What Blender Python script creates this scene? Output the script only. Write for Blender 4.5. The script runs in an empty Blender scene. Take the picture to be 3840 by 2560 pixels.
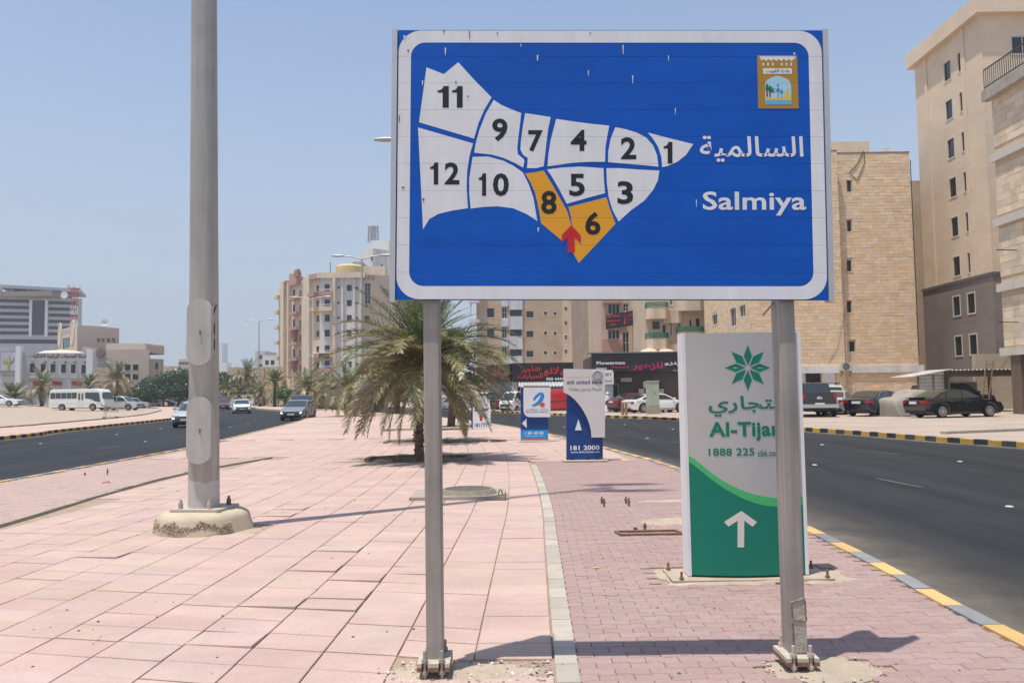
import bpy, bmesh, math, random
from math import sin, cos, pi, radians, sqrt, atan2, hypot
from mathutils import Vector, Matrix
random.seed(7)
S = bpy.context.scene
COL = S.collection

# ------------------------------------------------------------------ camera
PITCH = math.atan((901.3 - 784) / 1882.0)
ROLL = radians(0.817)
EYE = Vector((0, 0, 1.6))
FPX = 3072.0
FW = Vector((0, cos(PITCH), sin(PITCH)))
_r0 = Vector((1, 0, 0)); _u0 = Vector((0, -sin(PITCH), cos(PITCH)))
RT = _r0 * cos(ROLL) - _u0 * sin(ROLL)
UP = _u0 * cos(ROLL) + _r0 * sin(ROLL)
cd = bpy.data.cameras.new('camera'); cam = bpy.data.objects.new('camera', cd); COL.objects.link(cam)
cd.sensor_width = 36; cd.lens = 28.8; cd.clip_start = .05; cd.clip_end = 6000
m3 = Matrix((RT, UP, -FW)).transposed()
cam.matrix_world = Matrix.Translation(EYE) @ m3.to_4x4()
S.camera = cam

# ------------------------------------------------------------------ light
SUNV = Vector((-.183, -.162, 1)).normalized()
w = bpy.data.worlds.new('World'); S.world = w; w.use_nodes = True
nt = w.node_tree; bg = nt.nodes['Background']
sky = nt.nodes.new('ShaderNodeTexSky'); sky.sky_type = 'NISHITA'; sky.sun_disc = False
sky.sun_elevation = math.asin(SUNV.z); sky.sun_rotation = atan2(SUNV.x, SUNV.y)
sky.air_density = 1.0; sky.dust_density = .6; sky.ozone_density = 1.1; sky.altitude = 0
# a few thin, faint wisps of cloud high up
tc = nt.nodes.new('ShaderNodeTexCoord'); mp = nt.nodes.new('ShaderNodeMapping'); mp.inputs['Scale'].default_value = (1.2, 1.2, 5)
ns = nt.nodes.new('ShaderNodeTexNoise'); ns.inputs['Scale'].default_value = 2.4; ns.inputs['Detail'].default_value = 7; ns.inputs['Roughness'].default_value = .62
cr = nt.nodes.new('ShaderNodeMapRange'); cr.inputs[1].default_value = .52; cr.inputs[2].default_value = .85; cr.inputs[3].default_value = 0; cr.inputs[4].default_value = .38
mx = nt.nodes.new('ShaderNodeMix'); mx.data_type = 'RGBA'
# pale dust veil of a hot day, thickest along the horizon all the way round
tint = nt.nodes.new('ShaderNodeMix'); tint.data_type = 'RGBA'
tint.inputs[7].default_value = (2.60, 3.0, 3.64, 1)
gz = nt.nodes.new('ShaderNodeTexCoord'); sz = nt.nodes.new('ShaderNodeSeparateXYZ'); nt.links.new(gz.outputs['Generated'], sz.inputs[0])
fz = nt.nodes.new('ShaderNodeMapRange'); fz.interpolation_type = 'SMOOTHSTEP'; fz.inputs[1].default_value = -.02; fz.inputs[2].default_value = .55; fz.inputs[3].default_value = .97; fz.inputs[4].default_value = .20
nt.links.new(sz.outputs[2], fz.inputs[0]); nt.links.new(fz.outputs[0], tint.inputs[0])
nt.links.new(sky.outputs[0], tint.inputs[6])
nt.links.new(tc.outputs['Generated'], mp.inputs[0]); nt.links.new(mp.outputs[0], ns.inputs[0])
nt.links.new(ns.outputs[0], cr.inputs[0]); nt.links.new(cr.outputs[0], mx.inputs[0])
nt.links.new(tint.outputs[2], mx.inputs[6]); mx.inputs[7].default_value = (3.3, 3.5, 3.9, 1)
nt.links.new(mx.outputs[2], bg.inputs[0]); bg.inputs[1].default_value = .142
sd = bpy.data.lights.new('sun', 'SUN'); sun = bpy.data.objects.new('sun', sd); COL.objects.link(sun)
sd.energy = 3.9; sd.angle = radians(.53); sd.color = (1, .94, .85)
sun.rotation_euler = SUNV.to_track_quat('Z', 'Y').to_euler(); sun.location = (0, 0, 40)
S.view_settings.view_transform = 'Standard'; S.view_settings.look = 'None'
S.view_settings.exposure = .35; S.view_settings.gamma = 1
try: S.view_settings.use_curve_mapping = False
except Exception: pass
S.cycles.max_bounces = 8

# ------------------------------------------------------------------ where a pixel of the photograph stands in the place
def ray(sx, sy): return FW + RT * ((sx - 1920) / FPX) - UP * ((sy - 1280) / FPX)
def G(sx, sy, z=0.0):
    d = ray(sx, sy); return EYE + d * ((z - EYE.z) / d.z)
def AT(sx, sy, Y):
    d = ray(sx, sy); return EYE + d * (Y / d.y)
def HOR(sx): return 1.63265 * (901.3 - (sx / 1.63265 - 1176) * .01426)
def XY(sx, Y):
    p = AT(sx, HOR(sx), Y); return (p.x, p.y)

# ------------------------------------------------------------------ materials
def lin(c): return tuple(((v / 255 + .055) / 1.055) ** 2.4 if v > 10 else v / 255 / 12.92 for v in c)
MATS = {}
def mat(name, col, rough=.7, metal=0, var=.12, sc=3.0, rnd=0.0, bump=0.0, bsc=60, spec=.4, coat=0, dust=0, hue=0):
    if name in MATS: return MATS[name]
    m = bpy.data.materials.new(name); MATS[name] = m; m.use_nodes = True
    n = m.node_tree.nodes; l = m.node_tree.links; b = n['Principled BSDF']
    b.inputs['Roughness'].default_value = rough; b.inputs['Metallic'].default_value = metal
    b.inputs['Specular IOR Level'].default_value = spec
    if bump and bsc < 4: pass
    if coat: b.inputs['Coat Weight'].default_value = coat; b.inputs['Coat Roughness'].default_value = .06
    c = (*col, 1); b.inputs['Base Color'].default_value = c
    g = n.new('ShaderNodeNewGeometry'); pos = g.outputs['Position']
    out = None
    def mul(a, fac_out, lo, hi):
        mr = n.new('ShaderNodeMapRange'); mr.inputs[1].default_value = .25; mr.inputs[2].default_value = .75
        mr.inputs[3].default_value = lo; mr.inputs[4].default_value = hi; l.new(fac_out, mr.inputs[0])
        v = n.new('ShaderNodeVectorMath'); v.operation = 'SCALE'
        if a is None: v.inputs[0].default_value = col
        else: l.new(a, v.inputs[0])
        l.new(mr.outputs[0], v.inputs['Scale']); return v.outputs[0]
    if var:
        t = n.new('ShaderNodeTexNoise'); t.inputs['Scale'].default_value = sc; t.inputs['Detail'].default_value = 6; t.inputs['Roughness'].default_value = .65
        l.new(pos, t.inputs[0]); out = mul(out, t.outputs[0], 1 - var, 1 + var)
    if rnd:
        oi = n.new('ShaderNodeObjectInfo'); ad = n.new('ShaderNodeMath'); ad.operation = 'ADD'
        l.new(oi.outputs['Random'], ad.inputs[0]); l.new(g.outputs['Random Per Island'], ad.inputs[1])
        fr = n.new('ShaderNodeMath'); fr.operation = 'FRACT'; l.new(ad.outputs[0], fr.inputs[0])
        out = mul(out, fr.outputs[0], 1 - rnd, 1 + rnd)
        if hue:
            f2 = n.new('ShaderNodeMath'); f2.operation = 'MULTIPLY'; f2.inputs[1].default_value = 7.13; l.new(fr.outputs[0], f2.inputs[0])
            f3 = n.new('ShaderNodeMath'); f3.operation = 'FRACT'; l.new(f2.outputs[0], f3.inputs[0])
            hs = n.new('ShaderNodeHueSaturation')
            mh = n.new('ShaderNodeMapRange'); mh.inputs[3].default_value = 1 - hue; mh.inputs[4].default_value = 1 + hue; l.new(f3.outputs[0], mh.inputs[0])
            l.new(mh.outputs[0], hs.inputs['Saturation']); l.new(out, hs.inputs['Color']); out = hs.outputs[0]
    if dust:   # pale sand that has settled in patches
        t = n.new('ShaderNodeTexNoise'); t.inputs['Scale'].default_value = .9; t.inputs['Detail'].default_value = 9; t.inputs['Roughness'].default_value = .7
        l.new(pos, t.inputs[0]); mr = n.new('ShaderNodeMapRange'); mr.inputs[1].default_value = .45; mr.inputs[2].default_value = .75; mr.inputs[4].default_value = dust
        l.new(t.outputs[0], mr.inputs[0]); mm = n.new('ShaderNodeMix'); mm.data_type = 'RGBA'
        l.new(mr.outputs[0], mm.inputs[0]); mm.inputs[7].default_value = (.485, .385, .285, 1)
        if out is None: mm.inputs[6].default_value = c
        else: l.new(out, mm.inputs[6])
        out = mm.outputs[2]
    if out is not None: l.new(out, b.inputs['Base Color'])
    if bump:
        t = n.new('ShaderNodeTexNoise'); t.inputs['Scale'].default_value = bsc; t.inputs['Detail'].default_value = 5
        l.new(pos, t.inputs[0]); bp = n.new('ShaderNodeBump'); bp.inputs['Strength'].default_value = bump; bp.inputs['Distance'].default_value = .02
        l.new(t.outputs[0], bp.inputs['Height']); l.new(bp.outputs[0], b.inputs['Normal'])
    return m

def streak(m, scale, lo, hi, detail=6, a=.35, b=.65):
    """extra wear: a second, stretched noise over the base colour"""
    n = m.node_tree.nodes; l = m.node_tree.links; p = n['Principled BSDF'].inputs['Base Color']; src = p.links[0].from_socket
    g = n.new('ShaderNodeNewGeometry'); mp = n.new('ShaderNodeMapping'); mp.inputs['Scale'].default_value = scale; l.new(g.outputs['Position'], mp.inputs[0])
    t = n.new('ShaderNodeTexNoise'); t.inputs['Scale'].default_value = 1; t.inputs['Detail'].default_value = detail; t.inputs['Roughness'].default_value = .65; l.new(mp.outputs[0], t.inputs[0])
    mr = n.new('ShaderNodeMapRange'); mr.inputs[1].default_value = a; mr.inputs[2].default_value = b; mr.inputs[3].default_value = lo; mr.inputs[4].default_value = hi; l.new(t.outputs[0], mr.inputs[0])
    v = n.new('ShaderNodeVectorMath'); v.operation = 'SCALE'; l.new(src, v.inputs[0]); l.new(mr.outputs[0], v.inputs['Scale']); l.new(v.outputs[0], p)

def brickmat(name, c1, c2, cm, bw, bh, mort=.012, rough=.85, bump=.3, var=.1):
    """far cladding too fine to pick apart: courses by material, in metres along the wall"""
    if name in MATS: return MATS[name]
    m = bpy.data.materials.new(name); MATS[name] = m; m.use_nodes = True
    n = m.node_tree.nodes; l = m.node_tree.links; b = n['Principled BSDF']; b.inputs['Roughness'].default_value = rough
    b.inputs['Specular IOR Level'].default_value = .25
    g = n.new('ShaderNodeNewGeometry'); sp = n.new('ShaderNodeSeparateXYZ'); l.new(g.outputs['Position'], sp.inputs[0])
    sn = n.new('ShaderNodeSeparateXYZ'); l.new(g.outputs['Normal'], sn.inputs[0])
    a1 = n.new('ShaderNodeMath'); a1.operation = 'MULTIPLY'; l.new(sp.outputs[0], a1.inputs[0]); l.new(sn.outputs[1], a1.inputs[1])
    a2 = n.new('ShaderNodeMath'); a2.operation = 'MULTIPLY'; l.new(sp.outputs[1], a2.inputs[0]); l.new(sn.outputs[0], a2.inputs[1])
    a3 = n.new('ShaderNodeMath'); a3.operation = 'SUBTRACT'; l.new(a2.outputs[0], a3.inputs[0]); l.new(a1.outputs[0], a3.inputs[1])
    cb = n.new('ShaderNodeCombineXYZ'); l.new(a3.outputs[0], cb.inputs[0]); l.new(sp.outputs[2], cb.inputs[1])
    br = n.new('ShaderNodeTexBrick'); l.new(cb.outputs[0], br.inputs[0])
    br.inputs['Color1'].default_value = (*c1, 1); br.inputs['Color2'].default_value = (*c2, 1); br.inputs['Mortar'].default_value = (*cm, 1)
    br.inputs['Scale'].default_value = 1; br.inputs['Mortar Size'].default_value = mort; br.inputs['Brick Width'].default_value = bw; br.inputs['Row Height'].default_value = bh
    t = n.new('ShaderNodeTexNoise'); t.inputs['Scale'].default_value = .5; t.inputs['Detail'].default_value = 8; l.new(g.outputs['Position'], t.inputs[0])
    mr = n.new('ShaderNodeMapRange'); mr.inputs[1].default_value = .3; mr.inputs[2].default_value = .7; mr.inputs[3].default_value = 1 - var; mr.inputs[4].default_value = 1 + var
    l.new(t.outputs[0], mr.inputs[0]); v = n.new('ShaderNodeVectorMath'); v.operation = 'SCALE'; l.new(br.outputs[0], v.inputs[0]); l.new(mr.outputs[0], v.inputs['Scale'])
    l.new(v.outputs[0], b.inputs['Base Color'])
    bp = n.new('ShaderNodeBump'); bp.inputs['Strength'].default_value = bump; bp.inputs['Distance'].default_value = .02; bp.invert = True
    l.new(br.outputs['Fac'], bp.inputs['Height']); l.new(bp.outputs[0], b.inputs['Normal'])
    return m

# ------------------------------------------------------------------ mesh helpers
class MB:
    def __init__(s): s.v = []; s.f = []
    def add(s, vs, fs):
        o = len(s.v); s.v += [tuple(p) for p in vs]; s.f += [tuple(i + o for i in f) for f in fs]; return s
    def box(s, x0, x1, y0, y1, z0, z1, M=None):
        vs = [Vector(p) for p in ((x0,y0,z0),(x1,y0,z0),(x1,y1,z0),(x0,y1,z0),(x0,y0,z1),(x1,y0,z1),(x1,y1,z1),(x0,y1,z1))]
        if M is not None: vs = [M @ p for p in vs]
        return s.add(vs, ((3,2,1,0),(4,5,6,7),(0,1,5,4),(1,2,6,5),(2,3,7,6),(3,0,4,7)))
    def bar(s, p, q, w, h=None, up=(0,0,1)):
        p = Vector(p); q = Vector(q); d = (q - p); L = d.length; d.normalize(); h = h or w
        u = Vector(up)
        if abs(d.dot(u)) > .98: u = Vector((1,0,0))
        a = d.cross(u).normalized(); b = a.cross(d)
        M = Matrix((a, d, b)).transposed().to_4x4(); M.translation = p
        return s.box(-w/2, w/2, 0, L, -h/2, h/2, M)
    def cyl(s, p, q, r0, r1=None, n=10, cap=True):
        p = Vector(p); q = Vector(q); r1 = r0 if r1 is None else r1; d = (q - p).normalized()
        a = d.orthogonal().normalized(); b = d.cross(a); vs = []
        for c, r in ((p, r0), (q, r1)):
            for i in range(n): t = 2*pi*i/n; vs.append(c + a*(r*cos(t)) + b*(r*sin(t)))
        fs = [(i, (i+1)%n, n+(i+1)%n, n+i) for i in range(n)]
        if cap: fs += [tuple(range(n-1,-1,-1)), tuple(range(n, 2*n))]
        return s.add(vs, fs)
    def tube(s, pts, r, n=6):
        for i in range(len(pts)-1):
            s.cyl(pts[i], pts[i+1], r if not isinstance(r, (list,tuple)) else r[i], r if not isinstance(r,(list,tuple)) else r[i+1], n)
        return s
    def lathe(s, prof, n=16, c=(0,0,0), axis='z'):
        vs = []; k = len(prof)
        for i in range(n):
            t = 2*pi*i/n
            for r, z in prof:
                vs.append((c[0]+r*cos(t), c[1]+r*sin(t), c[2]+z) if axis == 'z' else (c[0]+r*cos(t), c[1]+z, c[2]+r*sin(t)))
        fs = []
        for i in range(n):
            j = (i+1) % n
            for a in range(k-1):
                q = (i*k+a, j*k+a, j*k+a+1, i*k+a+1)
                fs.append(q if axis == 'z' else q[::-1])
        return s.add(vs, fs)
    def ext(s, poly, f0, f1):
        """polygon (a,b) extruded between two maps to 3-D; front cap at f0"""
        n = len(poly); vs = [f0(*p) for p in poly] + [f1(*p) for p in poly]
        return s.add(vs, [tuple(range(n)), tuple(range(2*n-1, n-1, -1))] + [(i, n+i, n+(i+1)%n, (i+1)%n) for i in range(n)])
    def quad(s, *p): return s.add(p, (tuple(range(len(p))),))
    def mesh(s, name, m, smooth=None, fix=True):
        me = bpy.data.meshes.new(name); me.from_pydata(s.v, [], s.f)
        if m is not None:
            for k in (m if isinstance(m, (list, tuple)) else [m]): me.materials.append(k)
        if fix:
            bm = bmesh.new(); bm.from_mesh(me); bmesh.ops.recalc_face_normals(bm, faces=bm.faces); bm.to_mesh(me); bm.free()
        if smooth:
            me.shade_smooth(); me.set_sharp_from_angle(angle=radians(smooth))
        return me
    def build(s, name, m, parent=None, smooth=None, off=None, fix=True, loc=None):
        if off is not None:
            o = Vector(off); s.v = [(a-o.x, b-o.y, c-o.z) for a, b, c in s.v]
        return link(name, s.mesh(name, m, smooth, fix), parent, loc)
def link(name, me, parent=None, loc=None, rz=0):
    o = bpy.data.objects.new(name, me); COL.objects.link(o); o.parent = parent
    if loc is not None: o.location = loc
    if rz: o.rotation_euler = (0, 0, rz)
    return o
def thing(name, label, cat, loc=(0,0,0), rz=0, group=None):
    o = bpy.data.objects.new(name, None); COL.objects.link(o); o.empty_display_size = .2
    o.location = loc; o.rotation_euler = (0, 0, rz); return tag(o, label, cat, group)
def tag(o, label=None, cat=None, group=None):
    if label: o['label'] = label
    if cat: o['category'] = cat
    if group: o['group'] = group
    return o
def struct(o): o['kind'] = 'structure'; return o
def stuff(o): o['kind'] = 'stuff'; return o
def dup_tree(o, parent=None):
    c = o.copy(); COL.objects.link(c); c.parent = parent
    for ch in list(o.children): dup_tree(ch, c)
    return c
class Plane:
    """a wall or board: a along, b up, d out of it"""
    def __init__(s, o, u, n=None):
        s.o = Vector(o); s.u = Vector(u).normalized(); s.w = Vector((0,0,1)); s.n = Vector(n) if n is not None else s.u.cross(s.w)
        s.n.normalize()
    def __call__(s, a, b, d=0): return s.o + s.u*a + s.w*b + s.n*d
    def px(s, sx, sy):
        d = ray(sx, sy); t = (s.o - EYE).dot(s.n) / d.dot(s.n); p = EYE + d*t - s.o
        return (p.dot(s.u), p.z if abs(s.w.z) > .999 else p.dot(s.w))

# ------------------------------------------------------------------ lettering (built-in font; Arabic letters joined by hand)
_AR = dict(zip('ابةتثجحخدذرزسشصضطظعغفقكلمنهوىيئأإآؤء',
  [(0xFE8D,2),(0xFE8F,4),(0xFE93,2),(0xFE95,4),(0xFE99,4),(0xFE9D,4),(0xFEA1,4),(0xFEA5,4),(0xFEA9,2),(0xFEAB,2),(0xFEAD,2),(0xFEAF,2),
   (0xFEB1,4),(0xFEB5,4),(0xFEB9,4),(0xFEBD,4),(0xFEC1,4),(0xFEC5,4),(0xFEC9,4),(0xFECD,4),(0xFED1,4),(0xFED5,4),(0xFED9,4),(0xFEDD,4),
   (0xFEE1,4),(0xFEE5,4),(0xFEE9,4),(0xFEED,2),(0xFEEF,2),(0xFEF1,4),(0xFE89,4),(0xFE83,2),(0xFE87,2),(0xFE81,2),(0xFE85,2),(0xFE80,1)]))
_AR['ﻻ'] = (0xFEFB, 2)
def arabic(t):
    t = t.replace('لا', 'ﻻ'); out = []
    for i, c in enumerate(t):
        if c not in _AR: out.append(c); continue
        code, k = _AR[c]
        prev = i > 0 and t[i-1] in _AR and _AR[t[i-1]][1] == 4
        nxt = k == 4 and i+1 < len(t) and t[i+1] in _AR and _AR[t[i+1]][1] > 1
        if prev and nxt: out.append(chr(code+3))
        elif nxt: out.append(chr(code+2))
        elif prev and k > 1: out.append(chr(code+1))
        else: out.append(chr(code))
    return ''.join(reversed(out))
TXT = {}
def text(body, m, parent, pl, x0, x1, z0, z1, d=.002, thick=0, bold=0, ar=False, name='lettering', shear=0, off=None, res=3):
    if ar: body = arabic(body)
    key = (body, bold, shear)
    if key not in TXT:
        c = bpy.data.curves.new('letters', 'FONT'); c.body = body; c.resolution_u = res; c.offset = bold; c.shear = shear
        if bold: c.space_character = 1 + bold*1.5
        o = bpy.data.objects.new('letters', c); COL.objects.link(o); bpy.context.view_layer.update()
        me = bpy.data.meshes.new_from_object(o.evaluated_get(bpy.context.evaluated_depsgraph_get()))
        bm = bmesh.new(); bm.from_mesh(me); bmesh.ops.remove_doubles(bm, verts=bm.verts, dist=1e-5)
        # keep touching letters a hair apart in depth
        seen = set(); k = 0; isl = {}
        for v in bm.verts:
            if v in seen: continue
            st = [v]; seen.add(v)
            while st:
                q = st.pop(); isl[q.index] = k
                for e in q.link_edges:
                    p = e.other_vert(q)
                    if p not in seen: seen.add(p); st.append(p)
            k += 1
        vs = [(v.co.x, v.co.y, isl.get(v.index, 0) % 3) for v in bm.verts]; fs = [tuple(v.index for v in f.verts) for f in bm.faces]
        be = [(e.verts[0].index, e.verts[1].index) for e in bm.edges if len(e.link_faces) == 1]
        bm.free(); bpy.data.objects.remove(o); bpy.data.curves.remove(c); bpy.data.meshes.remove(me)
        TXT[key] = (vs, fs, be)
    vs, fs, be = TXT[key]
    ax = min(v[0] for v in vs); bx = max(v[0] for v in vs); az = min(v[1] for v in vs); bz = max(v[1] for v in vs)
    P = []
    for x, y, k in vs:
        P.append(pl(x0 + (x-ax)/(bx-ax)*(x1-x0), z0 + (y-az)/(bz-az)*(z1-z0), d + thick + k*.0004))
    mb = MB(); n = len(P); F = list(fs)
    if thick:
        P += [p - pl.n*thick for p in P]; F += [(a, b, n+b, n+a) for a, b in be]
    mb.add(P, F)
    return mb.build(name, m, parent, off=off, fix=bool(thick))

def inset(poly, d):
    """polygon moved inwards by d (ccw)"""
    n = len(poly); A = sum(poly[i][0]*poly[(i+1)%n][1]-poly[(i+1)%n][0]*poly[i][1] for i in range(n)); sg = 1 if A > 0 else -1; out = []
    for i in range(n):
        p, q, r = Vector(poly[i-1]), Vector(poly[i]), Vector(poly[(i+1)%n])
        a = (q-p); b = (r-q)
        if a.length < 1e-9 or b.length < 1e-9: out.append(tuple(q)); continue
        a.normalize(); b.normalize(); na = Vector((-a.y, a.x))*sg; nb = Vector((-b.y, b.x))*sg
        k = na+nb; L = max(.35, 1+na.dot(nb)); out.append(tuple(q + k*(d/L)))
    return out
def clip(poly, ax, lim, keep_ge):
    out = []; n = len(poly)
    for i in range(n):
        p, q = poly[i], poly[(i+1)%n]; a = p[ax]-lim; b = q[ax]-lim
        if not keep_ge: a, b = -a, -b
        if a >= 0: out.append(p)
        if (a >= 0) != (b >= 0):
            t = a/(a-b); out.append((p[0]+(q[0]-p[0])*t, p[1]+(q[1]-p[1])*t))
    return out
def spline(pts, n=6):
    """smooth curve through the points"""
    out = []; P = [Vector(p) for p in pts]
    for i in range(len(P)-1):
        a = P[max(i-1,0)]; b = P[i]; c = P[i+1]; d = P[min(i+2,len(P)-1)]
        for k in range(n):
            t = k/n; out.append(.5*((2*b)+(c-a)*t+(2*a-5*b+4*c-d)*t*t+(3*b-a-3*c+d)*t**3))
    out.append(P[-1]); return out
# ================================================================== THE SETTING
ASPH = mat('asphalt', (.024, .025, .0275), .75, var=.14, sc=.7, bump=.25, bsc=140, spec=.22)
SAND = mat('sand', (.40, .325, .255), .95, var=.16, sc=.8, bump=.6, bsc=9, spec=.1)
SANDL = mat('sand_light', (.43, .355, .275), .95, var=.22, sc=2.5, bump=.7, bsc=40, spec=.1)
DUST = mat('joint_sand', (.355, .275, .21), .95, var=.25, sc=6, bump=.5, bsc=60, spec=.1)
PINK = mat('pink_tile', (.495, .356, .312), .85, var=.06, sc=6, rnd=.032, hue=.07, bump=.15, bsc=120, spec=.2, dust=.75)
PAVER = mat('pink_paver', (.350, .244, .226), .88, var=.07, sc=6, rnd=.045, hue=.08, bump=.2, bsc=120, spec=.2, dust=.15)
CONC = mat('concrete', (.36, .315, .255), .9, var=.18, sc=4, bump=.35, bsc=50, spec=.2)
STRIP = mat('grey_border_stone', (.42, .37, .31), .88, var=.1, sc=6, rnd=.08, bump=.2, bsc=80, spec=.2)
YEL = mat('kerb_yellow', (.52, .31, .045), .7, var=.16, sc=5, rnd=.12, dust=.2, bump=.15)
BLK = mat('kerb_black', (.045, .046, .05), .75, var=.3, sc=5, rnd=.3, bump=.15)
YELP = mat('kerb_pale_yellow', (.58, .385, .15), .75, var=.12, sc=5, rnd=.1, bump=.15)
GRYP = mat('kerb_pale_grey', (.215, .22, .222), .8, var=.2, sc=5, rnd=.12, bump=.15)
WORN = mat('worn_line', (.085, .085, .085), .8, var=.4, sc=8)
DUSTL = mat('road_edge_dust', (.36, .32, .27), .95, var=.35, sc=3)
streak(ASPH, (1.1, .05, 1), .78, 1.3); streak(ASPH, (22, 22, 22), .88, 1.14, 3); streak(PINK, (38, 38, 38), .93, 1.05, 4); streak(PINK, (.9, 1.4, 1), .90, 1.06, 8); streak(PAVER, (42, 42, 42), .90, 1.06, 4)
def floormat(name, c1, c2, cm, bw, bh, mort, rot=0):
    if name in MATS: return MATS[name]
    m = bpy.data.materials.new(name); MATS[name] = m; m.use_nodes = True
    n = m.node_tree.nodes; l = m.node_tree.links; b = n['Principled BSDF']; b.inputs['Roughness'].default_value = .85; b.inputs['Specular IOR Level'].default_value = .25
    g = n.new('ShaderNodeNewGeometry'); mp = n.new('ShaderNodeMapping'); mp.inputs['Rotation'].default_value = (0, 0, rot); l.new(g.outputs['Position'], mp.inputs[0])
    br = n.new('ShaderNodeTexBrick'); br.offset = 0; l.new(mp.outputs[0], br.inputs[0])
    for k, c in (('Color1', c1), ('Color2', c2), ('Mortar', cm)): br.inputs[k].default_value = (*c, 1)
    br.inputs['Scale'].default_value = 1; br.inputs['Mortar Size'].default_value = mort; br.inputs['Brick Width'].default_value = bw; br.inputs['Row Height'].default_value = bh
    t = n.new('ShaderNodeTexNoise'); t.inputs['Scale'].default_value = .35; t.inputs['Detail'].default_value = 8; l.new(g.outputs['Position'], t.inputs[0])
    mr = n.new('ShaderNodeMapRange'); mr.inputs[1].default_value = .3; mr.inputs[2].default_value = .7; mr.inputs[3].default_value = .88; mr.inputs[4].default_value = 1.12
    l.new(t.outputs[0], mr.inputs[0]); v = n.new('ShaderNodeVectorMath'); v.operation = 'SCALE'; l.new(br.outputs[0], v.inputs[0]); l.new(mr.outputs[0], v.inputs['Scale'])
    l.new(v.outputs[0], b.inputs['Base Color']); return m
FARTILE = floormat('far_pink_tiles', (.50, .365, .30), (.48, .352, .29), (.41, .315, .25), .475, .315, .012, -.08)
LOT = floormat('lot_paving', (.40, .325, .27), (.385, .315, .262), (.33, .265, .21), 1.2, .8, .012, .1)

RN = spline([(3.2,-20),(3.22,0),(3.25,5.4),(3.36,7.4),(3.42,9.3),(3.50,13),(3.40,17.5),(2.62,23.7),(1.38,31.8),(-1.18,43.3),(-4.84,55.7),(-9,66),(-15,80),(-23,98),(-33,120),(-47,150)], 8)
RF = spline([(18.6,-20),(17.6,0),(16.2,12),(14.35,22.5),(13.45,26),(12.7,30.2),(11.82,33.9),(10.9,39.5),(9.5,47.7),(6.1,54.8),(.6,67.6),(-6,82),(-14,100),(-24,122),(-38,150)], 8)
LN = spline([(-10.2,-20),(-10.1,5),(-10.13,16.3),(-10.38,26.2),(-10.8,30),(-11.9,38.9),(-12.9,46.9),(-13.95,54.2),(-16.2,65.3),(-18.6,74.2),(-21.9,84.8),(-31,103),(-40,123),(-54,150)], 8)
LF = spline([(-21,-20),(-21.4,10),(-22.3,35.8),(-23.7,42.6),(-24.8,50.7),(-26.6,64.1),(-30,76),(-35,92),(-43,112),(-55,135),(-66,152)], 8)
SE = spline([(-29,-20),(-29.4,20),(-29.6,47.5),(-30.2,53.3),(-31.9,65),(-34.6,76.4),(-40,92),(-47,110),(-58,133),(-70,152)], 8)
def at_y(c, y):
    for i in range(len(c)-1):
        if c[i].y <= y <= c[i+1].y:
            t = (y-c[i].y)/max(1e-6, c[i+1].y-c[i].y); return c[i].x + (c[i+1].x-c[i].x)*t
    return c[-1].x if y > c[-1].y else c[0].x
def resamp(c, n):
    L = [0]
    for i in range(len(c)-1): L.append(L[-1] + (c[i+1]-c[i]).length)
    out = []; j = 0
    for k in range(n):
        s = L[-1]*k/(n-1)
        while j < len(c)-2 and L[j+1] < s: j += 1
        out.append(c[j] + (c[j+1]-c[j])*((s-L[j])/max(1e-9, L[j+1]-L[j])))
    return out
def ribbon(name, a, b, z, m, ys=None, nx=1):
    mb = MB(); rows = []
    ys = ys or [-20 + 170*(i/90)**1.3 for i in range(91)]
    for y in ys:
        xa, xb = a(y), b(y); rows.append([(xa+(xb-xa)*k/nx, y, z) for k in range(nx+1)])
    mb.add([p for r in rows for p in r], [(i*(nx+1)+k, i*(nx+1)+k+1, (i+1)*(nx+1)+k+1, (i+1)*(nx+1)+k) for i in range(len(rows)-1) for k in range(nx)])
    o = mb.build(name, m, fix=False); struct(o); return o
fx = lambda c, d=0: (lambda y: at_y(c, y)+d)
mb = MB(); mb.quad((-1600,-200,-.5),(1600,-200,-.5),(1600,1600,-.5),(-1600,1600,-.5)); struct(mb.build('ground', SAND, fix=False))
road = ribbon('road', fx(RN), fx(RF), -.15, ASPH)
road2 = ribbon('road', fx(LF), fx(LN), -.15, ASPH)
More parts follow.
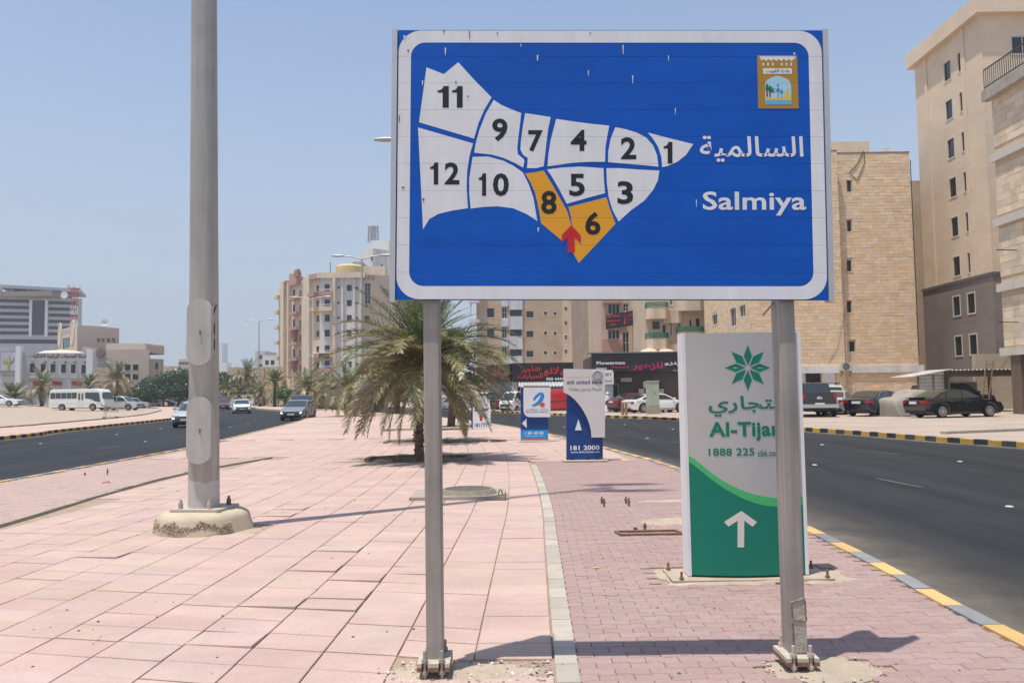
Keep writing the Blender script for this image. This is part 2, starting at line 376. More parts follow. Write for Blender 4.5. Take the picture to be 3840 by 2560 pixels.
def dustmat():
    """sand blown against the kerb, thinning out over the asphalt"""
    m = bpy.data.materials.new('kerb_dust'); m.use_nodes = True; n = m.node_tree.nodes; l = m.node_tree.links; b = n['Principled BSDF']; b.inputs['Roughness'].default_value = .95; b.inputs['Base Color'].default_value = (.27,.235,.195,1); b.inputs['Specular IOR Level'].default_value = .1
    at_ = n.new('ShaderNodeAttribute'); at_.attribute_name = 'edge'; g = n.new('ShaderNodeNewGeometry'); t = n.new('ShaderNodeTexNoise'); t.inputs['Scale'].default_value = 1.3; t.inputs['Detail'].default_value = 9; t.inputs['Roughness'].default_value = .7; l.new(g.outputs['Position'], t.inputs[0])
    p = n.new('ShaderNodeMath'); p.operation = 'POWER'; l.new(at_.outputs['Fac'], p.inputs[0]); p.inputs[1].default_value = 2.2
    mu = n.new('ShaderNodeMath'); mu.operation = 'MULTIPLY'; l.new(p.outputs[0], mu.inputs[0]); mr = n.new('ShaderNodeMapRange'); mr.inputs[1].default_value = .3; mr.inputs[2].default_value = .65; mr.inputs[3].default_value = .35; mr.inputs[4].default_value = 1; l.new(t.outputs[0], mr.inputs[0]); l.new(mr.outputs[0], mu.inputs[1])
    tr = n.new('ShaderNodeBsdfTransparent'); mx = n.new('ShaderNodeMixShader'); l.new(mu.outputs[0], mx.inputs[0]); l.new(tr.outputs[0], mx.inputs[1]); l.new(b.outputs[0], mx.inputs[2]); l.new(mx.outputs[0], n['Material Output'].inputs[0]); return m
KD = dustmat()
for c, d0, d1 in ((RF, -.9, -.0), (LF, .9, .0), (RN, 1.7, .0), (LN, -1.2, 0)):
    o = ribbon('road_edge', fx(c, d0), fx(c, d1), -.146, KD); a_ = o.data.attributes.new('edge', 'FLOAT', 'POINT')
    for i in range(len(o.data.vertices)): a_.data[i].value = i % 2
# --- median pavement: sandy bed, then every tile and paver on it
bed = ribbon('pavement', fx(LN, .1), fx(RN, -.1), -.013, DUST, nx=1)
YT = 30.0
ribbon('pavement', fx(LN, .14), fx(RN, -.14), -.001, FARTILE, ys=[YT + (150-YT)*i/60 for i in range(61)])
ribbon('sidewalk', fx(SE, .1), fx(LF, -.14), 0, FARTILE)
ribbon('parking_ground', fx(RF, .14), lambda y: 160, 0, LOT, ys=[-20 + 420*(i/60)**1.4 for i in range(61)])

XS = spline([(.14,0),(.17,2.5),(.22,4.8),(.315,8.6),(.38,11),(.40,13.2),(.385,16.2),(.35,18.6),(.22,22),(-.2,27),(-.7,31)], 8)
XL = spline([(-6.2,0),(-6.3,5),(-6.52,10.5),(-6.85,14.3),(-6.85,17.7),(-6.2,21.7),(-5.9,24)], 8)
RH = .315; CW = .475; SK = .2
def vis(x, y, mrg=1.3): return abs(x) < .64*y + mrg and y > 3.2
def tile_mesh(sk, name):
    a, b, h = CW/2-.0042, RH/2-.0052, .04; mb = MB()
    f = lambda z, e: [(-a+e, -b+e+sk*(a-e), z), (a-e, -b+e-sk*(a-e), z), (a-e, b-e-sk*(a-e), z), (-a+e, b-e+sk*(a-e), z)]
    vs = f(-h, 0)+f(-.003, 0)+f(0, .003)
    mb.add(vs, [(0,1,5,4),(1,2,6,5),(2,3,7,6),(3,0,4,7),(4,5,9,8),(5,6,10,9),(6,7,11,10),(7,4,8,11),(8,9,10,11)])
    return mb.mesh(name, PINK, fix=False)
TM0 = tile_mesh(0, 'tile'); TM1 = tile_mesh(SK, 'tile')
lifted = [G(800+x*.4252, 1900+y*.4252) + Vector((-.23, .15, 0)) for x, y in ((1385,885),(850,855),(1475,775),(1590,620),(1225,545),(1360,408),(460,1195),(2090,575),(560,170),(700,75),(850,22))]
lifted += [G(x*.4252, 1950+y*.4252) + Vector((-.1, .15, 0)) for x, y in ((900,305),(2340,1080),(1080,320))]
tiles = []
for j in range(-8, 27):
    for k in range(0, 90):
        yk = 3.0 + k*RH
        if yk > YT: break
        xs = at_y(XS, yk); xc = xs - .006 - CW*(j+.5)
        jit = (random.random()-.5)*.02
        if j < 1: yc = yk + jit; sk = 0
        else: yc = yk + SK*(CW*(j-.5)) + jit; sk = SK
        if j < 0 and yc < 19.2: continue
        if yc > YT - .1 or not vis(xc, yc): continue
        if yc < 21.7 and xc-CW/2 < at_y(XL, yc)+.05: continue
        if xc-CW/2 < at_y(LN, yc)+.2 or xc+CW/2 > at_y(RN, yc)-.2: continue
        if j < 0: xc += .0
        if -.78 < xc < .2 and 4.62 < yc < 5.02: continue                     # broken out round the post
        if hypot(xc+3.78, (yc-10.05)*1.1) < .62: continue                      # round the mast footing
        if -1.55 < xc < -.15 and 12.45 < yc < 13.35: continue                  # manhole slab
        if -3.55 < xc < -.95 and 19.3 < yc < 20.5: continue                    # tree pit
        if -4.1 < xc < -1.0 and 26.6 < yc < 27.9: continue
        tilt = [(random.random()-.5)*.008, (random.random()-.5)*.008]; dz = (random.random()-.5)*.004
        for q in lifted:
            if abs(q.x-xc) < CW/2 and abs(q.y-yc) < RH/2+.02: tilt = [-.034+random.random()*.014, -.024+random.random()*.012]; dz = .007
        tiles.append((hypot(xc, yc), xc, yc, dz, tilt, sk))
tiles.sort()
mb = MB()
for i, (d, x, y, dz, tl, sk) in enumerate(tiles):
    me = TM1 if sk else TM0
    th = -.03 if y < 14 else 0
    if i < 300:
        o = link('tile', me, bed, (x, y, dz)); o.rotation_euler = (tl[0], tl[1], th)
    else:
        M = Matrix.Translation((x, y, dz)) @ Matrix.Rotation(th, 4, 'Z') @ Matrix.Rotation(tl[1], 4, 'Y') @ Matrix.Rotation(tl[0], 4, 'X')
        mb.add([M @ v.co for v in me.vertices], [tuple(p.vertices) for p in me.polygons])
stuff(mb.build('tile_field', PINK, bed, fix=False))
# zigzag pavers right of the border strip, and on the far left of the median
def paver_mesh(ph):
    mb = MB(); g = .0012; N = 5
    wv = lambda x: .011*max(-1, min(1, 3.2*math.sin(2*pi*(x/.2+ph))))
    xsn = [-.1+g, -.062, -.04, -.005, .03, .06, .1-g] if True else 0
    top = [(x, .05-g+wv(x)) for x in xsn]; bot = [(x, -.05+g+wv(x)) for x in xsn]
    pl = bot + top[::-1]; pi_ = inset(pl, .0025); n = len(pl)
    vs = [(x, y, -.03) for x, y in pl] + [(x, y, -.004) for x, y in pl] + [(x, y, 0) for x, y in pi_]
    fs = [(i, (i+1)%n, n+(i+1)%n, n+i) for i in range(n)] + [(n+i, n+(i+1)%n, 2*n+(i+1)%n, 2*n+i) for i in range(n)] + [tuple(range(2*n, 3*n))]
    mb.add(vs, fs); return mb.mesh('paver', PAVER, fix=False)
PM = [paver_mesh(0), paver_mesh(.5)]
PAVERL = mat('pale_pink_paver', (.425, .305, .272), .88, var=.07, sc=6, rnd=.045, hue=.08, bump=.2, bsc=120, spec=.2, dust=.4)
PML = [m.copy() for m in PM]
for m in PML: m.materials[0] = PAVERL
pav = []
for k in range(0, 175):
    y = 3.3 + k*.1
    if y > 19: break
    x0 = at_y(XS, y)+.045; n = int((3.5-x0)/.2)+2
    for i in range(n):
        x = x0 + .1*(k % 2) + .2*i + .1
        if x+.02 > at_y(RN, y)-.15 or not vis(x, y): continue
        if hypot((x-1.74)/1.15, (y-4.78)*1.5) < .30: continue
        if 1.2 < x < 2.75 and 6.85 < y < 7.6: continue
        pav.append((hypot(x, y), x, y, k % 2))
for k in range(0, 130):
    y = 8.5 + k*.1
    x1 = at_y(XL, y)-.0; n = int((x1+10)/.2)
    for i in range(n):
        x = x1 - .1*(k % 2) - .2*i - .1
        if x-.02 < at_y(LN, y)+.15 or not vis(x, y): continue
        pav.append((hypot(x, y), x, y, k % 2+2))
pav.sort(); mb = MB(); mbl = MB()
for i, (d, x, y, p) in enumerate(pav):
    dz = random.gauss(0, .0012); rx = random.gauss(0, .008); ry = random.gauss(0, .004); rz = random.gauss(0, .006)
    if i < 300:
        o = link('paver', (PM+PML)[p], bed, (x, y, dz)); o.rotation_euler = (rx, ry, rz)
    else:
        M = Matrix.Translation((x, y, dz)) @ Matrix.Rotation(rx, 4, 'X') @ Matrix.Rotation(ry, 4, 'Y') @ Matrix.Rotation(rz, 4, 'Z')
        (mb if p < 2 else mbl).add([M @ v.co for v in (PM+PML)[p].vertices], [tuple(q.vertices) for q in (PM+PML)[p].polygons])
stuff(mb.build('paver_field', PAVER, bed, fix=False)); stuff(mbl.build('paver_field', PAVERL, bed, fix=False))
# border strips
BM = MB(); BM.box(-.066, .066, -.153, .153, -.04, 0); bmesh_ = BM.mesh('border_stone', STRIP)
y = 3.2
while y < 18.5:
    o = link('border_stone', bmesh_, bed, (at_y(XS, y)+.07, y, .008+random.gauss(0, .001))); o.rotation_euler = (random.gauss(0,.004), 0, -math.atan((at_y(XS, y+.2)-at_y(XS, y-.2))/.4)); y += .313
BM = MB(); BM.box(-.05, .05, -.245, .245, -.04, .03); bmesh_ = BM.mesh('border_stone', CONC)
y = 8.6
while y < 21.6:
    o = link('border_stone', bmesh_, bed, (at_y(XL, y)-.03, y, random.gauss(0, .003))); o.rotation_euler = (0, 0, -math.atan((at_y(XL, y+.2)-at_y(XL, y-.2))/.4)); y += .5
BM = MB(); BM.box(-.25, .25, -.05, .05, -.04, 0); bmesh_ = BM.mesh('border_stone', PINK)
for i in range(6): link('border_stone', bmesh_, bed, (.65+.5*i, 19.08, .006))

# --- kerbs: every kerb stone by itself
def kerb(curve, side, y0, y1, mats, name='kerb', inw=.15):
    """side +1: pavement lies to the left (-x) of the curve"""
    me = []
    for m in mats:
        mb = MB(); p = [(0,-.17),(.0,-.012),(.012,0),(inw,0),(inw,-.17)]
        mb.ext(p, lambda a, b: (-side*a, -.244, b), lambda a, b: (-side*a, .244, b)); me.append(mb.mesh('kerb_stone', m))
    c = [p for p in curve]
    base = MB(); pts = [p for p in resamp(c, 160) if y0-1 < p.y < y1+1]
    vs = []; 
    for p in pts: vs += [(p.x-side*inw*.9, p.y, -.02), (p.x-side*.02, p.y, -.02), (p.x-side*.02, p.y, -.17), (p.x-side*inw*.9, p.y, -.17)]
    base.add(vs, [(4*i+k, 4*i+(k+1)%4, 4*i+4+(k+1)%4, 4*i+4+k) for i in range(len(pts)-1) for k in range(4)])
    ko = base.build(name, CONC); struct(ko)
    L = sum((c[i+1]-c[i]).length for i in range(len(c)-1)); rs = resamp(c, int(L/.5)+1); n = 0
    for i in range(len(rs)-1):
        a, b = rs[i], rs[i+1]; q = (a+b)/2
        if not (y0 < q.y < y1) or n >= 298: continue
        o = link('kerb_stone', me[i % 2], ko, (q.x, q.y, .014+random.gauss(0, .002))); o.rotation_euler = (0, 0, -math.atan2((b-a).x, (b-a).y)+random.gauss(0, .006)); n += 1
    return ko
kerb(RN, 1, 3.6, 95, (YELP, GRYP)); kerb(RF, -1, 18, 100, (YEL, BLK)); kerb(LN, -1, 12, 112, (YELP, GRYP)); kerb(LF, 1, 26, 125, (YEL, BLK))

# worn lane dashes and lane studs
DZ = -.1455
def dash(x0, y0, x1, y1, wd=.1, z=DZ):
    a, b = G(x0, y0, -.15), G(x1, y1, -.15); d = (b-a); d.z = 0; d.normalize(); n = Vector((-d.y, d.x, 0))*wd/2
    mb = MB(); mb.quad(*[tuple((p.x, p.y, z)) for p in (a-n, b-n, b+n, a+n)]); struct(mb.build('lane_dash', WORN, fix=False))
for q in ((3290,1794,3458,1827),(3255,1690,3370,1703),(2406,1601,2447,1605),(2309,1628,2345,1633),(2510,1655,2545,1660),(375,1683,456,1669),(655,1639,701,1631),(300,1645,340,1642),(896,1594,912,1591),(952,1580,970,1578),(2030,1585,2060,1588)): dash(*q)
STUD = mat('lane_stud', (.50,.50,.48), .6)
STW = ('right-hand road, the one closest to us', 'right-hand road, in front of the covered car', 'right-hand road, just right of the green pylon top', 'right-hand road, just right of the second post', 'right-hand road, farther right of the navy pylon', 'right-hand road, beside the cream half of the navy pylon', 'right-hand road, left of the green pylon', 'right-hand road, between the two blue bank signs', 'left-hand road, leftmost', 'left-hand road, left of the mast near the far kerb', 'left-hand road, nearer one left of the mast', 'left-hand road, ahead of the silver saloon', 'left-hand road, behind the mast', 'left-hand road, ahead of the grey saloon')
SM = MB(); SM.lathe([(.058,0),(.054,.01),(.035,.016),(0,.017)], 12); sm = SM.mesh('lane_stud', STUD, 40)
for i, (x, y) in enumerate(((3785,1899),(3600,1730),(3083,1667),(3055,1743),(2342,1592),(2427,1643),(2523,1609),(2115,1601),(153,1663),(438,1629),(545,1655),(602,1608),(862,1602),(930,1588))):
    p = G(x, y, -.15); o = link('lane_stud', sm, None, (p.x, p.y, -.15)); tag(o, 'round white lane stud, ' + STW[i], 'road stud', 'road studs on the two carriageways')

# --- sandy lot on the left, a low mound in front of the parked vehicles
def sm(a, b, x): t = max(0, min(1, (x-a)/(b-a))); return t*t*(3-2*t)
def TZ(x, y):
    e = at_y(SE, y) - x
    z = sm(0, 22, e)*(.30 + .75*sm(48, 76, -x)) 
    z = z*(1-sm(112, 150, y)) - .35*sm(118, 160, y)
    z += (.05*sin(x*.9+y*.31)+.04*sin(x*.37-y*.53)+.03*sin(x*1.7+y*1.1))*sm(1, 6, e)*(1-sm(88, 96, y))
    return z
mb = MB(); ys = [20+4*i for i in range(10)] + [60+1.5*i for i in range(50)] + [136+10*i for i in range(30)]
ds = [0,.4,1,2,3,4.5,6,8,10,12] + [14+2.5*i for i in range(30)] + [92+12*i for i in range(25)]
for y in ys:
    for d in ds:
        x = at_y(SE, y)-d+.1; mb.v.append((x, y, TZ(x, y)+.005))
n = len(ds)
mb.f = [(i*n+k, (i+1)*n+k, (i+1)*n+k+1, i*n+k+1) for i in range(len(ys)-1) for k in range(n-1)]
struct(mb.build('sand_lot', SAND, smooth=60))
# dark crumbled edge where the sidewalk paving stops
mb = MB(); rs = [p for p in resamp(SE, 420) if 40 < p.y < 100]
for i in range(0, len(rs)-1):
    if random.random() < .86:
        a, b = rs[i], rs[i+1]; mb.bar((a.x+.1, a.y, .03), (b.x+.1, b.y, .03+random.random()*.03), .16+random.random()*.1, .07)
stuff(mb.build('sidewalk_edging', mat('broken_edge', (.2,.165,.13), .95, var=.3, sc=5)))
# ================================================================== THE DISTRICT SIGN
BLUE = mat('sign_blue', (.003, .086, .44), .45, var=.08, sc=3, spec=.22, bump=.05, bsc=2.2)
WHT = mat('sign_white', (.70, .70, .72), .42, var=.06, sc=4, spec=.35, bump=.05, bsc=2.2)
ORG = mat('sign_orange', (.72, .33, .015), .42, var=.05, sc=4)
BLKP = mat('print_black', (.012, .012, .014), .45, var=0)
RED = mat('sign_red', (.52, .015, .02), .42, var=.05)
ALU = mat('aluminium', (.52, .52, .52), .45, metal=.55, var=.1, sc=3)
GALV = mat('galvanised_steel', (.33, .30, .27), .55, metal=.25, var=.16, sc=2.2, bump=.08, bsc=30)
RUST = mat('rusty_steel', (.21, .12, .075), .85, var=.35, sc=20, bump=.2)
DUSTY = mat('dusty_steel', (.46, .40, .33), .8, var=.2, sc=12, bump=.15)
SY = 4.735
class Tilt:
    pass
a0 = .0150
SPL = Plane((0,0,0), (1,0,0)); SPL.o = AT(1483, 1124, SY); SPL.u = Vector((cos(a0),0,-sin(a0))); SPL.w = Vector((sin(a0),0,cos(a0))); SPL.n = Vector((0,-1,0))
SW = 2.513; SHT = 1.607
def SG(x, y):
    t = (y-45)/1398.; l = 52-10*t; r = 2252+26*t
    return ((x-l)/(r-l)*SW, (1-t)*SHT)
streak(BLUE, (1.2, 1, 9), .94, 1.06, 4); streak(WHT, (14, 1, 1.2), .95, 1.03, 4); streak(GALV, (30, 30, .8), .86, 1.1, 5)
sg = thing('map_sign', 'big blue city district map sign on two steel posts', 'sign', (SPL(SW/2,0).x, SY+.1, 0))
so = sg.location.copy()
NB = 10; BH_ = SHT/NB
def bands(poly):
    out = []
    for i in range(NB):
        p = clip(clip(poly, 1, i*BH_+.0005, True) if len(poly) else poly, 1, (i+1)*BH_-.0005, False)
        if len(p) > 2: out.append(p)
    return out
def graphic(name, polys, m, d, cut=True):
    mb = MB()
    for p in polys:
        for q in (bands(p) if cut else [p]): mb.quad(*[SPL(a, b, d) for a, b in q])
    return mb.build(name, m, sg, off=so, fix=False)
for i in range(NB):
    mb = MB(); z0, z1 = i*BH_+.0004, (i+1)*BH_-.0004
    prof = [(0,z0+.0006),(.0006,z0),(.03,z0),(.03,z1),(.0006,z1),(0,z1-.0006)]
    mb.ext(prof, lambda a, b: SPL(.0, b, -a), lambda a, b: SPL(SW, b, -a)); mb.build('plank', BLUE, sg, off=so)
def rrect(x0, y0, x1, y1, r, n=10):
    P = []
    for cx, cy, t0 in ((x1-r,y1-r,0),(x0+r,y1-r,90),(x0+r,y0+r,180),(x1-r,y0+r,270)):
        for k in range(n+1): t = radians(t0+90*k/n); P.append((cx+r*cos(t), cy+r*sin(t)))
    return P
ro = rrect(.004, .004, SW-.004, SHT-.004, .135); ri = rrect(.078, .080, SW-.082, SHT-.077, .085)
graphic('border', [[ro[i], ro[(i+1)%len(ro)], ri[(i+1)%len(ri)], ri[i]] for i in range(len(ro))], WHT, .001)
Z = {
 '11':[(200,242),(290,278),(365,215),(450,310),(538,400),(500,465),(470,535),(447,615),(162,530)],
 '12':[(157,557),(442,640),(425,700),(412,780),(409,870),(416,975),(330,988),(262,1005),(215,1032),(184,1084),(172,850)],
 '9':[(549,413),(590,440),(640,462),(692,482),(685,540),(678,600),(671,660),(674,695),(706,722),(708,735),(702,765),(660,742),(600,715),(540,698),(448,688),(456,640),(475,570),(508,485)],
 '7':[(712,482),(780,492),(845,503),(832,560),(822,640),(815,705),(808,758),(770,768),(722,768),(726,716),(702,700),(688,672),(690,630),(699,560)],
 '4':[(873,512),(960,525),(1060,538),(1148,547),(1138,600),(1128,660),(1126,735),(1050,735),(960,740),(880,752),(828,758),(832,700),(845,620)],
 '5':[(825,775),(900,765),(1000,760),(1118,768),(1120,830),(1126,897),(1040,920),(928,952),(890,880),(850,810)],
 '2':[(1180,555),(1230,565),(1290,583),(1340,610),(1375,650),(1395,700),(1403,760),(1300,750),(1200,742),(1142,737),(1143,680),(1155,615)],
 '1':[(1347,583),(1450,610),(1583,643),(1545,700),(1500,735),(1450,757),(1422,762),(1418,710),(1400,655),(1375,615)],
 '3':[(1133,768),(1200,768),(1300,775),(1407,780),(1400,830),(1375,880),(1330,935),(1260,985),(1196,1043),(1165,985),(1145,920),(1135,840)],
 '10':[(440,710),(520,708),(600,730),(650,755),(700,790),(730,850),(755,920),(775,1040),(720,1005),(650,975),(570,965),(500,968),(430,977),(423,900),(423,820)],
 '8':[(712,796),(760,790),(808,780),(860,865),(905,945),(930,990),(945,1040),(952,1075),(902,1140),(850,1098),(795,1052),(785,990),(765,900),(740,840)],
 '6':[(936,968),(1030,945),(1133,918),(1150,975),(1180,1055),(1100,1140),(990,1255),(960,1205),(955,1075),(950,1020)]}
for k, p in Z.items(): graphic('map_zone', [[SG(*q) for q in p]], ORG if k in '68' else WHT, .001)
def poly_text(body, x0, y0, x1, y1, m, d, name, bold=0, ar=False):
    class F:
        n = Vector((0,0,1))
        def __call__(s, a, b, dd=0): return Vector((a, b, 0))
    # letters laid flat in sign coordinates, then cut at the plank joints
    a, b = SG(x0, y1), SG(x1, y0)
    t = text(body, m, None, F(), a[0], b[0], a[1], b[1], 0, 0, bold, ar)
    me = t.data; polys = [[(me.vertices[i].co.x, me.vertices[i].co.y) for i in f.vertices] for f in me.polygons]
    bpy.data.objects.remove(t); bpy.data.meshes.remove(me)
    return graphic(name, polys, m, d, cut=name != 'town_name')
ONE = [(0,.70),(0,.80),(.25,.82),(.42,.88),(.54,1),(1,1),(1,0),(.45,0),(.45,.70)]
def one(x0, y0, x1, y1): graphic('zone_number', [[SG(x0+a*(x1-x0), y1+b*(y0-y1)) for a, b in ONE[:5]+ONE[5:6]+[(1,.70)]], [SG(x0+a*(x1-x0), y1+b*(y0-y1)) for a, b in ((.45,.70),(1,.70),(1,0),(.45,0))]], BLKP, .002)
for q in ((258,341,316,454),(333,341,388,454),(220,739,262,853),(472,795,510,911),(1430,632,1475,744)): one(*q)
for k, (x0, y0, x1, y1) in {'9':(541,510,621,629),'7':(728,571,803,682),'4':(948,569,1030,679),'2':(1208,607,1287,722),' 2':(295,738,372,853),'0':(545,794,628,913),'5':(941,797,1021,913),'3':(1190,835,1271,954),'8':(795,885,875,1005),'6':(1023,993,1102,1112)}.items():
    poly_text(k.strip(), x0, y0, x1, y1, BLKP, .002, 'zone_number', .028)
poly_text('السالمية', 1618, 600, 2152, 735, WHT, .0015, 'town_name', .014, True)
poly_text('Salmiya', 1632, 888, 2165, 1012, WHT, .0015, 'town_name', .018)
graphic('arrow', [[SG(*q) for q in p] for p in ([(952,1062),(1000,1115),(1000,1155),(952,1108)], [(952,1062),(952,1108),(902,1152),(902,1112)], [(933,1125),(952,1105),(968,1125),(968,1202),(933,1202)])], RED, .003)
# municipal emblem
GOLD = mat('emblem_gold', (.40, .215, .022), .45, var=.05); SKYB = mat('emblem_sky', (.36, .60, .74), .45, var=0); SEA = mat('emblem_sea', (.10, .42, .68), .45, var=0)
DUNE = mat('emblem_dune', (.66, .48, .10), .45, var=0); PGRN = mat('emblem_green', (.01, .15, .06), .45, var=0); PRED = mat('emblem_red', (.36, .02, .03), .45, var=0); TBLU = mat('emblem_blue', (.02, .24, .52), .45, var=0); TGRY = mat('emblem_grey', (.35,.36,.36), .45, var=0)
def EM(x, y):   # zoomed emblem pixels -> sign
    sx, sy = 2750+x*300/1568, 150+y*300/1568; return SG((sx-1450)/.7228, (sy-80)/.7228)
em = graphic('emblem', [[EM(*q) for q in ((440,310),(1225,310),(1252,1362),(460,1362))]], GOLD, .0015)
def emb(name, polys, m, d):
    o = graphic(name, [[EM(*q) for q in p] for p in polys], m, d); o.parent = em; return o
cren = [(470,325),(1200,325),(1170,400),(1150,365),(1140,400),(1115,430)]
for i in range(6): x = 1115-i*100; cren += [(x-22,405),(x-45,400),(x-55,368),(x-66,400),(x-80,410),(x-95,425)]
cren += [(515,390),(500,360)]
emb('battlement', [cren] + [[(x,455),(x+30,455),(x+30,515),(x,515)] for x in (548,640,732,910,1000,1092)], WHT, .002)
emb('name_strip', [[(557,568),(1118,568),(1120,678),(562,678)]], WHT, .002)
arch = [(595,1285),(592,900),(605,840),(650,785),(730,745),(845,712),(960,750),(1045,790),(1090,850),(1105,910),(1112,1285)]
emb('archway', [arch], SKYB, .002)
emb('water', [[(596,1200),(1112,1200),(1112,1285),(596,1285)]], SEA, .0024)
emb('dune', [[(600,1140),(720,1150),(850,1145),(960,1160),(975,1050),(1010,1045),(1030,955),(1052,960),(1060,1080),(1105,1090),(1110,1198),(598,1198)]], DUNE, .0024)
for q_ in ([(612,1000),(645,1000),(652,1130),(618,1130)],[(670,1035),(705,1035),(708,1138),(680,1138)]): emb('palm_trunk', [q_], PRED, .0028)
emb('palm_crown', [[(598,990),(615,890),(635,868),(655,905),(662,985),(640,1010)],[(650,1010),(672,915),(690,905),(710,940),(745,938),(720,975),(800,965),(740,1010),(805,1040),(690,1045)]], PGRN, .003)
for q_ in ([[(830,1030),(868,1030),(866,1140),(835,1140)],[(905,1060),(930,1060),(932,1160),(907,1160)],[(842,840),(848,840),(850,890),(841,890)],[(912,940),(917,940),(918,1010),(910,1010)]]): emb('tower', [q_], TGRY, .0028)
circ = lambda cx, cy, r: [(cx+r*cos(2*pi*i/14), cy+r*sin(2*pi*i/14)) for i in range(14)]
for q_ in (circ(845,908,21), circ(848,1000,38), circ(918,1036,31)): emb('tower_ball', [q_], TBLU, .0031)
class EMap:
    n = Vector((0,-1,0))
    def __call__(s, a, b, d=0): q = EM(a, -b); return SPL(q[0], q[1], d)
text('بلدية الكويت', BLKP, em, EMap(), 610, 1072, -662, -585, .0028, ar=True, bold=.012, off=so)
em.location = (0,0,0)
DROP = mat('bird_dropping', (.62,.62,.58), .8, var=.2, sc=40); SPLAT = mat('dirt_speck', (.10,.085,.07), .9)
for x, y, l, w_, m in ((298,140,40,4,DROP),(776,178,32,4,DROP),(1220,125,48,3.5,DROP),(180,312,26,4,DROP),(1040,258,30,3,DROP),(1270,285,42,3,DROP),(290,45,16,4,SPLAT),(423,52,40,2.5,SPLAT),(568,58,14,3,SPLAT),(1050,60,10,4,SPLAT),(186,925,14,6,SPLAT),(80,865,10,8,SPLAT),(353,316,14,4,SPLAT),(415,392,10,5,SPLAT),(690,120,14,2.5,DROP),(1598,930,40,2.5,DROP),(1490,455,36,2.5,DROP),(2108,165,12,6,DROP),(60,495,36,3,SPLAT),(780,1075,22,4,DROP),(85,75,20,6,DROP),(105,150,12,6,SPLAT),(1455,180,30,2.5,DROP)):
    mb = MB(); n_ = 9; mb.quad(*[SPL(*SG(x + w_*(1-k/n_*.6)*s + random.uniform(-.8,.8), y + l*k/n_), .0036) for s, ks in ((1, range(n_+1)), (-1, range(n_,-1,-1))) for k in ks]); mb.build('stain', m, sg, off=so, fix=False)
# edge rails
for a in (-.034, SW+.003):
    mb = MB(); p = SPL(a, -.012); mb.ext([(a,-.006),(a+.031,-.006),(a+.031,SHT+.004),(a,SHT+.004)], lambda x, y: SPL(x, y, .008), lambda x, y: SPL(x, y, -.062)); mb.build('edge_rail', ALU, sg, off=so)
for b in (.35, 1.25):  # unseen rails behind the planks, added to thicken the sign's shadow band
    mb = MB(); mb.ext([(-.0,b-.03),(SW,b-.03),(SW,b+.03),(0,b+.03)], lambda x, y: SPL(x, y, -.031), lambda x, y: SPL(x, y, -.043)); mb.build('shadow_rail', ALU, sg, off=so)
mb = MB(); mb.bar(SPL(2.33, .12, -.06), SPL(2.18, -.075, -.16), .008); mb.build('stay', GALV, sg, off=so)
# posts: rectangular steel tubes on slotted foot plates
def foot(cx, cy, zt, zb):
    hw, hd = .092, .125
    pts = [(-hw,-hd),(-.066,-hd),(-.060,-hd+.045),(-.034,-hd+.045),(-.030,-hd),(.030,-hd),(.034,-hd+.045),(.060,-hd+.045),(.066,-hd),(hw,-hd),(hw,hd),(-hw,hd)]
    return [(cx+x, cy+y) for x, y in pts]
for sxp, lean, name in ((1629, .004, 'l'), (2993, .006, 'r')):
    c = AT(sxp, 2440, 4.78); cx = c.x; yf = 4.775
    pm = MB(); tp = 3.70
    dx = AT(1616 if name == 'l' else 2950, 1180, 4.78).x - cx
    sl = dx/(2.15-.09)
    q = [(-.045,0),(.045,0),(.045,.13),(-.045,.13)]
    r_ = lambda x, y, z: (cx+x+sl*(z-.09), yf+y, z)
    P = rrect(-.046, 0, .046, .15, .006, 3); n = len(P)
    pm.add([r_(x,y,.09) for x, y in P]+[r_(x,y,tp) for x, y in P], [(i,(i+1)%n,n+(i+1)%n,n+i) for i in range(n)]+[tuple(range(n,2*n))])
    po = pm.build('post', GALV, sg, off=so, smooth=40)
    for z0, z1, m in ((.0685,.09,DUSTY),(.045,.067,RUST)):
        mb = MB(); f = foot(cx, yf+.045, 0, 0); mb.ext(f, lambda x, y: (x, y, z0), lambda x, y: (x, y, z1)); mb.build('foot_plate', m, po, off=so)
    for bx in (-.048, .048):
        for by in (-.058, .15):
            mb = MB(); x, y = cx+bx, yf+by
            mb.cyl((x,y,-.01),(x,y,.155),.0105,n=10); mb.cyl((x,y,.091),(x,y,.112),.019,n=6); mb.cyl((x,y,.026),(x,y,.044),.019,n=6)
            mb.build('bolt', GALV if name == 'l' else DUSTY, po, off=so, smooth=50)
    if name == 'r':
        mb = MB(); g = [(-.028,.10),(.050,.10),(.047,.40),(.036,.405),(-.030,.385),(-.036,.38)]
        mb.ext(g, lambda a, b: (cx+a+.012*0+sl*b, yf-.006, b), lambda a, b: (cx+a+sl*b, yf, b)); mb.build('repair_plate', mat('patch_plate', (.40,.36,.30), .8, var=.32, sc=26, bump=.3, bsc=60), po, off=so)
        mb = MB(); 
        for (x0,z0,x1,z1) in ((-.034,.38,.045,.40),(-.032,.375,-.03,.30),(-.033,.285,.047,.275),(-.03,.27,-.024,.115),(.046,.39,.049,.28)):
            pts = [(cx+x0+(x1-x0)*t/7+random.gauss(0,.0015)+sl*.25, yf-.007, z0+(z1-z0)*t/7+random.gauss(0,.002)) for t in range(8)]
            mb.tube(pts, .0045, 5)
        mb.build('weld_bead', RUST, po, off=so)
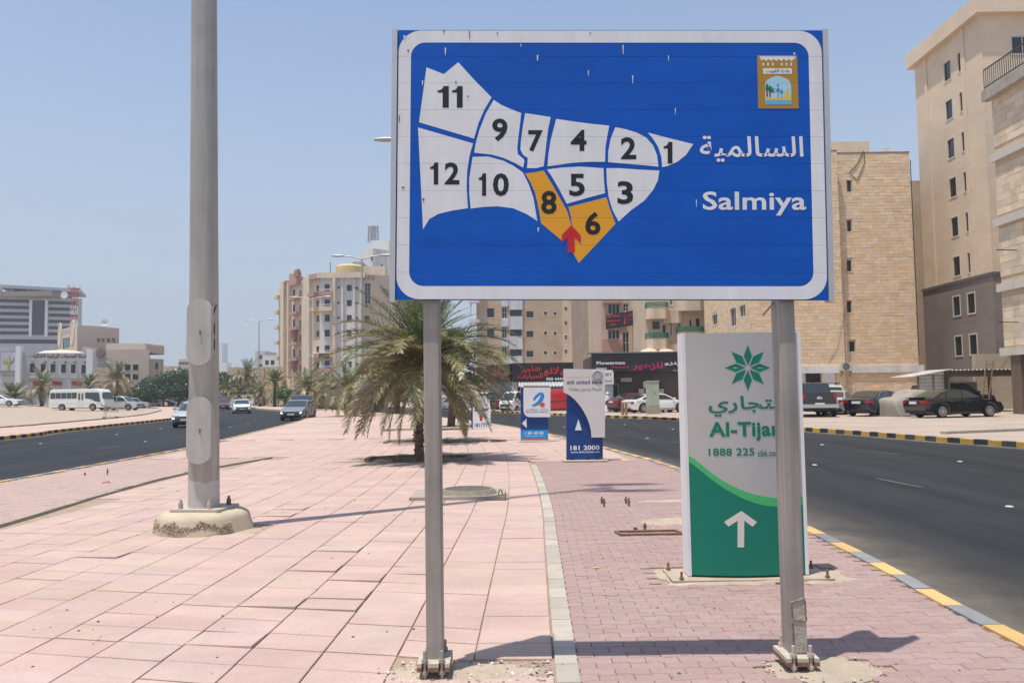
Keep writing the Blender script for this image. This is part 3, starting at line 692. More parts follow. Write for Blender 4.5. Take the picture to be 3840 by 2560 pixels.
# broken ground round the two feet
def patch(name, cx, cy, rx, ry, m, z=.0, n=26, dome=.012, rag=.16, kind='structure'):
    mb = MB(); vs = [(cx, cy, z+dome)]; 
    k = 4
    for r in range(1, k+1):
        for i in range(n):
            t = 2*pi*i/n; s = r/k*(1+random.gauss(0, rag)*(r/k)); vs.append((cx+rx*s*cos(t), cy+ry*s*sin(t), z+dome*(1-(r/k)**2)*(1+random.gauss(0,.3)) - (.012 if r == k else 0)))
    fs = [(0, 1+i, 1+(i+1)%n) for i in range(n)]
    for r in range(k-1):
        for i in range(n): fs.append((1+r*n+i, 1+(r+1)*n+i, 1+(r+1)*n+(i+1)%n, 1+r*n+(i+1)%n))
    mb.add(vs, fs); o = mb.build(name, m, smooth=70); o['kind'] = kind; return o
patch('sand_patch', 1.76, 4.80, .33, .24, SANDL, z=.004, rag=.1)
patch('sand_patch', -.30, 4.83, .52, .19, SANDL, z=-.004, dome=.01, rag=.08)
patch('sand_patch', 2.05, 7.16, .95, .38, SANDL, z=.003, rag=.12)
patch('sand_patch', 2.0, 10.15, .55, .3, SANDL, z=.003, rag=.2)
patch('sand_patch', -3.78, 9.98, .74, .62, SANDL, z=-.002, rag=.06)
patch('sand_patch', 2.55, 12.0, .9, .16, SANDL, z=.003, rag=.2)
PEB = mat('pebble', (.40,.33,.27), .9, var=.3, sc=30, rnd=.5)
def pebble(mb, x, y, r, z=0):
    a = random.random()*6.28; vs = []
    for i in range(6): t = a+2*pi*i/6; vs.append((x+r*cos(t)*random.uniform(.7,1.1), y+r*sin(t)*random.uniform(.6,1.1), z+random.uniform(0,.3)*r))
    vs += [(x+random.gauss(0,.1)*r, y+random.gauss(0,.1)*r, z+r*random.uniform(.5,.9))]
    mb.add(vs, [(i,(i+1)%6,6) for i in range(6)])
mb = MB()
for i in range(520):
    x = random.uniform(-.75,.2); y = random.uniform(4.62,5.03); pebble(mb, x, y, random.choice((.004,.005,.007,.010,.016)), -.002)
for i in range(160):
    t = random.random()*6.28; r = sqrt(random.random()); pebble(mb, 1.76+.36*r*cos(t), 4.8+.25*r*sin(t), random.choice((.004,.006,.010)), .004)
for i in range(160):
    pebble(mb, random.uniform(1.1,3.0), random.uniform(6.75,7.6), random.choice((.004,.006,.01)), .002)
for i in range(80):
    pebble(mb, random.gauss(2.0,.4), random.gauss(10.1,.2), random.choice((.006,.01,.015)), .002)
stuff(mb.build('gravel', PEB))
mb = MB()
for i in range(420):
    y = 4.2+22*random.random()**1.7; x = random.uniform(-.62*y-.5, 3.2)
    if at_y(LN, y)+.3 < x: pebble(mb, x, y, random.choice((.004,.005,.006,.009,.013)), .001)
stuff(mb.build('dirt_crumbs', mat('crumb', (.15,.115,.09), .9, var=.3, sc=20, rnd=.6)))

# ================================================================== THE TALL LAMP MAST
MASTM = mat('mast_steel', (.42, .40, .355), .5, metal=.35, var=.14, sc=1.6, bump=.05, bsc=25)
MASTL = mat('mast_paint', (.50, .47, .43), .6, var=.1, sc=5)
COVM = mat('cover_plate', (.47, .455, .42), .55, metal=.2, var=.1, sc=4)
streak(MASTM, (7, 7, .22), .82, 1.12, 6); streak(COVM, (9, 9, 1.5), .9, 1.06, 5)
MC = (AT(765, 1950, 10.05).x, 10.05, 0)
mt = thing('lamp_mast', 'tall tapered steel lamp mast bolted to a round concrete footing', 'lamp mast', MC)
mb = MB(); prof = [(0,.245),(.40,.245),(.455,.235),(.505,.205),(.525,.16),(.535,.11),(.56,.04),(.57,-.01)]
mb.lathe(prof, 40)
for i, v in enumerate(mb.v):
    t = atan2(v[1], v[0]); r = hypot(v[0], v[1]); s = 1+.012*sin(3*t)+.016*sin(5*t+1)
    mb.v[i] = (v[0]*s, v[1]*s, v[2])
mb.build('footing', mat('footing_plaster', (.50,.42,.31), .9, var=.15, sc=4, bump=.3, bsc=40), mt, smooth=50)
# broken lower rim with exposed aggregate
mb = MB()
for i in range(3200):
    t = radians(random.uniform(195, 325)); top = .135+.03*sin(t*9)+.015*sin(t*23); z = random.uniform(.0, top); rr = .566-.12*z+random.uniform(-.012,.001)
    s = random.uniform(.006,.012); c = Vector((rr*cos(t), rr*sin(t), z)); vs = []
    for k in range(6): vs.append(c + Vector((random.gauss(0,1), random.gauss(0,1), random.gauss(0,.8))).normalized()*s)
    mb.add(vs, [(0,1,2),(0,2,3),(0,3,4),(0,4,1),(5,2,1),(5,3,2),(5,4,3),(5,1,4)])
stuff(mb.build('exposed_aggregate', mat('aggregate', (.52,.425,.325), .95, var=.12, sc=30, rnd=.28), mt, fix=False))
LEAN = -.032; LX = .0035; MH = 28.5
def mast_r(z): return .183 - .0052*z if z < 20 else .079
def mp_(z): return (LX*z, LEAN*z, z)
mb = MB(); zs = [.30,.9,2,3.5,5,7,10,14,18,20,24,MH]
n = 32; 
for z in zs:
    c = mp_(z); r = mast_r(z)
    for i in range(n): t = 2*pi*i/n; mb.v.append((c[0]+r*cos(t), c[1]+r*sin(t), z))
mb.f = [(k*n+i, k*n+(i+1)%n, (k+1)*n+(i+1)%n, (k+1)*n+i) for k in range(len(zs)-1) for i in range(n)]
mb.build('pole', MASTM, mt, smooth=40)
mb = MB(); 
for k in range(2):
    for i in range(n): t = 2*pi*i/n; z = .275 if k == 0 else .60+.02*sin(2*t+.6)+.012*sin(7*t); mb.v.append((LX*z+(mast_r(z)+.0012)*cos(t), LEAN*z+(mast_r(z)+.0012)*sin(t), z))
mb.f = [(i, (i+1)%n, n+(i+1)%n, n+i) for i in range(n)]
mb.build('painted_foot', MASTL, mt, smooth=40)
Mp = Matrix.Translation((.015,-.01,0)) @ Matrix.Rotation(radians(-6), 4, 'Z'); mb = MB()
P = rrect(-.31,-.29,.31,.29,.03,3); mb.ext(P, lambda x, y: Mp @ Vector((x,y,.247)), lambda x, y: Mp @ Vector((x,y,.277))); mb.build('base_plate', DUSTY, mt)
for k, (x, y) in enumerate(((-.205,-.2),(.155,-.205),(.225,.16),(-.2,.2))):
    q = Mp @ Vector((x,y,0)); mb = MB()
    mb.cyl((q.x,q.y,.277),(q.x,q.y,.385),.016,n=10); mb.cyl((q.x,q.y,.278),(q.x,q.y,.312),.031,n=6); mb.cyl((q.x,q.y,.314),(q.x,q.y,.348),.030,n=6)
    mb.build('anchor_bolt', DUSTY if k < 2 else RUST, mt, smooth=45)
# oval access covers
cn = Vector((.085,-1,0)).normalized(); cu = Vector((-cn.y, cn.x, 0))*1
for zc in (2.375, 1.205):
    hw_, hh = .142, .40; P = [(hw_*cos(t), (hh-hw_)+hw_*sin(t)) for t in [pi*i/12 for i in range(13)]] + [(hw_*cos(t), -(hh-hw_)+hw_*sin(t)) for t in [pi+pi*i/12 for i in range(13)]]
    base = Vector(mp_(zc)); rr = mast_r(zc)
    fm = lambda d: (lambda a, b: base + cu*a + Vector((0,0,b)) + cn*(rr+d))
    mb = MB(); mb.ext(P, fm(.048), fm(-.11))
    co = mb.build('cover', COVM, mt, smooth=35)
    mb = MB(); mb.bar(fm(.049)(.015,.01), fm(.066)(.015,.01), .014); mb.bar(fm(.06)(.02,.012), fm(.06)(.015,-.035), .012, .008); mb.build('latch', RUST, co)
class Cyl:
    n = Vector((1,0,0))
    def __init__(s, zc, t0): s.zc = zc; s.t0 = t0
    def __call__(s, a, b, d=0):
        z = s.zc+b; t = s.t0 + a/mast_r(z); c = mp_(z); r = mast_r(z)+d; return Vector((c[0]+r*cos(t), c[1]+r*sin(t), z))
for ch, zc in (('7',2.66),('1',2.42),('1',2.235)):
    text(ch, BLKP, mt, Cyl(zc, radians(-22)), -.05, .05 if ch == '7' else -.005, -.065, .065, .002, bold=.02, name='number')
mb = MB(); pl = Plane(Vector(mp_(1.79))+Vector((.03,-.0,0)), (1,0,0)); mb.quad(*[Cyl(1.79, radians(-98))(a, b, .0015) for a, b in ((-.045,-.03),(.06,-.03),(.06,.03),(-.045,.03))]); mb.build('sticker', mat('old_sticker', (.45,.36,.29), .8, var=.15, sc=40), mt)
tp = Vector(mp_(MH)); 
mb = MB(); mb.bar(tp+Vector((0,-.5,0)), tp+Vector((0,.5,0)), .1); mb.build('crossbar', MASTM, mt)
for s in (-.45,.45):
    mb = MB(); mb.lathe([(.0,-.12),(.14,-.1),(.18,0),(.12,.1),(0,.12)], 12); mb.v = [(x*4+tp.x+.3, y*.9+tp.y+s, z+tp.z) for x, y, z in mb.v]; mb.build('lantern', COVM, mt, smooth=50)
# ================================================================== THE BANK SIGNS ON THE MEDIAN
SILV = mat('brushed_silver', (.50,.485,.46), .42, metal=.25, var=.07, sc=1.5)
GRN = mat('sign_green', (.002,.185,.122), .45, var=.05); GRN2 = mat('sign_light_green', (.065,.45,.15), .4, var=.05)
CREAM = mat('sign_cream', (.66,.62,.575), .45, var=.04)
NAVY = mat('sign_navy', (.008,.050,.21), .42, var=.05); DBLU = mat('letter_navy', (.02,.025,.12), .45, var=0)
LBLU = mat('sign_light_blue', (.02,.27,.62), .4, var=.04); ORNG = mat('sign_red_orange', (.62,.11,.02), .45, var=0); VIOL = mat('letter_violet', (.10,.08,.32), .45, var=0)
GLDL = mat('letter_gold', (.50,.38,.10), .45, var=0); GREYL = mat('letter_grey', (.12,.12,.12), .45, var=0)
WHITEP = mat('white_paint', (.76,.76,.75), .5, var=.05)
# --- green bank pylon beside the right post
Y1 = 7.07; xl = AT(2582, 1700, Y1).x; xr = AT(3004, 1700, Y1).x; ZT = 2.085; ZB = .035
class Curv(Plane):
    def __call__(s, a, b, d=0):
        t = (a-s.wd/2)/(s.wd/2); return s.o + s.u*a + s.w*b + s.n*(d + .07*(1-t*t))
cp = Curv((xl, Y1, 0), (1,0,0)); cp.wd = xr-xl
bs = thing('bank_sign', 'silver and green bank pylon sign with a white arrow behind the right post', 'bank sign', ((xl+xr)/2, Y1+.1, 0))
bo = bs.location.copy()
Q = lambda x, y: cp.px(2450+x*.66986, 1200+y*.66986)
def strip_panel(name, lo, hi, m, d, n=24):
    """curved sheet between two curves lo(a), hi(a)"""
    mb = MB(); A = [cp.wd*i/n for i in range(n+1)]
    mb.add([cp(a, lo(a), d) for a in A]+[cp(a, hi(a), d) for a in A], [(i, i+1, n+2+i, n+1+i) for i in range(n)])
    return mb.build(name, m, bs, off=bo, fix=False)
def pw(pts):
    pts = [Q(*p) for p in pts]
    sp = spline([(p[0], p[1]) for p in pts], 8)
    def f(a):
        if a <= sp[0].x: return sp[0].y
        for i in range(len(sp)-1):
            if sp[i].x <= a <= sp[i+1].x: return sp[i].y + (sp[i+1].y-sp[i].y)*(a-sp[i].x)/max(1e-6, sp[i+1].x-sp[i].x)
        return sp[-1].y
    return f
c1 = pw([(207,757),(290,828),(370,888),(455,933),(540,965),(620,983),(705,991),(830,985)])
c2 = pw([(205,792),(290,865),(370,925),(455,975),(540,1011),(620,1032),(705,1038),(830,1032)])
strip_panel('silver_panel', c1, lambda a: ZT, SILV, 0); strip_panel('light_green_band', c2, c1, GRN2, .0005); strip_panel('green_panel', lambda a: ZB, c2, GRN, 0)
mb = MB(); n = 24; A = [cp.wd*i/n for i in range(n+1)]
mb.add([cp(a, ZB, -.002) for a in A]+[cp(a, ZT, -.002) for a in A], [(i, i+1, n+2+i, n+1+i) for i in range(n)])
mb.add([cp(a, ZT, -.002) for a in A]+[(xr, Y1+.2, ZT),(xl, Y1+.2, ZT)], [tuple(range(n+3))]); mb.add([cp(a, ZB, -.002) for a in A]+[(xr, Y1+.2, ZB),(xl, Y1+.2, ZB)], [tuple(range(n+3))])
mb.quad((xl,Y1+.2,ZB),(xr,Y1+.2,ZB),(xr,Y1+.2,ZT),(xl,Y1+.2,ZT)); mb.build('core', SILV, bs, off=bo)
for x0, x1, nm in ((xl-.028, xl-.001, 'side_panel'), (xr+.001, xr+.03, 'side_panel')):
    mb = MB(); mb.box(x0, x1, Y1-.003, Y1+.215, ZB-.01, ZT+.004); mb.build(nm, WHITEP, bs, off=bo)
for k in range(8):
    t = radians(90+45*k); cx, cy = 516, 268; pts = []
    for r, w_ in ((13,0),(66,23),(127,0),(66,-23)):
        pts.append(Q(cx + r*cos(t)-w_*sin(t), cy - (r*sin(t)+w_*cos(t))))
    mb = MB(); mb.quad(*[cp(a, b, .002) for a, b in pts]); mb.build('star_petal', GRN, bs, off=bo, fix=False)
def ctext(s, x0, y0, x1, y1, m, **k):
    a, b = Q(x0, y1), Q(x1, y0); return text(s, m, bs, cp, a[0], b[0], a[1], b[1], .002, off=bo, **k)
ctext('التجاري', 303, 420, 728, 540, GRN, ar=True, bold=.018); ctext('Al-Tijari', 306, 563, 718, 676, GRN, bold=.032)
ctext('1888 225', 303, 711, 552, 757, GRN, bold=.02); ctext('cbk.com', 572, 722, 703, 759, GRN, bold=.014)
for p in ([(480,1060),(567,1122),(542,1148),(480,1102)], [(480,1060),(480,1102),(410,1148),(386,1122)], [(459,1112),(480,1094),(496,1108),(495,1262),(459,1262)]):
    mb = MB(); mb.quad(*[cp(*Q(*q), .002) for q in p]); mb.build('arrow', CREAM, bs, off=bo, fix=False)
mb = MB(); mb.box(1.31, 2.66, 6.93, 7.40, .004, .018); mb.build('foot_plate', mat('sandy_plate', (.40,.33,.255), .9, var=.2, sc=8), bs, off=bo)
for x, y in ((1.35,7.34),(1.39,6.96),(2.61,6.96),(2.61,7.34)):
    mb = MB(); mb.cyl((x,y,.0),(x,y,.085),.011,n=8); mb.cyl((x,y,.022),(x,y,.036),.02,n=6); mb.build('bolt', RUST, bs, off=bo)

# --- navy and cream pylon
def flat_sign(name, label, Y, x0, x1, z0, depth, tx):
    t = thing(name, label, 'bank sign', ((AT(x0, tx, Y).x+AT(x1, tx, Y).x)/2, Y, 0)); return t, t.location.copy(), Plane((0, Y, 0), (1,0,0))
K3 = lambda x, y: (1600+x*.5102, 1000+y*.5102)
t2, o2, p2 = flat_sign('bank_sign', 'navy and cream bank pylon with a white upward triangle', 19.0, 2125, 2262, 0, .2, 1600)
q2 = lambda x, y: p2.px(*K3(x, y))
def slab(parent, off, pl, poly, m, d0, d1, name):
    mb = MB(); mb.ext(poly, lambda a, b: pl(a, b, d1), lambda a, b: pl(a, b, d0)); return mb.build(name, m, parent, off=off)
slab(t2, o2, p2, [q2(*q) for q in ((1028,1416),(1295,1418),(1294,900),(1029,900))], NAVY, -.13, 0, 'navy_body')
cv = [(1008,922),(1030,933),(1058,950),(1086,974),(1112,1003),(1138,1038),(1160,1075),(1180,1115),(1196,1160),(1206,1205),(1210,1252)]
slab(t2, o2, p2, [q2(*q) for q in ([(1308,1252),(1308,755),(1008,750)]+cv)], CREAM, -.19, .07, 'cream_panel')
slab(t2, o2, p2, [q2(*q) for q in ((1090,1201),(1140,1200),(1115,1118))], WHITEP, 0, .012, 'triangle')
def ptext(parent, off, pl, q, s, x0, y0, x1, y1, m, d=.002, **k):
    a, b = q(x0, y1), q(x1, y0); return text(s, m, parent, pl, a[0], b[0], a[1], b[1], d, off=off, **k)
ptext(t2, o2, p2, q2, 'ahli united bank', 1030, 830, 1290, 864, DBLU, .073, bold=.012)
ptext(t2, o2, p2, q2, 'البنك الأهلي المتحد', 1030, 797, 1200, 820, GLDL, .073, ar=True, bold=.004)
ptext(t2, o2, p2, q2, 'شريعة وحسن معاملة', 1043, 880, 1280, 918, GREYL, .073, ar=True)
ptext(t2, o2, p2, q2, '181 2000', 1057, 1310, 1270, 1347, WHITEP, .002, bold=.03); ptext(t2, o2, p2, q2, 'www.ahliunited.com', 1057, 1350, 1271, 1368, WHITEP, .002, bold=.012)
c = q2(1251, 793); mb = MB(); mb.lathe([(.125,0),(.118,.02),(.09,.03),(.085,.02),(0,.022)], 20); mb.v = [tuple(p2(c[0]+x, c[1]+y, .07+z)) for x, y, z in mb.v]; mb.build('round_emblem', mat('embossed_grey', (.42,.41,.39), .5, var=.1), t2, off=o2, smooth=40)
mb = MB(); a = p2.px(2110, 1733)[0]; b = p2.px(2276, 1733)[0]; mb.box(a, b, 18.75, 19.3, .01, .035); mb.build('foot_plate', DUSTY, t2, off=o2)
for x in (2146, 2205, 2240): c = p2.px(x, 1730)[0]; mb = MB(); mb.box(c-.03, c+.03, 18.95, 19.1, .035, .09); mb.build('foot_bracket', mat('black_steel', (.03,.03,.03), .5), t2, off=o2)

# --- blue and white pylon with the swoosh
t3, o3, p3 = flat_sign('bank_sign', 'small blue bank sign with a white panel, blue swoosh and left-pointing triangle', 26.8, 1953, 2056, 0, .2, 1500)
q3 = lambda x, y: p3.px(*K3(x, y))
slab(t3, o3, p3, [q3(*q) for q in ((691,1272),(893,1272),(894,897),(690,897))], NAVY, -.16, 0, 'blue_body')
slab(t3, o3, p3, [q3(*q) for q in ((690,1286),(894,1286),(894,1273),(690,1273))], mat('foot_box', (.45,.43,.40), .7), -.2, .05, 'foot_box')
slab(t3, o3, p3, [q3(*q) for q in ((691,1261),(893,1262),(893,1198),(691,1198))], LBLU, 0, .004, 'light_blue_band')
slab(t3, o3, p3, [q3(*q) for q in ((691,1272),(893,1272),(893,1263),(691,1262))], ORNG, 0, .004, 'orange_band')
lc = [(712,1050),(714,1070),(722,1087),(735,1098),(752,1103)]
slab(t3, o3, p3, [q3(*q) for q in (lc+[(908,1104),(910,882),(711,882)])], WHITEP, -.02, .05, 'white_panel')
for i in range(16): a, b = q3(712+12.6*i, 889); mb = MB(); mb.cyl(p3(a+.0, b+.05, .05), p3(a+.0, b+.05, -.18), .045, n=8); mb.build('roll', WHITEP, t3, off=o3)
slab(t3, o3, p3, [q3(*q) for q in ((700,1150),(735,1184),(735,1114))], WHITEP, 0, .006, 'triangle')
slab(t3, o3, p3, [q3(*q) for q in ((781,970),(800,945),(822,928),(845,919),(840,938),(822,950),(805,965),(792,985))][::-1], mat('swoosh_blue', (.02,.20,.66), .4, var=0), .05, .054, 'swoosh')
slab(t3, o3, p3, [q3(*q) for q in ((848,920),(862,935),(864,955),(855,980),(838,1002),(812,1018),(788,1027),(768,1017),(792,1006),(815,988),(832,962),(842,938))][::-1], LBLU, .05, .0545, 'swoosh')
c = q3(849, 1013); mb = MB(); mb.lathe([(.075,0),(.075,.005),(0,.005)], 12); mb.v = [tuple(p3(c[0]+x*1.2, c[1]+y, .05+z)) for x, y, z in mb.v]; mb.build('dot', ORNG, t3, off=o3)
ptext(t3, o3, p3, q3, 'بنك برقان', 730, 1037, 893, 1058, VIOL, .053, ar=True, bold=.006); ptext(t3, o3, p3, q3, 'BURGAN BANK', 730, 1060, 893, 1073, VIOL, .053, bold=.012)
ptext(t3, o3, p3, q3, '1 80 40 80', 722, 1210, 860, 1232, WHITEP, .006, bold=.02); ptext(t3, o3, p3, q3, 'www.burgan.com', 725, 1236, 858, 1248, WHITEP, .006, bold=.012)
mb = MB(); a = p3.px(1945, 1656)[0]; b = p3.px(2062, 1656)[0]; mb.box(a, b, 26.5, 27.15, .005, .03); mb.build('foot_plate', DUSTY, t3, off=o3)
# --- white board with a red arrow, half hidden by the palm
t4, o4, p4 = flat_sign('bank_sign', 'white board with red arrow and phone number behind the palm fronds', 36.7, 1768, 1840, 0, .2, 1550)
K4 = lambda x, y: (1230+x*.4719, 1020+y*.4719); q4 = lambda x, y: p4.px(*K4(x, y))
slab(t4, o4, p4, [q4(*q) for q in ((1150,1245),(1292,1245),(1290,985),(1150,985))], WHITEP, -.12, 0, 'white_face')
slab(t4, o4, p4, [q4(*q) for q in ((1139,1245),(1149,1245),(1149,985),(1139,985))], DBLU, -.2, .01, 'navy_side')
ptext(t4, o4, p4, q4, '1817771', 1166, 1198, 1280, 1230, DBLU, .003, bold=.02)
slab(t4, o4, p4, [q4(*q) for q in ((1207,1181),(1227,1181),(1227,1150),(1236,1150),(1217,1122),(1198,1150),(1207,1150))], RED, 0, .005, 'arrow')
slab(t4, o4, p4, [q4(*q) for q in ((1160,1103),(1200,1106),(1240,1100),(1278,1086),(1278,1076),(1240,1090),(1200,1097),(1160,1096))][::1], BLKP, 0, .005, 'curve')
ptext(t4, o4, p4, q4, 'بنك', 1195, 1030, 1270, 1070, DBLU, .003, ar=True)

# ================================================================== SMALL THINGS IN THE PAVING
mh = thing('manhole', 'round concrete manhole on a pale slab set into the tiles', 'manhole', (-.85,12.9,0)); ho = mh.location.copy()
mb = MB(); mb.box(-1.58,-.14,12.42,13.42,-.01,.05); mb.build('slab', CONC, mh, off=ho)
mb = MB(); mb.lathe([(.46,.05),(.46,.052),(.40,.115),(.355,.118),(.35,.10),(0,.10)], 28, (-.72,12.92,0)); mb.build('collar', mat('old_concrete', (.22,.185,.14), .9, var=.25, sc=12, bump=.3), mh, off=ho, smooth=30)
mb = MB(); mb.lathe([(.335,.102),(.33,.112),(0,.112)], 24, (-.72,12.92,0)); mb.build('lid', mat('iron_lid', (.13,.12,.105), .8, metal=.3, var=.3, sc=20, bump=.4), mh, off=ho, smooth=30)
for x in (-1.22,-.21):
    mb = MB(); pts = [Vector((x+.03*cos(t), 12.6, .05+.08*sin(t))) for t in [pi*i/6 for i in range(7)]]; mb.tube(pts, .008, 6); mb.build('lifting_loop', RUST, mh, off=ho)
stubs = [(G(1350+x*.489, 1650+y*.489)) for x, y in ((1855,487),(1872,508),(2040,487),(2062,506),(2185,688),(2112,700))] + [G(x*.723, 1700+y*.723) for x, y in ((440,113),(557,110))]
for i, p in enumerate(stubs):
    mb = MB(); h = (.10,.11,.10,.12,.08,.05,.06,.13)[i]; mb.cyl((0,0,-.01),(0,0,h),.012,n=8); mb.cyl((0,0,h*.35),(0,0,h*.35+.03),.022,n=6)
    o = mb.build('bolt_stub', RUST, smooth=50); o.location = p; tag(o, 'rusty anchor bolt stub in the paving, ' + ('left pair, farther one', 'left pair, nearer one', 'second pair, farther one', 'second pair, nearer one', 'lone one at the back of the rusty frame', 'short stump at the corner of the rusty frame', 'far left paving, the shorter one', 'far left paving, the taller one')[i], 'bolt', 'left-over anchor bolts in the paving')
mb = MB(); fr = [(-.35,-.12),(.35,-.1),(.3,.12),(-.38,.1)]
for i in range(4): mb.bar((fr[i][0],fr[i][1],.012),(fr[(i+1)%4][0],fr[(i+1)%4][1],.012),.03,.024)
o = mb.build('frame', RUST); o.location = G(2440, 2000); tag(o, 'rusty flat steel frame lying in sand on the right-hand paving', 'steel frame')
mb = MB(); mb.quad((-.04,0,.004),(.0,-.018,.012),(.05,0,.006),(.0,.02,.016)); o = mb.build('leaf', mat('yellow_leaf', (.55,.40,.08), .7)); o.location = G(2235, 2131); tag(o, 'small dry yellow leaf lying on the pink pavers', 'leaf')
p = G(383, 1812); mb = MB(); pts = [Vector((.0,0,.01)),Vector((.05,.02,.02)),Vector((.1,.03,.035)),(Vector((.14,.01,.01)))]; mb.tube(pts, .009, 5); o = mb.build('tape', mat('red_tape', (.35,.03,.03), .6)); o.location = p; tag(o, 'scrap of red tape lying by the bolt stubs on the left', 'tape scrap')

# ================================================================== PALMS
def leafmat(name, c, rnd=.22):
    m = mat(name, c, .38, var=.18, sc=3, rnd=rnd, hue=.2, spec=.45); n = m.node_tree.nodes; l = m.node_tree.links
    if 'Translucent BSDF' in n: return m
    b = n['Principled BSDF']; t = n.new('ShaderNodeBsdfTranslucent'); x = n.new('ShaderNodeMixShader'); x.inputs[0].default_value = .22
    l.new(b.inputs['Base Color'].links[0].from_socket, t.inputs[0]); l.new(b.outputs[0], x.inputs[1]); l.new(t.outputs[0], x.inputs[2]); l.new(x.outputs[0], n['Material Output'].inputs[0])
    return m
F_GRN = leafmat('frond_green', (.12,.15,.055)); F_MID = leafmat('frond_olive', (.24,.215,.095)); F_DRY = leafmat('frond_dry', (.38,.31,.18)); F_DEAD = leafmat('frond_dead', (.30,.215,.13))
BARK = mat('palm_bark', (.135,.098,.068), .95, var=.35, sc=9, rnd=.3, bump=.6, bsc=30)
def frond_mesh(L, e0, e1, n, lw, m, ll=.36, seed=0, bend=1.0, side=0, far=False):
    """one pinnate leaf: rib and leaflets, growing along +x and up"""
    rg = random.Random(seed); mb = MB(); K = 14; P = [Vector((0,0,0))]; T = []
    sw = side
    for i in range(K):
        s = (i+.5)/K; e = e0 + (e1-e0)*s**bend; a = sw*s*s
        d = Vector((cos(e)*cos(a), cos(e)*sin(a), sin(e))); T.append(d); P.append(P[-1]+d*(L/K))
    T.append(T[-1])
    for i in range(K): mb.cyl(P[i], P[i+1], .018*(1-i/K)+.004, .018*(1-(i+1)/K)+.004, 4, False)
    for i in range(n):
        s = .16 + .84*(i+rg.random()*.6)/n; f = s*K; k = min(K-1, int(f)); p = P[k] + (P[k+1]-P[k])*(f-k); t = T[k]
        sidev = t.cross(Vector((0,0,1))).normalized(); up = sidev.cross(t)
        l = ll*(.35+.65*sin(pi*min(1, .18+s*.86)))*(1 if s < .9 else .75)
        for sg_ in (-1, 1):
            if rg.random() < .05: continue
            fw = rg.uniform(.55,.95)+.5*s; lift = rg.uniform(.05,.55)*(1 if not far else .8); 
            d = (sidev*sg_ + t*fw + up*lift).normalized(); ln = l*rg.uniform(.8,1.15)
            wv = t.cross(d).normalized().cross(d).normalized()*lw*rg.uniform(.8,1.2)
            q = p+d*ln*.55+Vector((0,0,-.01)); r = p+d*ln+Vector((0,0,-.16*ln*rg.uniform(.3,1.6)))
            mb.add([p-wv*.5, p+wv*.5, q+wv*.5, q-wv*.5, r], [(0,1,2,3),(3,2,4)])
    return mb.mesh('frond', m, fix=False)
def palm_trunk(h, r, m=BARK, seed=1, lean=(0,0), rough=.3, rings=None):
    rg = random.Random(seed); mb = MB(); n = 11; rings = rings or int(h/.11); vs = []
    for k in range(rings*2+1):
        z = h*k/(rings*2); rr = r*(1.25-.35*min(1, z/.5))*(1+.0) * (1.12 if k % 2 else .95)
        for i in range(n): t = 2*pi*i/n+k*.3; q = rr*(1+rg.uniform(-.1,.12)); vs.append((lean[0]*z*z+q*cos(t), lean[1]*z*z+q*sin(t), z-.03))
    mb.add(vs, [(k*n+i, k*n+(i+1)%n, (k+1)*n+(i+1)%n, (k+1)*n+i) for k in range(rings*2) for i in range(n)])
    # old leaf bases
    for k in range(int(h*26)):
        z = rg.uniform(.1,1)*h; t = k*2.399; rr = r*.95; c = Vector((lean[0]*z*z+rr*cos(t), lean[1]*z*z+rr*sin(t), z)); o = Vector((cos(t),sin(t),.9)).normalized(); s_ = Vector((-sin(t),cos(t),0))
        w_ = .035*r/.12; mb.add([c-s_*w_, c+s_*w_, c+s_*w_*.6+o*.1, c-s_*w_*.6+o*.1, c+Vector((0,0,.05))], [(0,1,2,3),(0,3,4),(1,4,2),(3,2,4)])
    return mb.mesh('trunk', m, fix=False)
def palm(label, x, y, z, h, L, n, fm, seed, group='date palms along the street', lean=(0,0), r=.12, low=-.9):
    """fm(i/n) -> list of frond meshes to choose from, top to bottom"""
    rg = random.Random(seed); t = thing('palm_tree', label, 'palm tree', (x, y, z), 0, group)
    link('trunk', palm_trunk(h, r, seed=seed, lean=lean), t)
    top = Vector((lean[0]*h*h, lean[1]*h*h, h))
    for i in range(n):
        s = (i+.5)/n; me = fm(s, rg); o = link('frond', me, t); o.location = top + Vector((0,0,-.22*s)); o.rotation_euler = (rg.gauss(0,.12), rg.gauss(0,.07), i*2.39996+rg.gauss(0,.15))
        k = rg.uniform(.85,1.1); o.scale = (k, k, k)
    mb = MB(); mb.lathe([(r*1.1,-.45),(r*1.5,-.2),(r*1.5,0),(r*.9,.15),(0,.2)], 9); mb.build('crown_heart', mat('palm_fibre', (.11,.07,.04), .95, var=.4, sc=12, bump=.5), t).location = top
    return t
D = radians
near_f = {k: [] for k in range(5)}
for i in range(4): near_f[0].append(frond_mesh(2.5, D(82-7*i), D(46-10*i), 64, .016, F_GRN, .44, 10+i, 1.2, .1*(i-1.5)))
for i in range(5): near_f[1].append(frond_mesh(2.55, D(60-6*i), D(-10-10*i), 66, .019, F_MID if i % 2 else F_GRN, .46, 20+i, 1.2, .25*(i-2)))
for i in range(6): near_f[2].append(frond_mesh(2.6, D(34-6*i), D(-36-6*i), 66, .019, F_DRY if i % 3 == 2 else F_MID, .46, 30+i, 1.1, .3*(i-2.5)))
for i in range(5): near_f[3].append(frond_mesh(2.45, D(12-6*i), D(-70-3*i), 62, .018, F_DRY if i % 2 else F_MID, .42, 40+i, 1.0, .3*(i-2)))
for i in range(4): near_f[4].append(frond_mesh(2.0, D(-12-8*i), D(-84), 50, .016, F_DEAD if i % 2 else F_DRY, .36, 50+i, 1.0, .3*(i-1.5)))
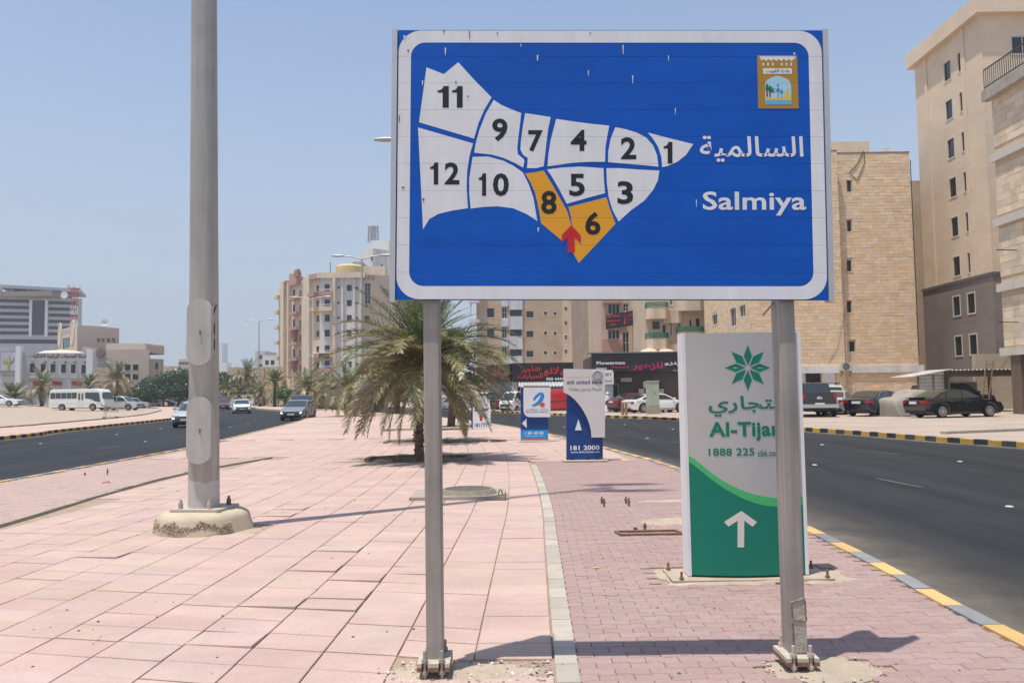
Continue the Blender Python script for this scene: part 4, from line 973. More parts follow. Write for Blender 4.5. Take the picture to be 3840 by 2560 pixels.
def fm_near(s, rg): return rg.choice(near_f[0 if s < .12 else 1 if s < .36 else 2 if s < .72 else 3 if s < .93 else 4])
def fm_green(s, rg): return rg.choice(near_f[0 if s < .5 else 1 if s < .85 else 2])
palm('low date palm with drooping tan fronds behind the left post of the sign', -2.28, 19.9, 0, 2.35, 2.3, 94, fm_near, 3, lean=(.012,-.006), r=.105)
palm('taller green date palm with upright fronds straight behind the nearest palm', -3.15, 27.3, 0, 3.1, 2.6, 46, lambda s, rg: fm_green(s, rg), 5, lean=(.02,0), r=.15)
far_f = {}
for k, (e0, e1, m, L) in enumerate(((82,40,F_GRN,2.3),(62,-20,F_MID,2.4),(38,-52,F_MID,2.4),(12,-72,F_DRY,2.2),(-30,-86,F_DEAD,1.7))):
    far_f[k] = [frond_mesh(L, D(e0-5*i), D(e1-5*i), 30, .034, m if i < 2 else F_DRY if k > 1 else m, .5, 100+10*k+i, 1, .2*(i-1), True) for i in range(3)]
def fm_far(s, rg): return rg.choice(far_f[0 if s < .15 else 1 if s < .4 else 2 if s < .65 else 3 if s < .85 else 4])
def fm_fargreen(s, rg): return rg.choice(far_f[0 if s < .35 else 1 if s < .75 else 2])
# tree pits: low kerb blocks round sand, with dry clippings
def pit(cx, cy, hx, hy, label, seed, h=.10):
    rg = random.Random(seed); t = thing('tree_pit', label, 'tree pit', (cx, cy, 0)); m = mat('pit_stone', (.22,.18,.14), .95, var=.3, sc=8, rnd=.3, bump=.4)
    def blk(x, y, l, rz):
        mb = MB(); mb.box(-l/2, l/2, -.06, .06, -.02, h*rg.uniform(.8,1.05)); o = mb.build('kerb_block', m, t); o.location = (x, y, 0); o.rotation_euler = (rg.gauss(0,.03), rg.gauss(0,.03), rz+rg.gauss(0,.03))
    n = max(2, int(2*hx/.5))
    for i in range(n):
        blk(-hx+(i+.5)*2*hx/n, hy, 2*hx/n-.02, 0)
        if rg.random() < .3: blk(-hx+(i+.5)*2*hx/n, -hy, 2*hx/n-.02, 0)
    for s in (-1,1): blk(s*hx, 0, 2*hy-.15, pi/2)
    mb = MB(); mb.box(-hx, hx, -hy, hy, -.02, .0); mb.build('pit_floor', DUST, t)
    mb = MB()
    for i in range(260):
        x = rg.uniform(-hx,hx*1.1); y = rg.uniform(-hy,hy); a = rg.uniform(0,6.28); l = rg.uniform(.08,.3); d = Vector((cos(a)*l, sin(a)*l, rg.uniform(.02,.14))); p = Vector((x,y,.01)); w_ = Vector((-sin(a),cos(a),0))*.006
        mb.add([p-w_, p+w_, p+d], [(0,1,2)])
    stuff(mb.build('dry_clippings', F_DRY, t, fix=False))
pit(-2.28, 19.95, 1.2, .48, 'kerbed square pit at the foot of the nearest palm', 1); pit(-2.7, 27.3, 1.5, .5, 'kerbed pit with broken blocks under the taller green palm', 2, .06)
pit(-3.9, 36.5, 1.8, .5, 'kerbed pit with dark broken slabs left of the white arrow board', 3, .05)
mb = MB(); 
for i, (x, y, l) in enumerate(((-1.15,27.15,.6),(-.5,27.1,.5),(-1.4,27.0,.5),(-2.9,36.3,.9),(-2.4,36.6,.6))):
    mb = MB(); mb.box(-l/2, l/2, -.1, .1, 0, .07); o = mb.build('broken_block', mat('block', (.26,.21,.165), .95, var=.25, sc=8, bump=.3)); o.location = (x, y, 0.003); o.rotation_euler = (.05*i-.1, .04, .3*i); tag(o, 'loose broken kerb block lying ' + ('right of the taller palm pit, biggest', 'rightmost beside the taller palm pit', 'half tucked behind the two blocks by the taller palm', 'long, left of the white arrow board', 'short, just in front of the white arrow board')[i], 'kerb block', 'loose blocks beside the palm pits')
for i in range(5):   # palms further along the median, each smaller in view
    pass
rows = [ # S px of trunk foot x, distance, height, label
 (1305, 62, 2.1, 'low palm on the median just past the drooping crown of the nearest palm'),
 (1405, 78, 1.9, 'half hidden low palm on the median behind the nearest crown'),
 (1150, 88, 2.6, 'dry palm on the median in front of the apartment block entrance'),
 (1205, 96, 2.3, 'dry palm with a skirt of dead leaves under the nearer double lamp'),
 (1250, 104, 2.2, 'small dry palm right of the double lamp post on the median'),
 (1030, 122, 3.8, 'palm standing by itself beside the left corner of the apartment block'),
 (975, 130, 2.2, 'dry palm right behind the foot of the farther lamp post'),
 (897, 140, 2.0, 'squat palm above the white oncoming car'),
 (848, 148, 3.2, 'dry palm just right of the tall mast above the far dark car'),
]
for i, (sx, Y, h, lb) in enumerate(rows):
    x, y = XY(sx, Y); palm(lb, x, y, 0 if Y < 100 else -.1, h*.8, 2.4, 46, fm_far if i != 5 else fm_fargreen, 60+i, r=.2).scale = (1.18,)*3
for sx, Y, h, z, lb, sc, f in ((926, 152, 6.4, -.2, 'tall date palm rising above the dark trees on the far side', 1.5, fm_far), (157, 112, 3.4, .3, 'palm in front of the white market, left of the minibus', 1.25, fm_far),
    (335, 118, 3.6, .1, 'small palm just behind the roof of the white minibus', 1.1, fm_fargreen), (432, 116, 4.6, .1, 'big spreading palm behind the front of the white minibus', 1.55, fm_far), (50, 112, 1.4, .5, 'stemless young palm at the far left by the white market', 1.25, fm_fargreen)):
    x, y = XY(sx, Y); palm(lb, x, y, z, h/sc*.9, 2.4, 46, f, int(sx), r=.2).scale = (sc,)*3

# ================================================================== BROADLEAF AND FEATHERY TREES
def leaf_crown(name, m, parent, blobs, n, sz, seed):
    rg = random.Random(seed); mb = MB()
    tot = sum(b[3]**2 for b in blobs)
    for (bx, by, bz, br) in blobs:
        for i in range(int(n*br*br/tot)):
            d = Vector((rg.gauss(0,1), rg.gauss(0,1), rg.gauss(0,1))).normalized(); r = br*rg.random()**.33*rg.uniform(.85,1.12); p = Vector((bx,by,bz))+Vector((d.x*r,d.y*r,d.z*r*.85))
            a = Vector((rg.gauss(0,1), rg.gauss(0,1), rg.gauss(0,.7)+.2)).normalized(); b = a.orthogonal().normalized(); b = (b*cos(i)+a.cross(b)*sin(i)); s = sz*rg.uniform(.6,1.4)
            mb.add([p-a*s*.5, p+b*s*.32, p+a*s*.5, p-b*s*.32], [(0,1,2,3)])
    return mb.build(name, m, parent, fix=False)
TREEG = leafmat('tree_leaf', (.062,.105,.038), .5); TREEB = leafmat('tree_leaf_blue', (.09,.125,.075), .3); TREEL = leafmat('shrub_leaf', (.09,.17,.03), .3)
def tree(label, x, y, z, h, w_, m, seed, n=2600, sz=.34, group='dark trees beyond the car park', cat='tree', name='tree'):
    rg = random.Random(seed); t = thing(name, label, cat, (x, y, z), 0, group); mb = MB()
    mb.tube([Vector((0,0,-.1)), Vector((.1,0,h*.25)), Vector((.05,.1,h*.5))], [.2,.16,.1], 8)
    for i in range(6): a = i*1.1+rg.random(); mb.tube([Vector((.08,.02,h*(.22+.04*i))), Vector((cos(a)*w_*.25, sin(a)*w_*.25, h*.5)), Vector((cos(a)*w_*.4, sin(a)*w_*.4, h*.68))], [.09,.06,.03], 6)
    mb.build('trunk', mat('tree_bark', (.10,.08,.06), .95, var=.3, sc=6), t)
    bl = []
    for i in range(13): a = i*2.4; r = w_*.5*sqrt((i+.5)/13)*.75; bl.append((r*cos(a)+rg.gauss(0,.2), r*sin(a)+rg.gauss(0,.2), h*(.60 - .20*(i/13)) + rg.uniform(-.12,.14)*h, w_*rg.uniform(.15,.23)))
    bl.append((0,0,h*.72,w_*.22)); leaf_crown('crown', m, t, bl, n, sz, seed); return t
for i, (sx, Y, h, w_, lb) in enumerate(((560,150,6.0,9,'leftmost dark round tree by the yellow hoarding'),(612,148,6.9,9.5,'dark tree left of the tall mast, second in the row'),(668,150,8.0,10,'dense dark tree half behind the mast covers'),(722,154,8.0,10,'dark tree hidden by the tall mast'),(786,156,8.8,8.5,'tallest dark tree just right of the mast'),(835,158,7.4,8.5,'lower dark tree between the mast and the tall date palm'),(905,162,7.2,9,'dark tree under the crown of the tall date palm'),(522,160,4.6,7.5,'small dark tree at the left end of the row, above the parked cars'))):
    x, y = XY(sx, Y); tree(lb, x, y, -.4, h, w_, TREEG, 200+i, 5200, .42)
x, y = XY(1490, 68); tree('feathery blue-green tree behind the palms, left of the sign post', x, y, 0, 8.4, 4.6, TREEB, 301, 3000, .34, None)
x, y = XY(1690, 40); tree('dark green tree behind the palms, right of the left sign post', x, y, 0, 5.9, 3.3, TREEG, 302, 4200, .2, None)
x, y = XY(1070, 128); tree('bright green round shrub on the far kerb above the grey saloon', x, y, 0, 3.4, 4.6, TREEL, 303, 1500, .3, None, 'shrub', 'shrub')
# ================================================================== BUILDINGS
GLASS = mat('window_glass', (.018,.022,.026), .09, var=0, spec=.6); FRW = mat('frame_white', (.62,.62,.60), .5, var=.05); FRD = mat('frame_dark', (.06,.055,.05), .5, var=.1); SURR = mat('window_surround', (.64,.57,.48), .8, var=.06)
REV = mat('reveal_plaster', (.42,.34,.26), .9, var=.1)
WMESH = {}
def wmesh(w_, h, kind):
    k = (round(w_,2), round(h,2), kind)
    if k in WMESH: return WMESH[k]
    w_, h = k[0], k[1]; f = MB(); b = .05 if kind != 'bar' else .03; y0, y1 = .05, .11
    f.box(0,w_,y0,y1,0,b); f.box(0,w_,y0,y1,h-b,h); f.box(0,b,y0,y1,b,h-b); f.box(w_-b,w_,y0,y1,b,h-b)
    if kind in ('slide','dark'): f.box(w_/2-.025,w_/2+.025,y0+.005,y1-.005,b,h-b)
    if kind == 'wide':
        for i in (1,2): f.box(w_*i/3-.025,w_*i/3+.025,y0+.005,y1-.005,b,h-b)
    if kind == 'grid':
        f.box(w_/2-.025,w_/2+.025,y0+.005,y1-.005,b,h-b); nz = max(2, int(h/.8))
        for i in range(1, nz): f.box(b,w_/2-.025,y0+.007,y1-.007,h*i/nz-.02,h*i/nz+.02); f.box(w_/2+.025,w_-b,y0+.007,y1-.007,h*i/nz-.02,h*i/nz+.02)
    if kind == 'bar':
        n = max(3, int(w_/.16))
        for i in range(1, n): f.cyl((w_*i/n, .03, .03), (w_*i/n, .03, h-.03), .014, n=5)
    p = MB(); p.quad((b,.085,b),(w_-b,.085,b),(w_-b,.085,h-b),(b,.085,h-b))
    s = MB(); s.box(-.09,w_+.09,-.035,.02,-.10,-.002)
    if kind == 'slide' or kind == 'surr':
        s.box(-.09,-.004,-.03,.02,0,h+.09); s.box(w_+.004,w_+.09,-.03,.02,0,h+.09); s.box(-.002,w_+.002,-.028,.02,h+.004,h+.09)
    WMESH[k] = (f.mesh('window', FRD if kind in ('dark','surr','bar','darkw') else FRW, fix=False), p.mesh('pane', GLASS, fix=False), s.mesh('sill', SURR, fix=False)); return WMESH[k]
def back(p, d): return (p[0]*(p[1]+d)/p[1]*1.002, p[1]+d)
class Bld:
    def __init__(s, name, label, foot, z0, z1, m, cat='building', group=None, open_roof=False):
        s.foot = [Vector((p[0], p[1], 0)) for p in foot]; s.z0 = z0; s.z1 = z1; s.m = m; n = len(foot)
        c = sum(s.foot, Vector())/n; s.t = thing(name, label, cat, (c.x, c.y, z0), 0, group); s.off = s.t.location.copy()
        s.E = []; s.op = [[] for _ in range(n)]; s.L = []
        for i in range(n):
            a, b = s.foot[i], s.foot[(i+1)%n]; s.E.append(Plane(a, b-a)); s.L.append((b-a).length)
    def rect(s, i, cv, x0, y0, x1, y1):
        pl = s.E[i]; ym = (y0+y1)/2; xm = (x0+x1)/2
        a0 = pl.px(*cv(x0, ym))[0]; a1 = pl.px(*cv(x1, ym))[0]; b1 = pl.px(*cv(xm, y0))[1]; b0 = pl.px(*cv(xm, y1))[1]
        return (a0, a1, b0, b1)
    def win(s, i, cv, x0, y0, x1, y1, kind='slide'): s.winm(i, *s.rect(i, cv, x0, y0, x1, y1), kind)
    def winm(s, i, a0, a1, b0, b1, kind='slide', sill=True):
        a0, a1, b0, b1 = [round(v, 2) for v in (a0, a1, b0, b1)]
        if a0 < .05 or a1 > s.L[i]-.05 or b0 < s.z0+.05 or b1 > s.z1-.05: return
        for q in s.op[i]:
            if a0 < q[1]+.02 and a1 > q[0]-.02 and b0 < q[3]+.02 and b1 > q[2]-.02: return
        s.op[i].append((a0, a1, b0, b1))
        if kind is None: return
        f, p, sl = wmesh(a1-a0, b1-b0, kind); pl = s.E[i]
        o = link('window', f, s.t, pl(a0, b0, 0)-s.off, atan2(pl.u.y, pl.u.x)); link('pane', p, o)
        if sill: link('sill', sl, o)
    def finish(s, name='wall', parapet=.5, rev=.16, roofm=None, em={}):
        mb = MB(); n = len(s.foot); main = mb
        for i in range(n):
            mb = MB() if i in em else main
            pl = s.E[i]; op = s.op[i]; A = sorted({0, round(s.L[i],3)} | {v for q in op for v in q[:2]}); B = sorted({s.z0, s.z1} | {v for q in op for v in q[2:]})
            for x in range(len(A)-1):
                for y in range(len(B)-1):
                    ca, cb = (A[x]+A[x+1])/2, (B[y]+B[y+1])/2
                    if any(q[0] < ca < q[1] and q[2] < cb < q[3] for q in op): continue
                    mb.quad(pl(A[x],B[y]), pl(A[x+1],B[y]), pl(A[x+1],B[y+1]), pl(A[x],B[y+1]))
            for a0, a1, b0, b1 in op:
                d = -rev
                mb.quad(pl(a0,b0),pl(a0,b1),pl(a0,b1,d),pl(a0,b0,d)); mb.quad(pl(a1,b0),pl(a1,b0,d),pl(a1,b1,d),pl(a1,b1))
                mb.quad(pl(a0,b0),pl(a0,b0,d),pl(a1,b0,d),pl(a1,b0)); mb.quad(pl(a0,b1),pl(a1,b1),pl(a1,b1,d),pl(a0,b1,d))
                mb.quad(pl(a0,b0,d),pl(a0,b1,d),pl(a1,b1,d),pl(a1,b0,d))
            if i in em: mb.build(name, em[i], s.t, off=s.off, fix=False)
        main.build(name, s.m, s.t, off=s.off, fix=False)
        r = MB(); r.quad(*[(p.x, p.y, s.z1-parapet) for p in s.foot]); r.build('roof', roofm or mat('roof_screed', (.40,.37,.32), .9, var=.15), s.t, off=s.off, fix=False)
        return s
    def slab(s, i, a0, a1, b0, b1, d0, d1, m, name):
        pl = s.E[i]; mb = MB(); mb.ext([(a0,b0),(a1,b0),(a1,b1),(a0,b1)], lambda a, b: pl(a,b,d1), lambda a, b: pl(a,b,d0)); return mb.build(name, m, s.t, off=s.off)
    def pslab(s, i, cv, x0, y0, x1, y1, d0, d1, m, name): return s.slab(i, *s.rect(i, cv, x0, y0, x1, y1), d0, d1, m, name)
    def text(s, i, cv, txt, x0, y0, x1, y1, m, d=.02, name='lettering', **k):
        q = s.rect(i, cv, x0, y0, x1, y1); return text(txt, m, s.t, s.E[i], *q, d, off=s.off, name=name, **k)
    def box(s, x0, x1, y0, y1, z0, z1, m, name, M=None):
        mb = MB(); mb.box(x0,x1,y0,y1,z0,z1,M); return mb.build(name, m, s.t, off=s.off)
STONED = []
def stones(b, i, bw, bh, m, zr=None, d=.028, gap=.012, seed=1, skip=()):
    """every course stone of a cladded wall: geometry in front of a mortar bed"""
    rg = random.Random(seed); pl = b.E[i]; L = b.L[i]; z0, z1 = zr or (b.z0, b.z1); out = []; k = 0; z = z0
    bl = list(b.op[i])+list(skip)
    while z < z1-.05:
        h = min(bh, z1-z); a = -rg.random()*bw*.9; 
        while a < L:
            w_ = bw*rg.choice((.7,.85,1,1,1.15,1.35)); s0, s1 = max(0, a), min(L, a+w_); a += w_
            segs = [(s0, s1)]
            for q in bl:
                if q[2] < z+h-.02 and q[3] > z+.02:
                    ns_ = []
                    for u, v in segs:
                        if q[1]+.1 <= u or q[0]-.1 >= v: ns_.append((u, v)); continue
                        if u < q[0]-.1: ns_.append((u, q[0]-.1))
                        if v > q[1]+.1: ns_.append((q[1]+.1, v))
                    segs = ns_
            for u, v in segs:
                if v-u > .06: out.append((u+gap/2, v-gap/2, z+gap/2, z+h-gap/2, d*rg.uniform(.75,1.2)))
        z += h
    STONED.append((b, pl, out, m))
def build_stones(b, n_ind=300):
    items = []
    for bb, pl, out, m in STONED:
        if bb is b:
            for q in out: c = pl((q[0]+q[1])/2, (q[2]+q[3])/2); items.append(((q[1]-q[0])*(q[3]-q[2])/((c-EYE).length**2) * -pl.n.dot((c-EYE).normalized()) * -1, q, pl, m))
    items.sort(key=lambda t: t[0]); U = MB(); U.box(0,1,-1,0,0,1); um = {}
    mb = MB(); wall = [c for c in b.t.children if c.name.startswith('wall')][0]
    for k, (_, q, pl, m) in enumerate(items):
        if k < n_ind:
            if m.name not in um: um[m.name] = U.mesh('stone', m)
            o = link('stone', um[m.name], b.t, pl(q[0], q[2], 0)-b.off, atan2(pl.u.y, pl.u.x)); o.scale = (q[1]-q[0], q[4], q[3]-q[2])
        else:
            P = [pl(a, z, dd) for a, z, dd in ((q[0],q[2],0),(q[1],q[2],0),(q[1],q[3],0),(q[0],q[3],0),(q[0],q[2],q[4]),(q[1],q[2],q[4]),(q[1],q[3],q[4]),(q[0],q[3],q[4]))]
            mb.add(P, ((4,5,6,7),(0,1,5,4),(1,2,6,5),(2,3,7,6),(3,0,4,7)))
    if mb.v: stuff(mb.build('stonework', items[0][3], b.t, off=b.off))
c25 = lambda x, y: (2150+x/2.94, 1100+y/2.94); c17 = lambda x, y: (1700+x/3.92, 1100+y/3.92); c10 = lambda x, y: (1000+x/2.0096, 780+y/2.0096)
c7 = lambda x, y: (x/3.563, 1040+y/3.563); c5 = lambda x, y: (2950+x*.7653, y*.7653); c4 = lambda x, y: (2900+x*.4463, 1050+y*.4463)
c34 = lambda x, y: (3400+x/2.2409, 900+y/2.2409); c8 = lambda x, y: (x/3.267, 1400+y/3.267); c6 = lambda x, y: (600+x*.2976, 1250+y*.2976)
STN = mat('golden_stone', (.79,.585,.385), .88, var=.10, sc=1.2, rnd=.065, hue=.15, bump=.3, bsc=14, spec=.2)
MORT = mat('stone_mortar', (.58,.44,.30), .95, var=.15)
WBAND = mat('white_band', (.70,.68,.65), .75, var=.08, sc=1.5)
ACM = mat('ac_casing', (.58,.55,.49), .6, var=.08)
def X_(sx, Y): return XY(sx, Y)[0]
# --- golden stone block of flats, right of centre
xa, xb, xc_ = 18.2, X_(3172, 61.4), X_(3448, 62.1)
b = Bld('apartment_block', 'golden stone block with a white band, recessed window column and white ground floor', [(xa,77),(xa,61.4),(xb,61.4),(xb,62.1),(xc_,62.1),(xc_,77)], 0, 19.6, MORT)
for y0 in (885, 1080, 1275, 1475): b.win(3, c5, 296, y0, 316, y0+55, 'dark')
b.win(3, c4, 640, 515, 684, 600, 'dark')
for q in ((1535,230,1590,345),(1735,160,1795,360),(1835,130,1900,255),(2090,85,2150,285)): b.win(0, c25, *q, 'slide')
for k in range(1,5):
    for a in (4.0, 8.6, 12.3): b.winm(0, a, a+1.0, 6.3+2.46*k+2.2, 7.9+2.46*k+2.0, 'slide')
zb0, zb1 = 2.72, 3.25
b.win(1, c4, 272, 780, 400, 876, 'bar')
b.finish()
b.slab(1, -.15, b.L[1]-.002, zb0, zb1, 0, .16, WBAND, 'band'); b.slab(3, .165, b.L[3]+.35, zb0, zb1, 0, .16, WBAND, 'band'); b.slab(0, 0, b.L[0]-.17, zb0+.003, zb1-.003, 0, .15, WBAND, 'band')
pl = b.E[1]; q = b.rect(1, c4, 215, 770, 520, 960); mb = MB()
wq = b.op[1][-1]
b.slab(1, 0, wq[0]-.1, 0.0, zb0, 0, .045, WBAND, 'whitewash'); b.slab(1, wq[1]+.1, q[1], 0.0, zb0, 0, .045, WBAND, 'whitewash'); b.slab(1, wq[0]-.1, wq[1]+.1, 0, wq[2]-.12, 0, .045, WBAND, 'whitewash'); b.slab(1, wq[0]-.1, wq[1]+.1, wq[3]+.05, zb0, 0, .045, WBAND, 'whitewash')
for i, sd in ((0,1),(1,2),(3,3)): stones(b, i, .56, .25, STN, (zb1, 19.58), seed=sd)
stones(b, 3, .6, .262, STN, (0, zb0), seed=5); stones(b, 1, .6, .262, STN, (0, zb0), seed=6, skip=[(0, q[1], 0, zb0)])
build_stones(b)
q = b.rect(1, c5, 205, 660, 396, 740); b.box(b.foot[1].x+6.0, b.foot[1].x+10.4, 64, 69, 19.6, 21.1, STN, 'roof_room')
b.box(b.foot[3].x+4.0, b.foot[3].x+4.5, 62.3, 62.8, 19.6, 20.05, WBAND, 'roof_tank')
b.slab(3, -.02, b.L[3]+.03, 19.6, 19.68, -.3, .05, mat('coping', (.28,.22,.16), .9), 'coping'); b.slab(1, -.02, b.L[1]+.03, 19.6, 19.68, -.3, .05, MATS['coping'], 'coping')
pl3 = b.E[3]; mb = MB()
p0 = pl3(*pl3.px(*c5(305,850)), .06); p1 = pl3(*pl3.px(*c5(375,740)), .06); mb.tube([p0, (p0+p1)/2+Vector((.1,0,-.1)), p1], .03, 5)
p1 = pl3(*pl3.px(*c5(380,800)), .06); p2_ = pl3(*pl3.px(*c5(345,885)), .06); mb.tube([pl3(*pl3.px(*c5(378,745)), .06), p1, p2_, pl3(*pl3.px(*c5(318,860)), .06)], .025, 5)
p0 = pl3(b.L[3]+.05, 19, .06); mb.tube([p0, pl3(b.L[3]+.05, 4, .06)], .035, 5); mb.build('cable', FRD, b.t, off=b.off)
pl1 = b.E[1]; mb = MB(); mb.tube([pl1(b.L[1]+.12, 8.0, .1), pl1(b.L[1]-.6, 4.9, .1), pl1(b.L[1]-1.3, 3.9, .1)], .018, 5); mb.tube([pl1(b.L[1]+.12, 6.6, .1), pl1(b.L[1]+.12, 4, .1), pl1(b.L[1]+.35, .2, .1)], .022, 5); mb.build('pipe', mat('pale_pipe', (.55,.47,.36), .6), b.t, off=b.off)
q = b.rect(1, c4, 545, 692, 640, 762); ac = thing('air_conditioner', 'beige air conditioner outdoor unit hung on the stone wall above the parked cars', 'air conditioner', pl1(q[0], q[2], .2)); ao = ac.location.copy()
mb = MB(); mb.ext([(q[0],q[2]),(q[1],q[2]),(q[1],q[3]),(q[0],q[3])], lambda x, y: pl1(x,y,.55), lambda x, y: pl1(x,y,.2)); mb.build('casing', ACM, ac, off=ao)
cc = ((q[0]*.55+q[1]*.45), (q[2]+q[3])/2); mb = MB(); mb.cyl(pl1(*cc,.545), pl1(*cc,.56), .27, n=20); mb.build('fan_grille', mat('dark_grille', (.16,.155,.14), .6), ac, off=ao)
mb = MB()
for a in (q[0]+.1, q[1]-.1): mb.bar(pl1(a,q[2]-.05,.17), pl1(a,q[2]-.05,.6), .06); mb.bar(pl1(a,q[2]-.05,.55), pl1(a,q[2]-.4,.18), .05)
mb.build('bracket', RUST, ac, off=ao)
# --- plain strip of wall behind the gap
xg0, xg1 = X_(3430,70), X_(3500,70); mb = MB(); b = Bld('apartment_block', 'narrow strip of a plain beige block seen in the gap left of the tall tower', [(xg0,70),(xg1+2,70),(xg1+2,80),(xg0,80)], 0, 19.4, brickmat('far_stone', (.58,.45,.32), (.54,.42,.3), (.45,.35,.25), .6, .3)); b.finish()
# --- tall tower with grey foot
TOW = brickmat('tower_cladding', (.72,.575,.42), (.69,.545,.395), (.61,.48,.35), 1.2, .5, .012, bump=.12, var=.06)
GRYF = brickmat('grey_cladding', (.235,.195,.175), (.22,.182,.163), (.28,.24,.215), 1.1, .55, .014, bump=.1, var=.10)
tx = 34.1; TY0, TY1 = 57.6, 67.2
b = Bld('apartment_tower', 'tall beige tower with paired windows and a grey-brown lower part', [(tx,TY1),(tx,TY0),(tx+14,TY0),(tx+14,TY1)], 9.4, 29.4, TOW)
g = Bld('tower_foot', 'x', [(tx-.12,TY1+.1),(tx-.12,TY0-.12),(tx+14.1,TY0-.12),(tx+14.1,TY1+.1)], 0, 9.4, GRYF)
for k in range(8):
    z = 26.0-3.05*k
    for yy in (62.2, 60.2):
        a = TY1-yy; t_ = b if k < 6 else g
        t_.winm(0, a-.46+(.05 if k > 5 else 0), a+.46+(.05 if k > 5 else 0), z-.72, z+.72, 'surr')
    for xx in (2.2, 6.5):
        (b if k < 6 else g).winm(1, xx, xx+1.6, z-.6, z+.7, 'slide')
b.finish(); g.finish(name='grey_wall')
for c in list(g.t.children): c.parent = b.t; c.location = c.location + g.off - b.off
bpy.data.objects.remove(g.t)
for i in (0,1): b.slab(i, -.5 if i == 0 else -.1, b.L[i]+.5, 28.3+.004*i, 29.5-.004*i, -.2, .5 if i == 0 else .497, TOW, 'cornice'); b.slab(i, -.14, b.L[i]+.14, 9.4, 9.62, 0, .2 if i == 0 else .197, mat('dark_ledge', (.13,.11,.10), .9), 'ledge')
b.slab(0, 7.0, 7.5, 9.63, 28.3, 0, .1, TOW, 'pilaster'); b.slab(0, 1.6, 2.0, 9.63, 28.3, 0, .1, TOW, 'pilaster')
# --- stone block at the right edge
STN2 = mat('pale_stone', (.72,.58,.415), .88, var=.12, sc=1.5, rnd=.09, hue=.15, bump=.35, bsc=14, spec=.2)
ex = 28.35; EY = 47.1
b = Bld('apartment_block', 'pale stone block at the right edge with white ledges, roof railing and open ground floor', [(ex,EY),(ex,26),(ex+16,26),(ex+16,EY)], 3.3, 18.7, MORT)
b.finish()
stones(b, 0, .72, .40, STN2, (3.85, 18.7), seed=9, skip=[(0, 30, z, z+.5) for z in (7.0,10.8,14.6)]); build_stones(b)
for z in (3.3, 7.0, 10.8, 14.6): b.slab(0, -.2, b.L[0], z, z+.46, 0, .2, mat('cream_ledge', (.62,.56,.48), .8, var=.08), 'ledge')
b.slab(0, -.35, b.L[0], 18.3, 18.95, 0, .42, mat('weathered_slab', (.40,.35,.29), .9, var=.3, sc=2), 'roof_slab')
pl = b.E[0]; n = 60
for i in range(n+1):
    a = -.2+.2*i; mb = MB(); mb.bar(pl(a,18.95,.3), pl(a,20.15,.3), .03); mb.build('baluster', FRD, b.t, off=b.off)
mb = MB(); mb.bar(pl(-.2,20.15,.3), pl(12,20.15,.3), .06); mb.bar(pl(-.2,19.1,.3), pl(12,19.1,.3), .05); mb.build('handrail', FRD, b.t, off=b.off)
BRN = mat('brown_column', (.17,.115,.08), .85, var=.12)
for yy in (46.0, 40.5, 35.0): b.box(ex-.1, ex+.75, yy-.45, yy+.45, 0, 3.3, BRN, 'column')
b.box(ex+3, ex+3.3, 26, EY, 0, 3.29, mat('shop_wall', (.36,.28,.2), .9, var=.1), 'inner_wall')
for (x, y, l) in ((935,85,1.5),(945,690,1.2)): a, z = pl.px(*c34(x, y)); mb = MB(); mb.bar(pl(a,z,.05), pl(a+.2,z,1.3), .05); mb.build('bracket_pole', FRD, b.t, off=b.off)
# --- lean-to, carport roof, wall and ladder between them
TIN = mat('corrugated_tin', (.55,.55,.53), .5, metal=.3, var=.18, sc=1.5)
def corrug(a0, a1, b0, b1, f, pitch=.12, amp=.025, horiz=False):
    mb = MB(); n = int((a1-a0)/pitch*4)+1
    for i in range(n+1):
        a = a0+(a1-a0)*i/n; d = amp*sin(a/pitch*2*pi); mb.v += [f(a,b0,d), f(a,b1,d)]
    mb.f = [(2*i,2*i+2,2*i+3,2*i+1) for i in range(n)]; return mb
YS = 50.5; x0 = X_(3440,YS); x1 = X_(3561,YS); sh = thing('shed', 'small shed of pale corrugated tin behind the parked black cars', 'shed', ((x0+x1)/2, YS+1, 0)); so_ = sh.location.copy()
zt = 1.6+(HOR(3500)-1392)/FPX*YS; 
m_ = corrug(0, 1, x0-.0, x1, lambda a, b_, d: Vector((b_, YS+d, .95+(zt-1.15)*a)), .16, .03); m_.build('tin_wall', TIN, sh, off=so_)
mb = MB(); mb.quad((x0-.6,YS-.4,zt-.32),(x1,YS-.4,zt+.12),(x1,YS+2.5,zt+.12),(x0-.6,YS+2.5,zt-.32)); mb.quad((x0-.6,YS-.4,zt-.36),(x1,YS-.4,zt+.08),(x1,YS-.4,zt+.12),(x0-.6,YS-.4,zt-.32)); mb.build('tin_roof', TIN, sh, off=so_, fix=False)
mb = MB(); mb.box(x0,x1,YS+.03,YS+2,0,.95); mb.build('lower_wall', mat('dark_boards', (.12,.075,.06), .9, var=.3, sc=3), sh, off=so_)
for xx in (x0+.05, (x0+x1)/2, x1-.05): mb = MB(); mb.box(xx-.05,xx+.05,YS-.06,YS+.02,0,zt-.2); mb.build('post', mat('weathered_wood', (.25,.2,.15), .9, var=.2), sh, off=so_)
YC = 50.2; x0 = X_(3548,YC); x1 = X_(3790,YC); zc = 1.6+(HOR(3660)-1386)/FPX*YC; cpo = thing('carport', 'carport with a dark corrugated roof on steel posts, black car beneath', 'carport', ((x0+x1)/2, YC+2, 0)); co_ = cpo.location.copy()
mb = corrug(x0, x1+1.5, YC, YC+5, lambda a, b_, d: Vector((a, b_, zc+d-.03*(b_-YC))), .25, .035); mb.build('tin_roof', TIN, cpo, off=co_)
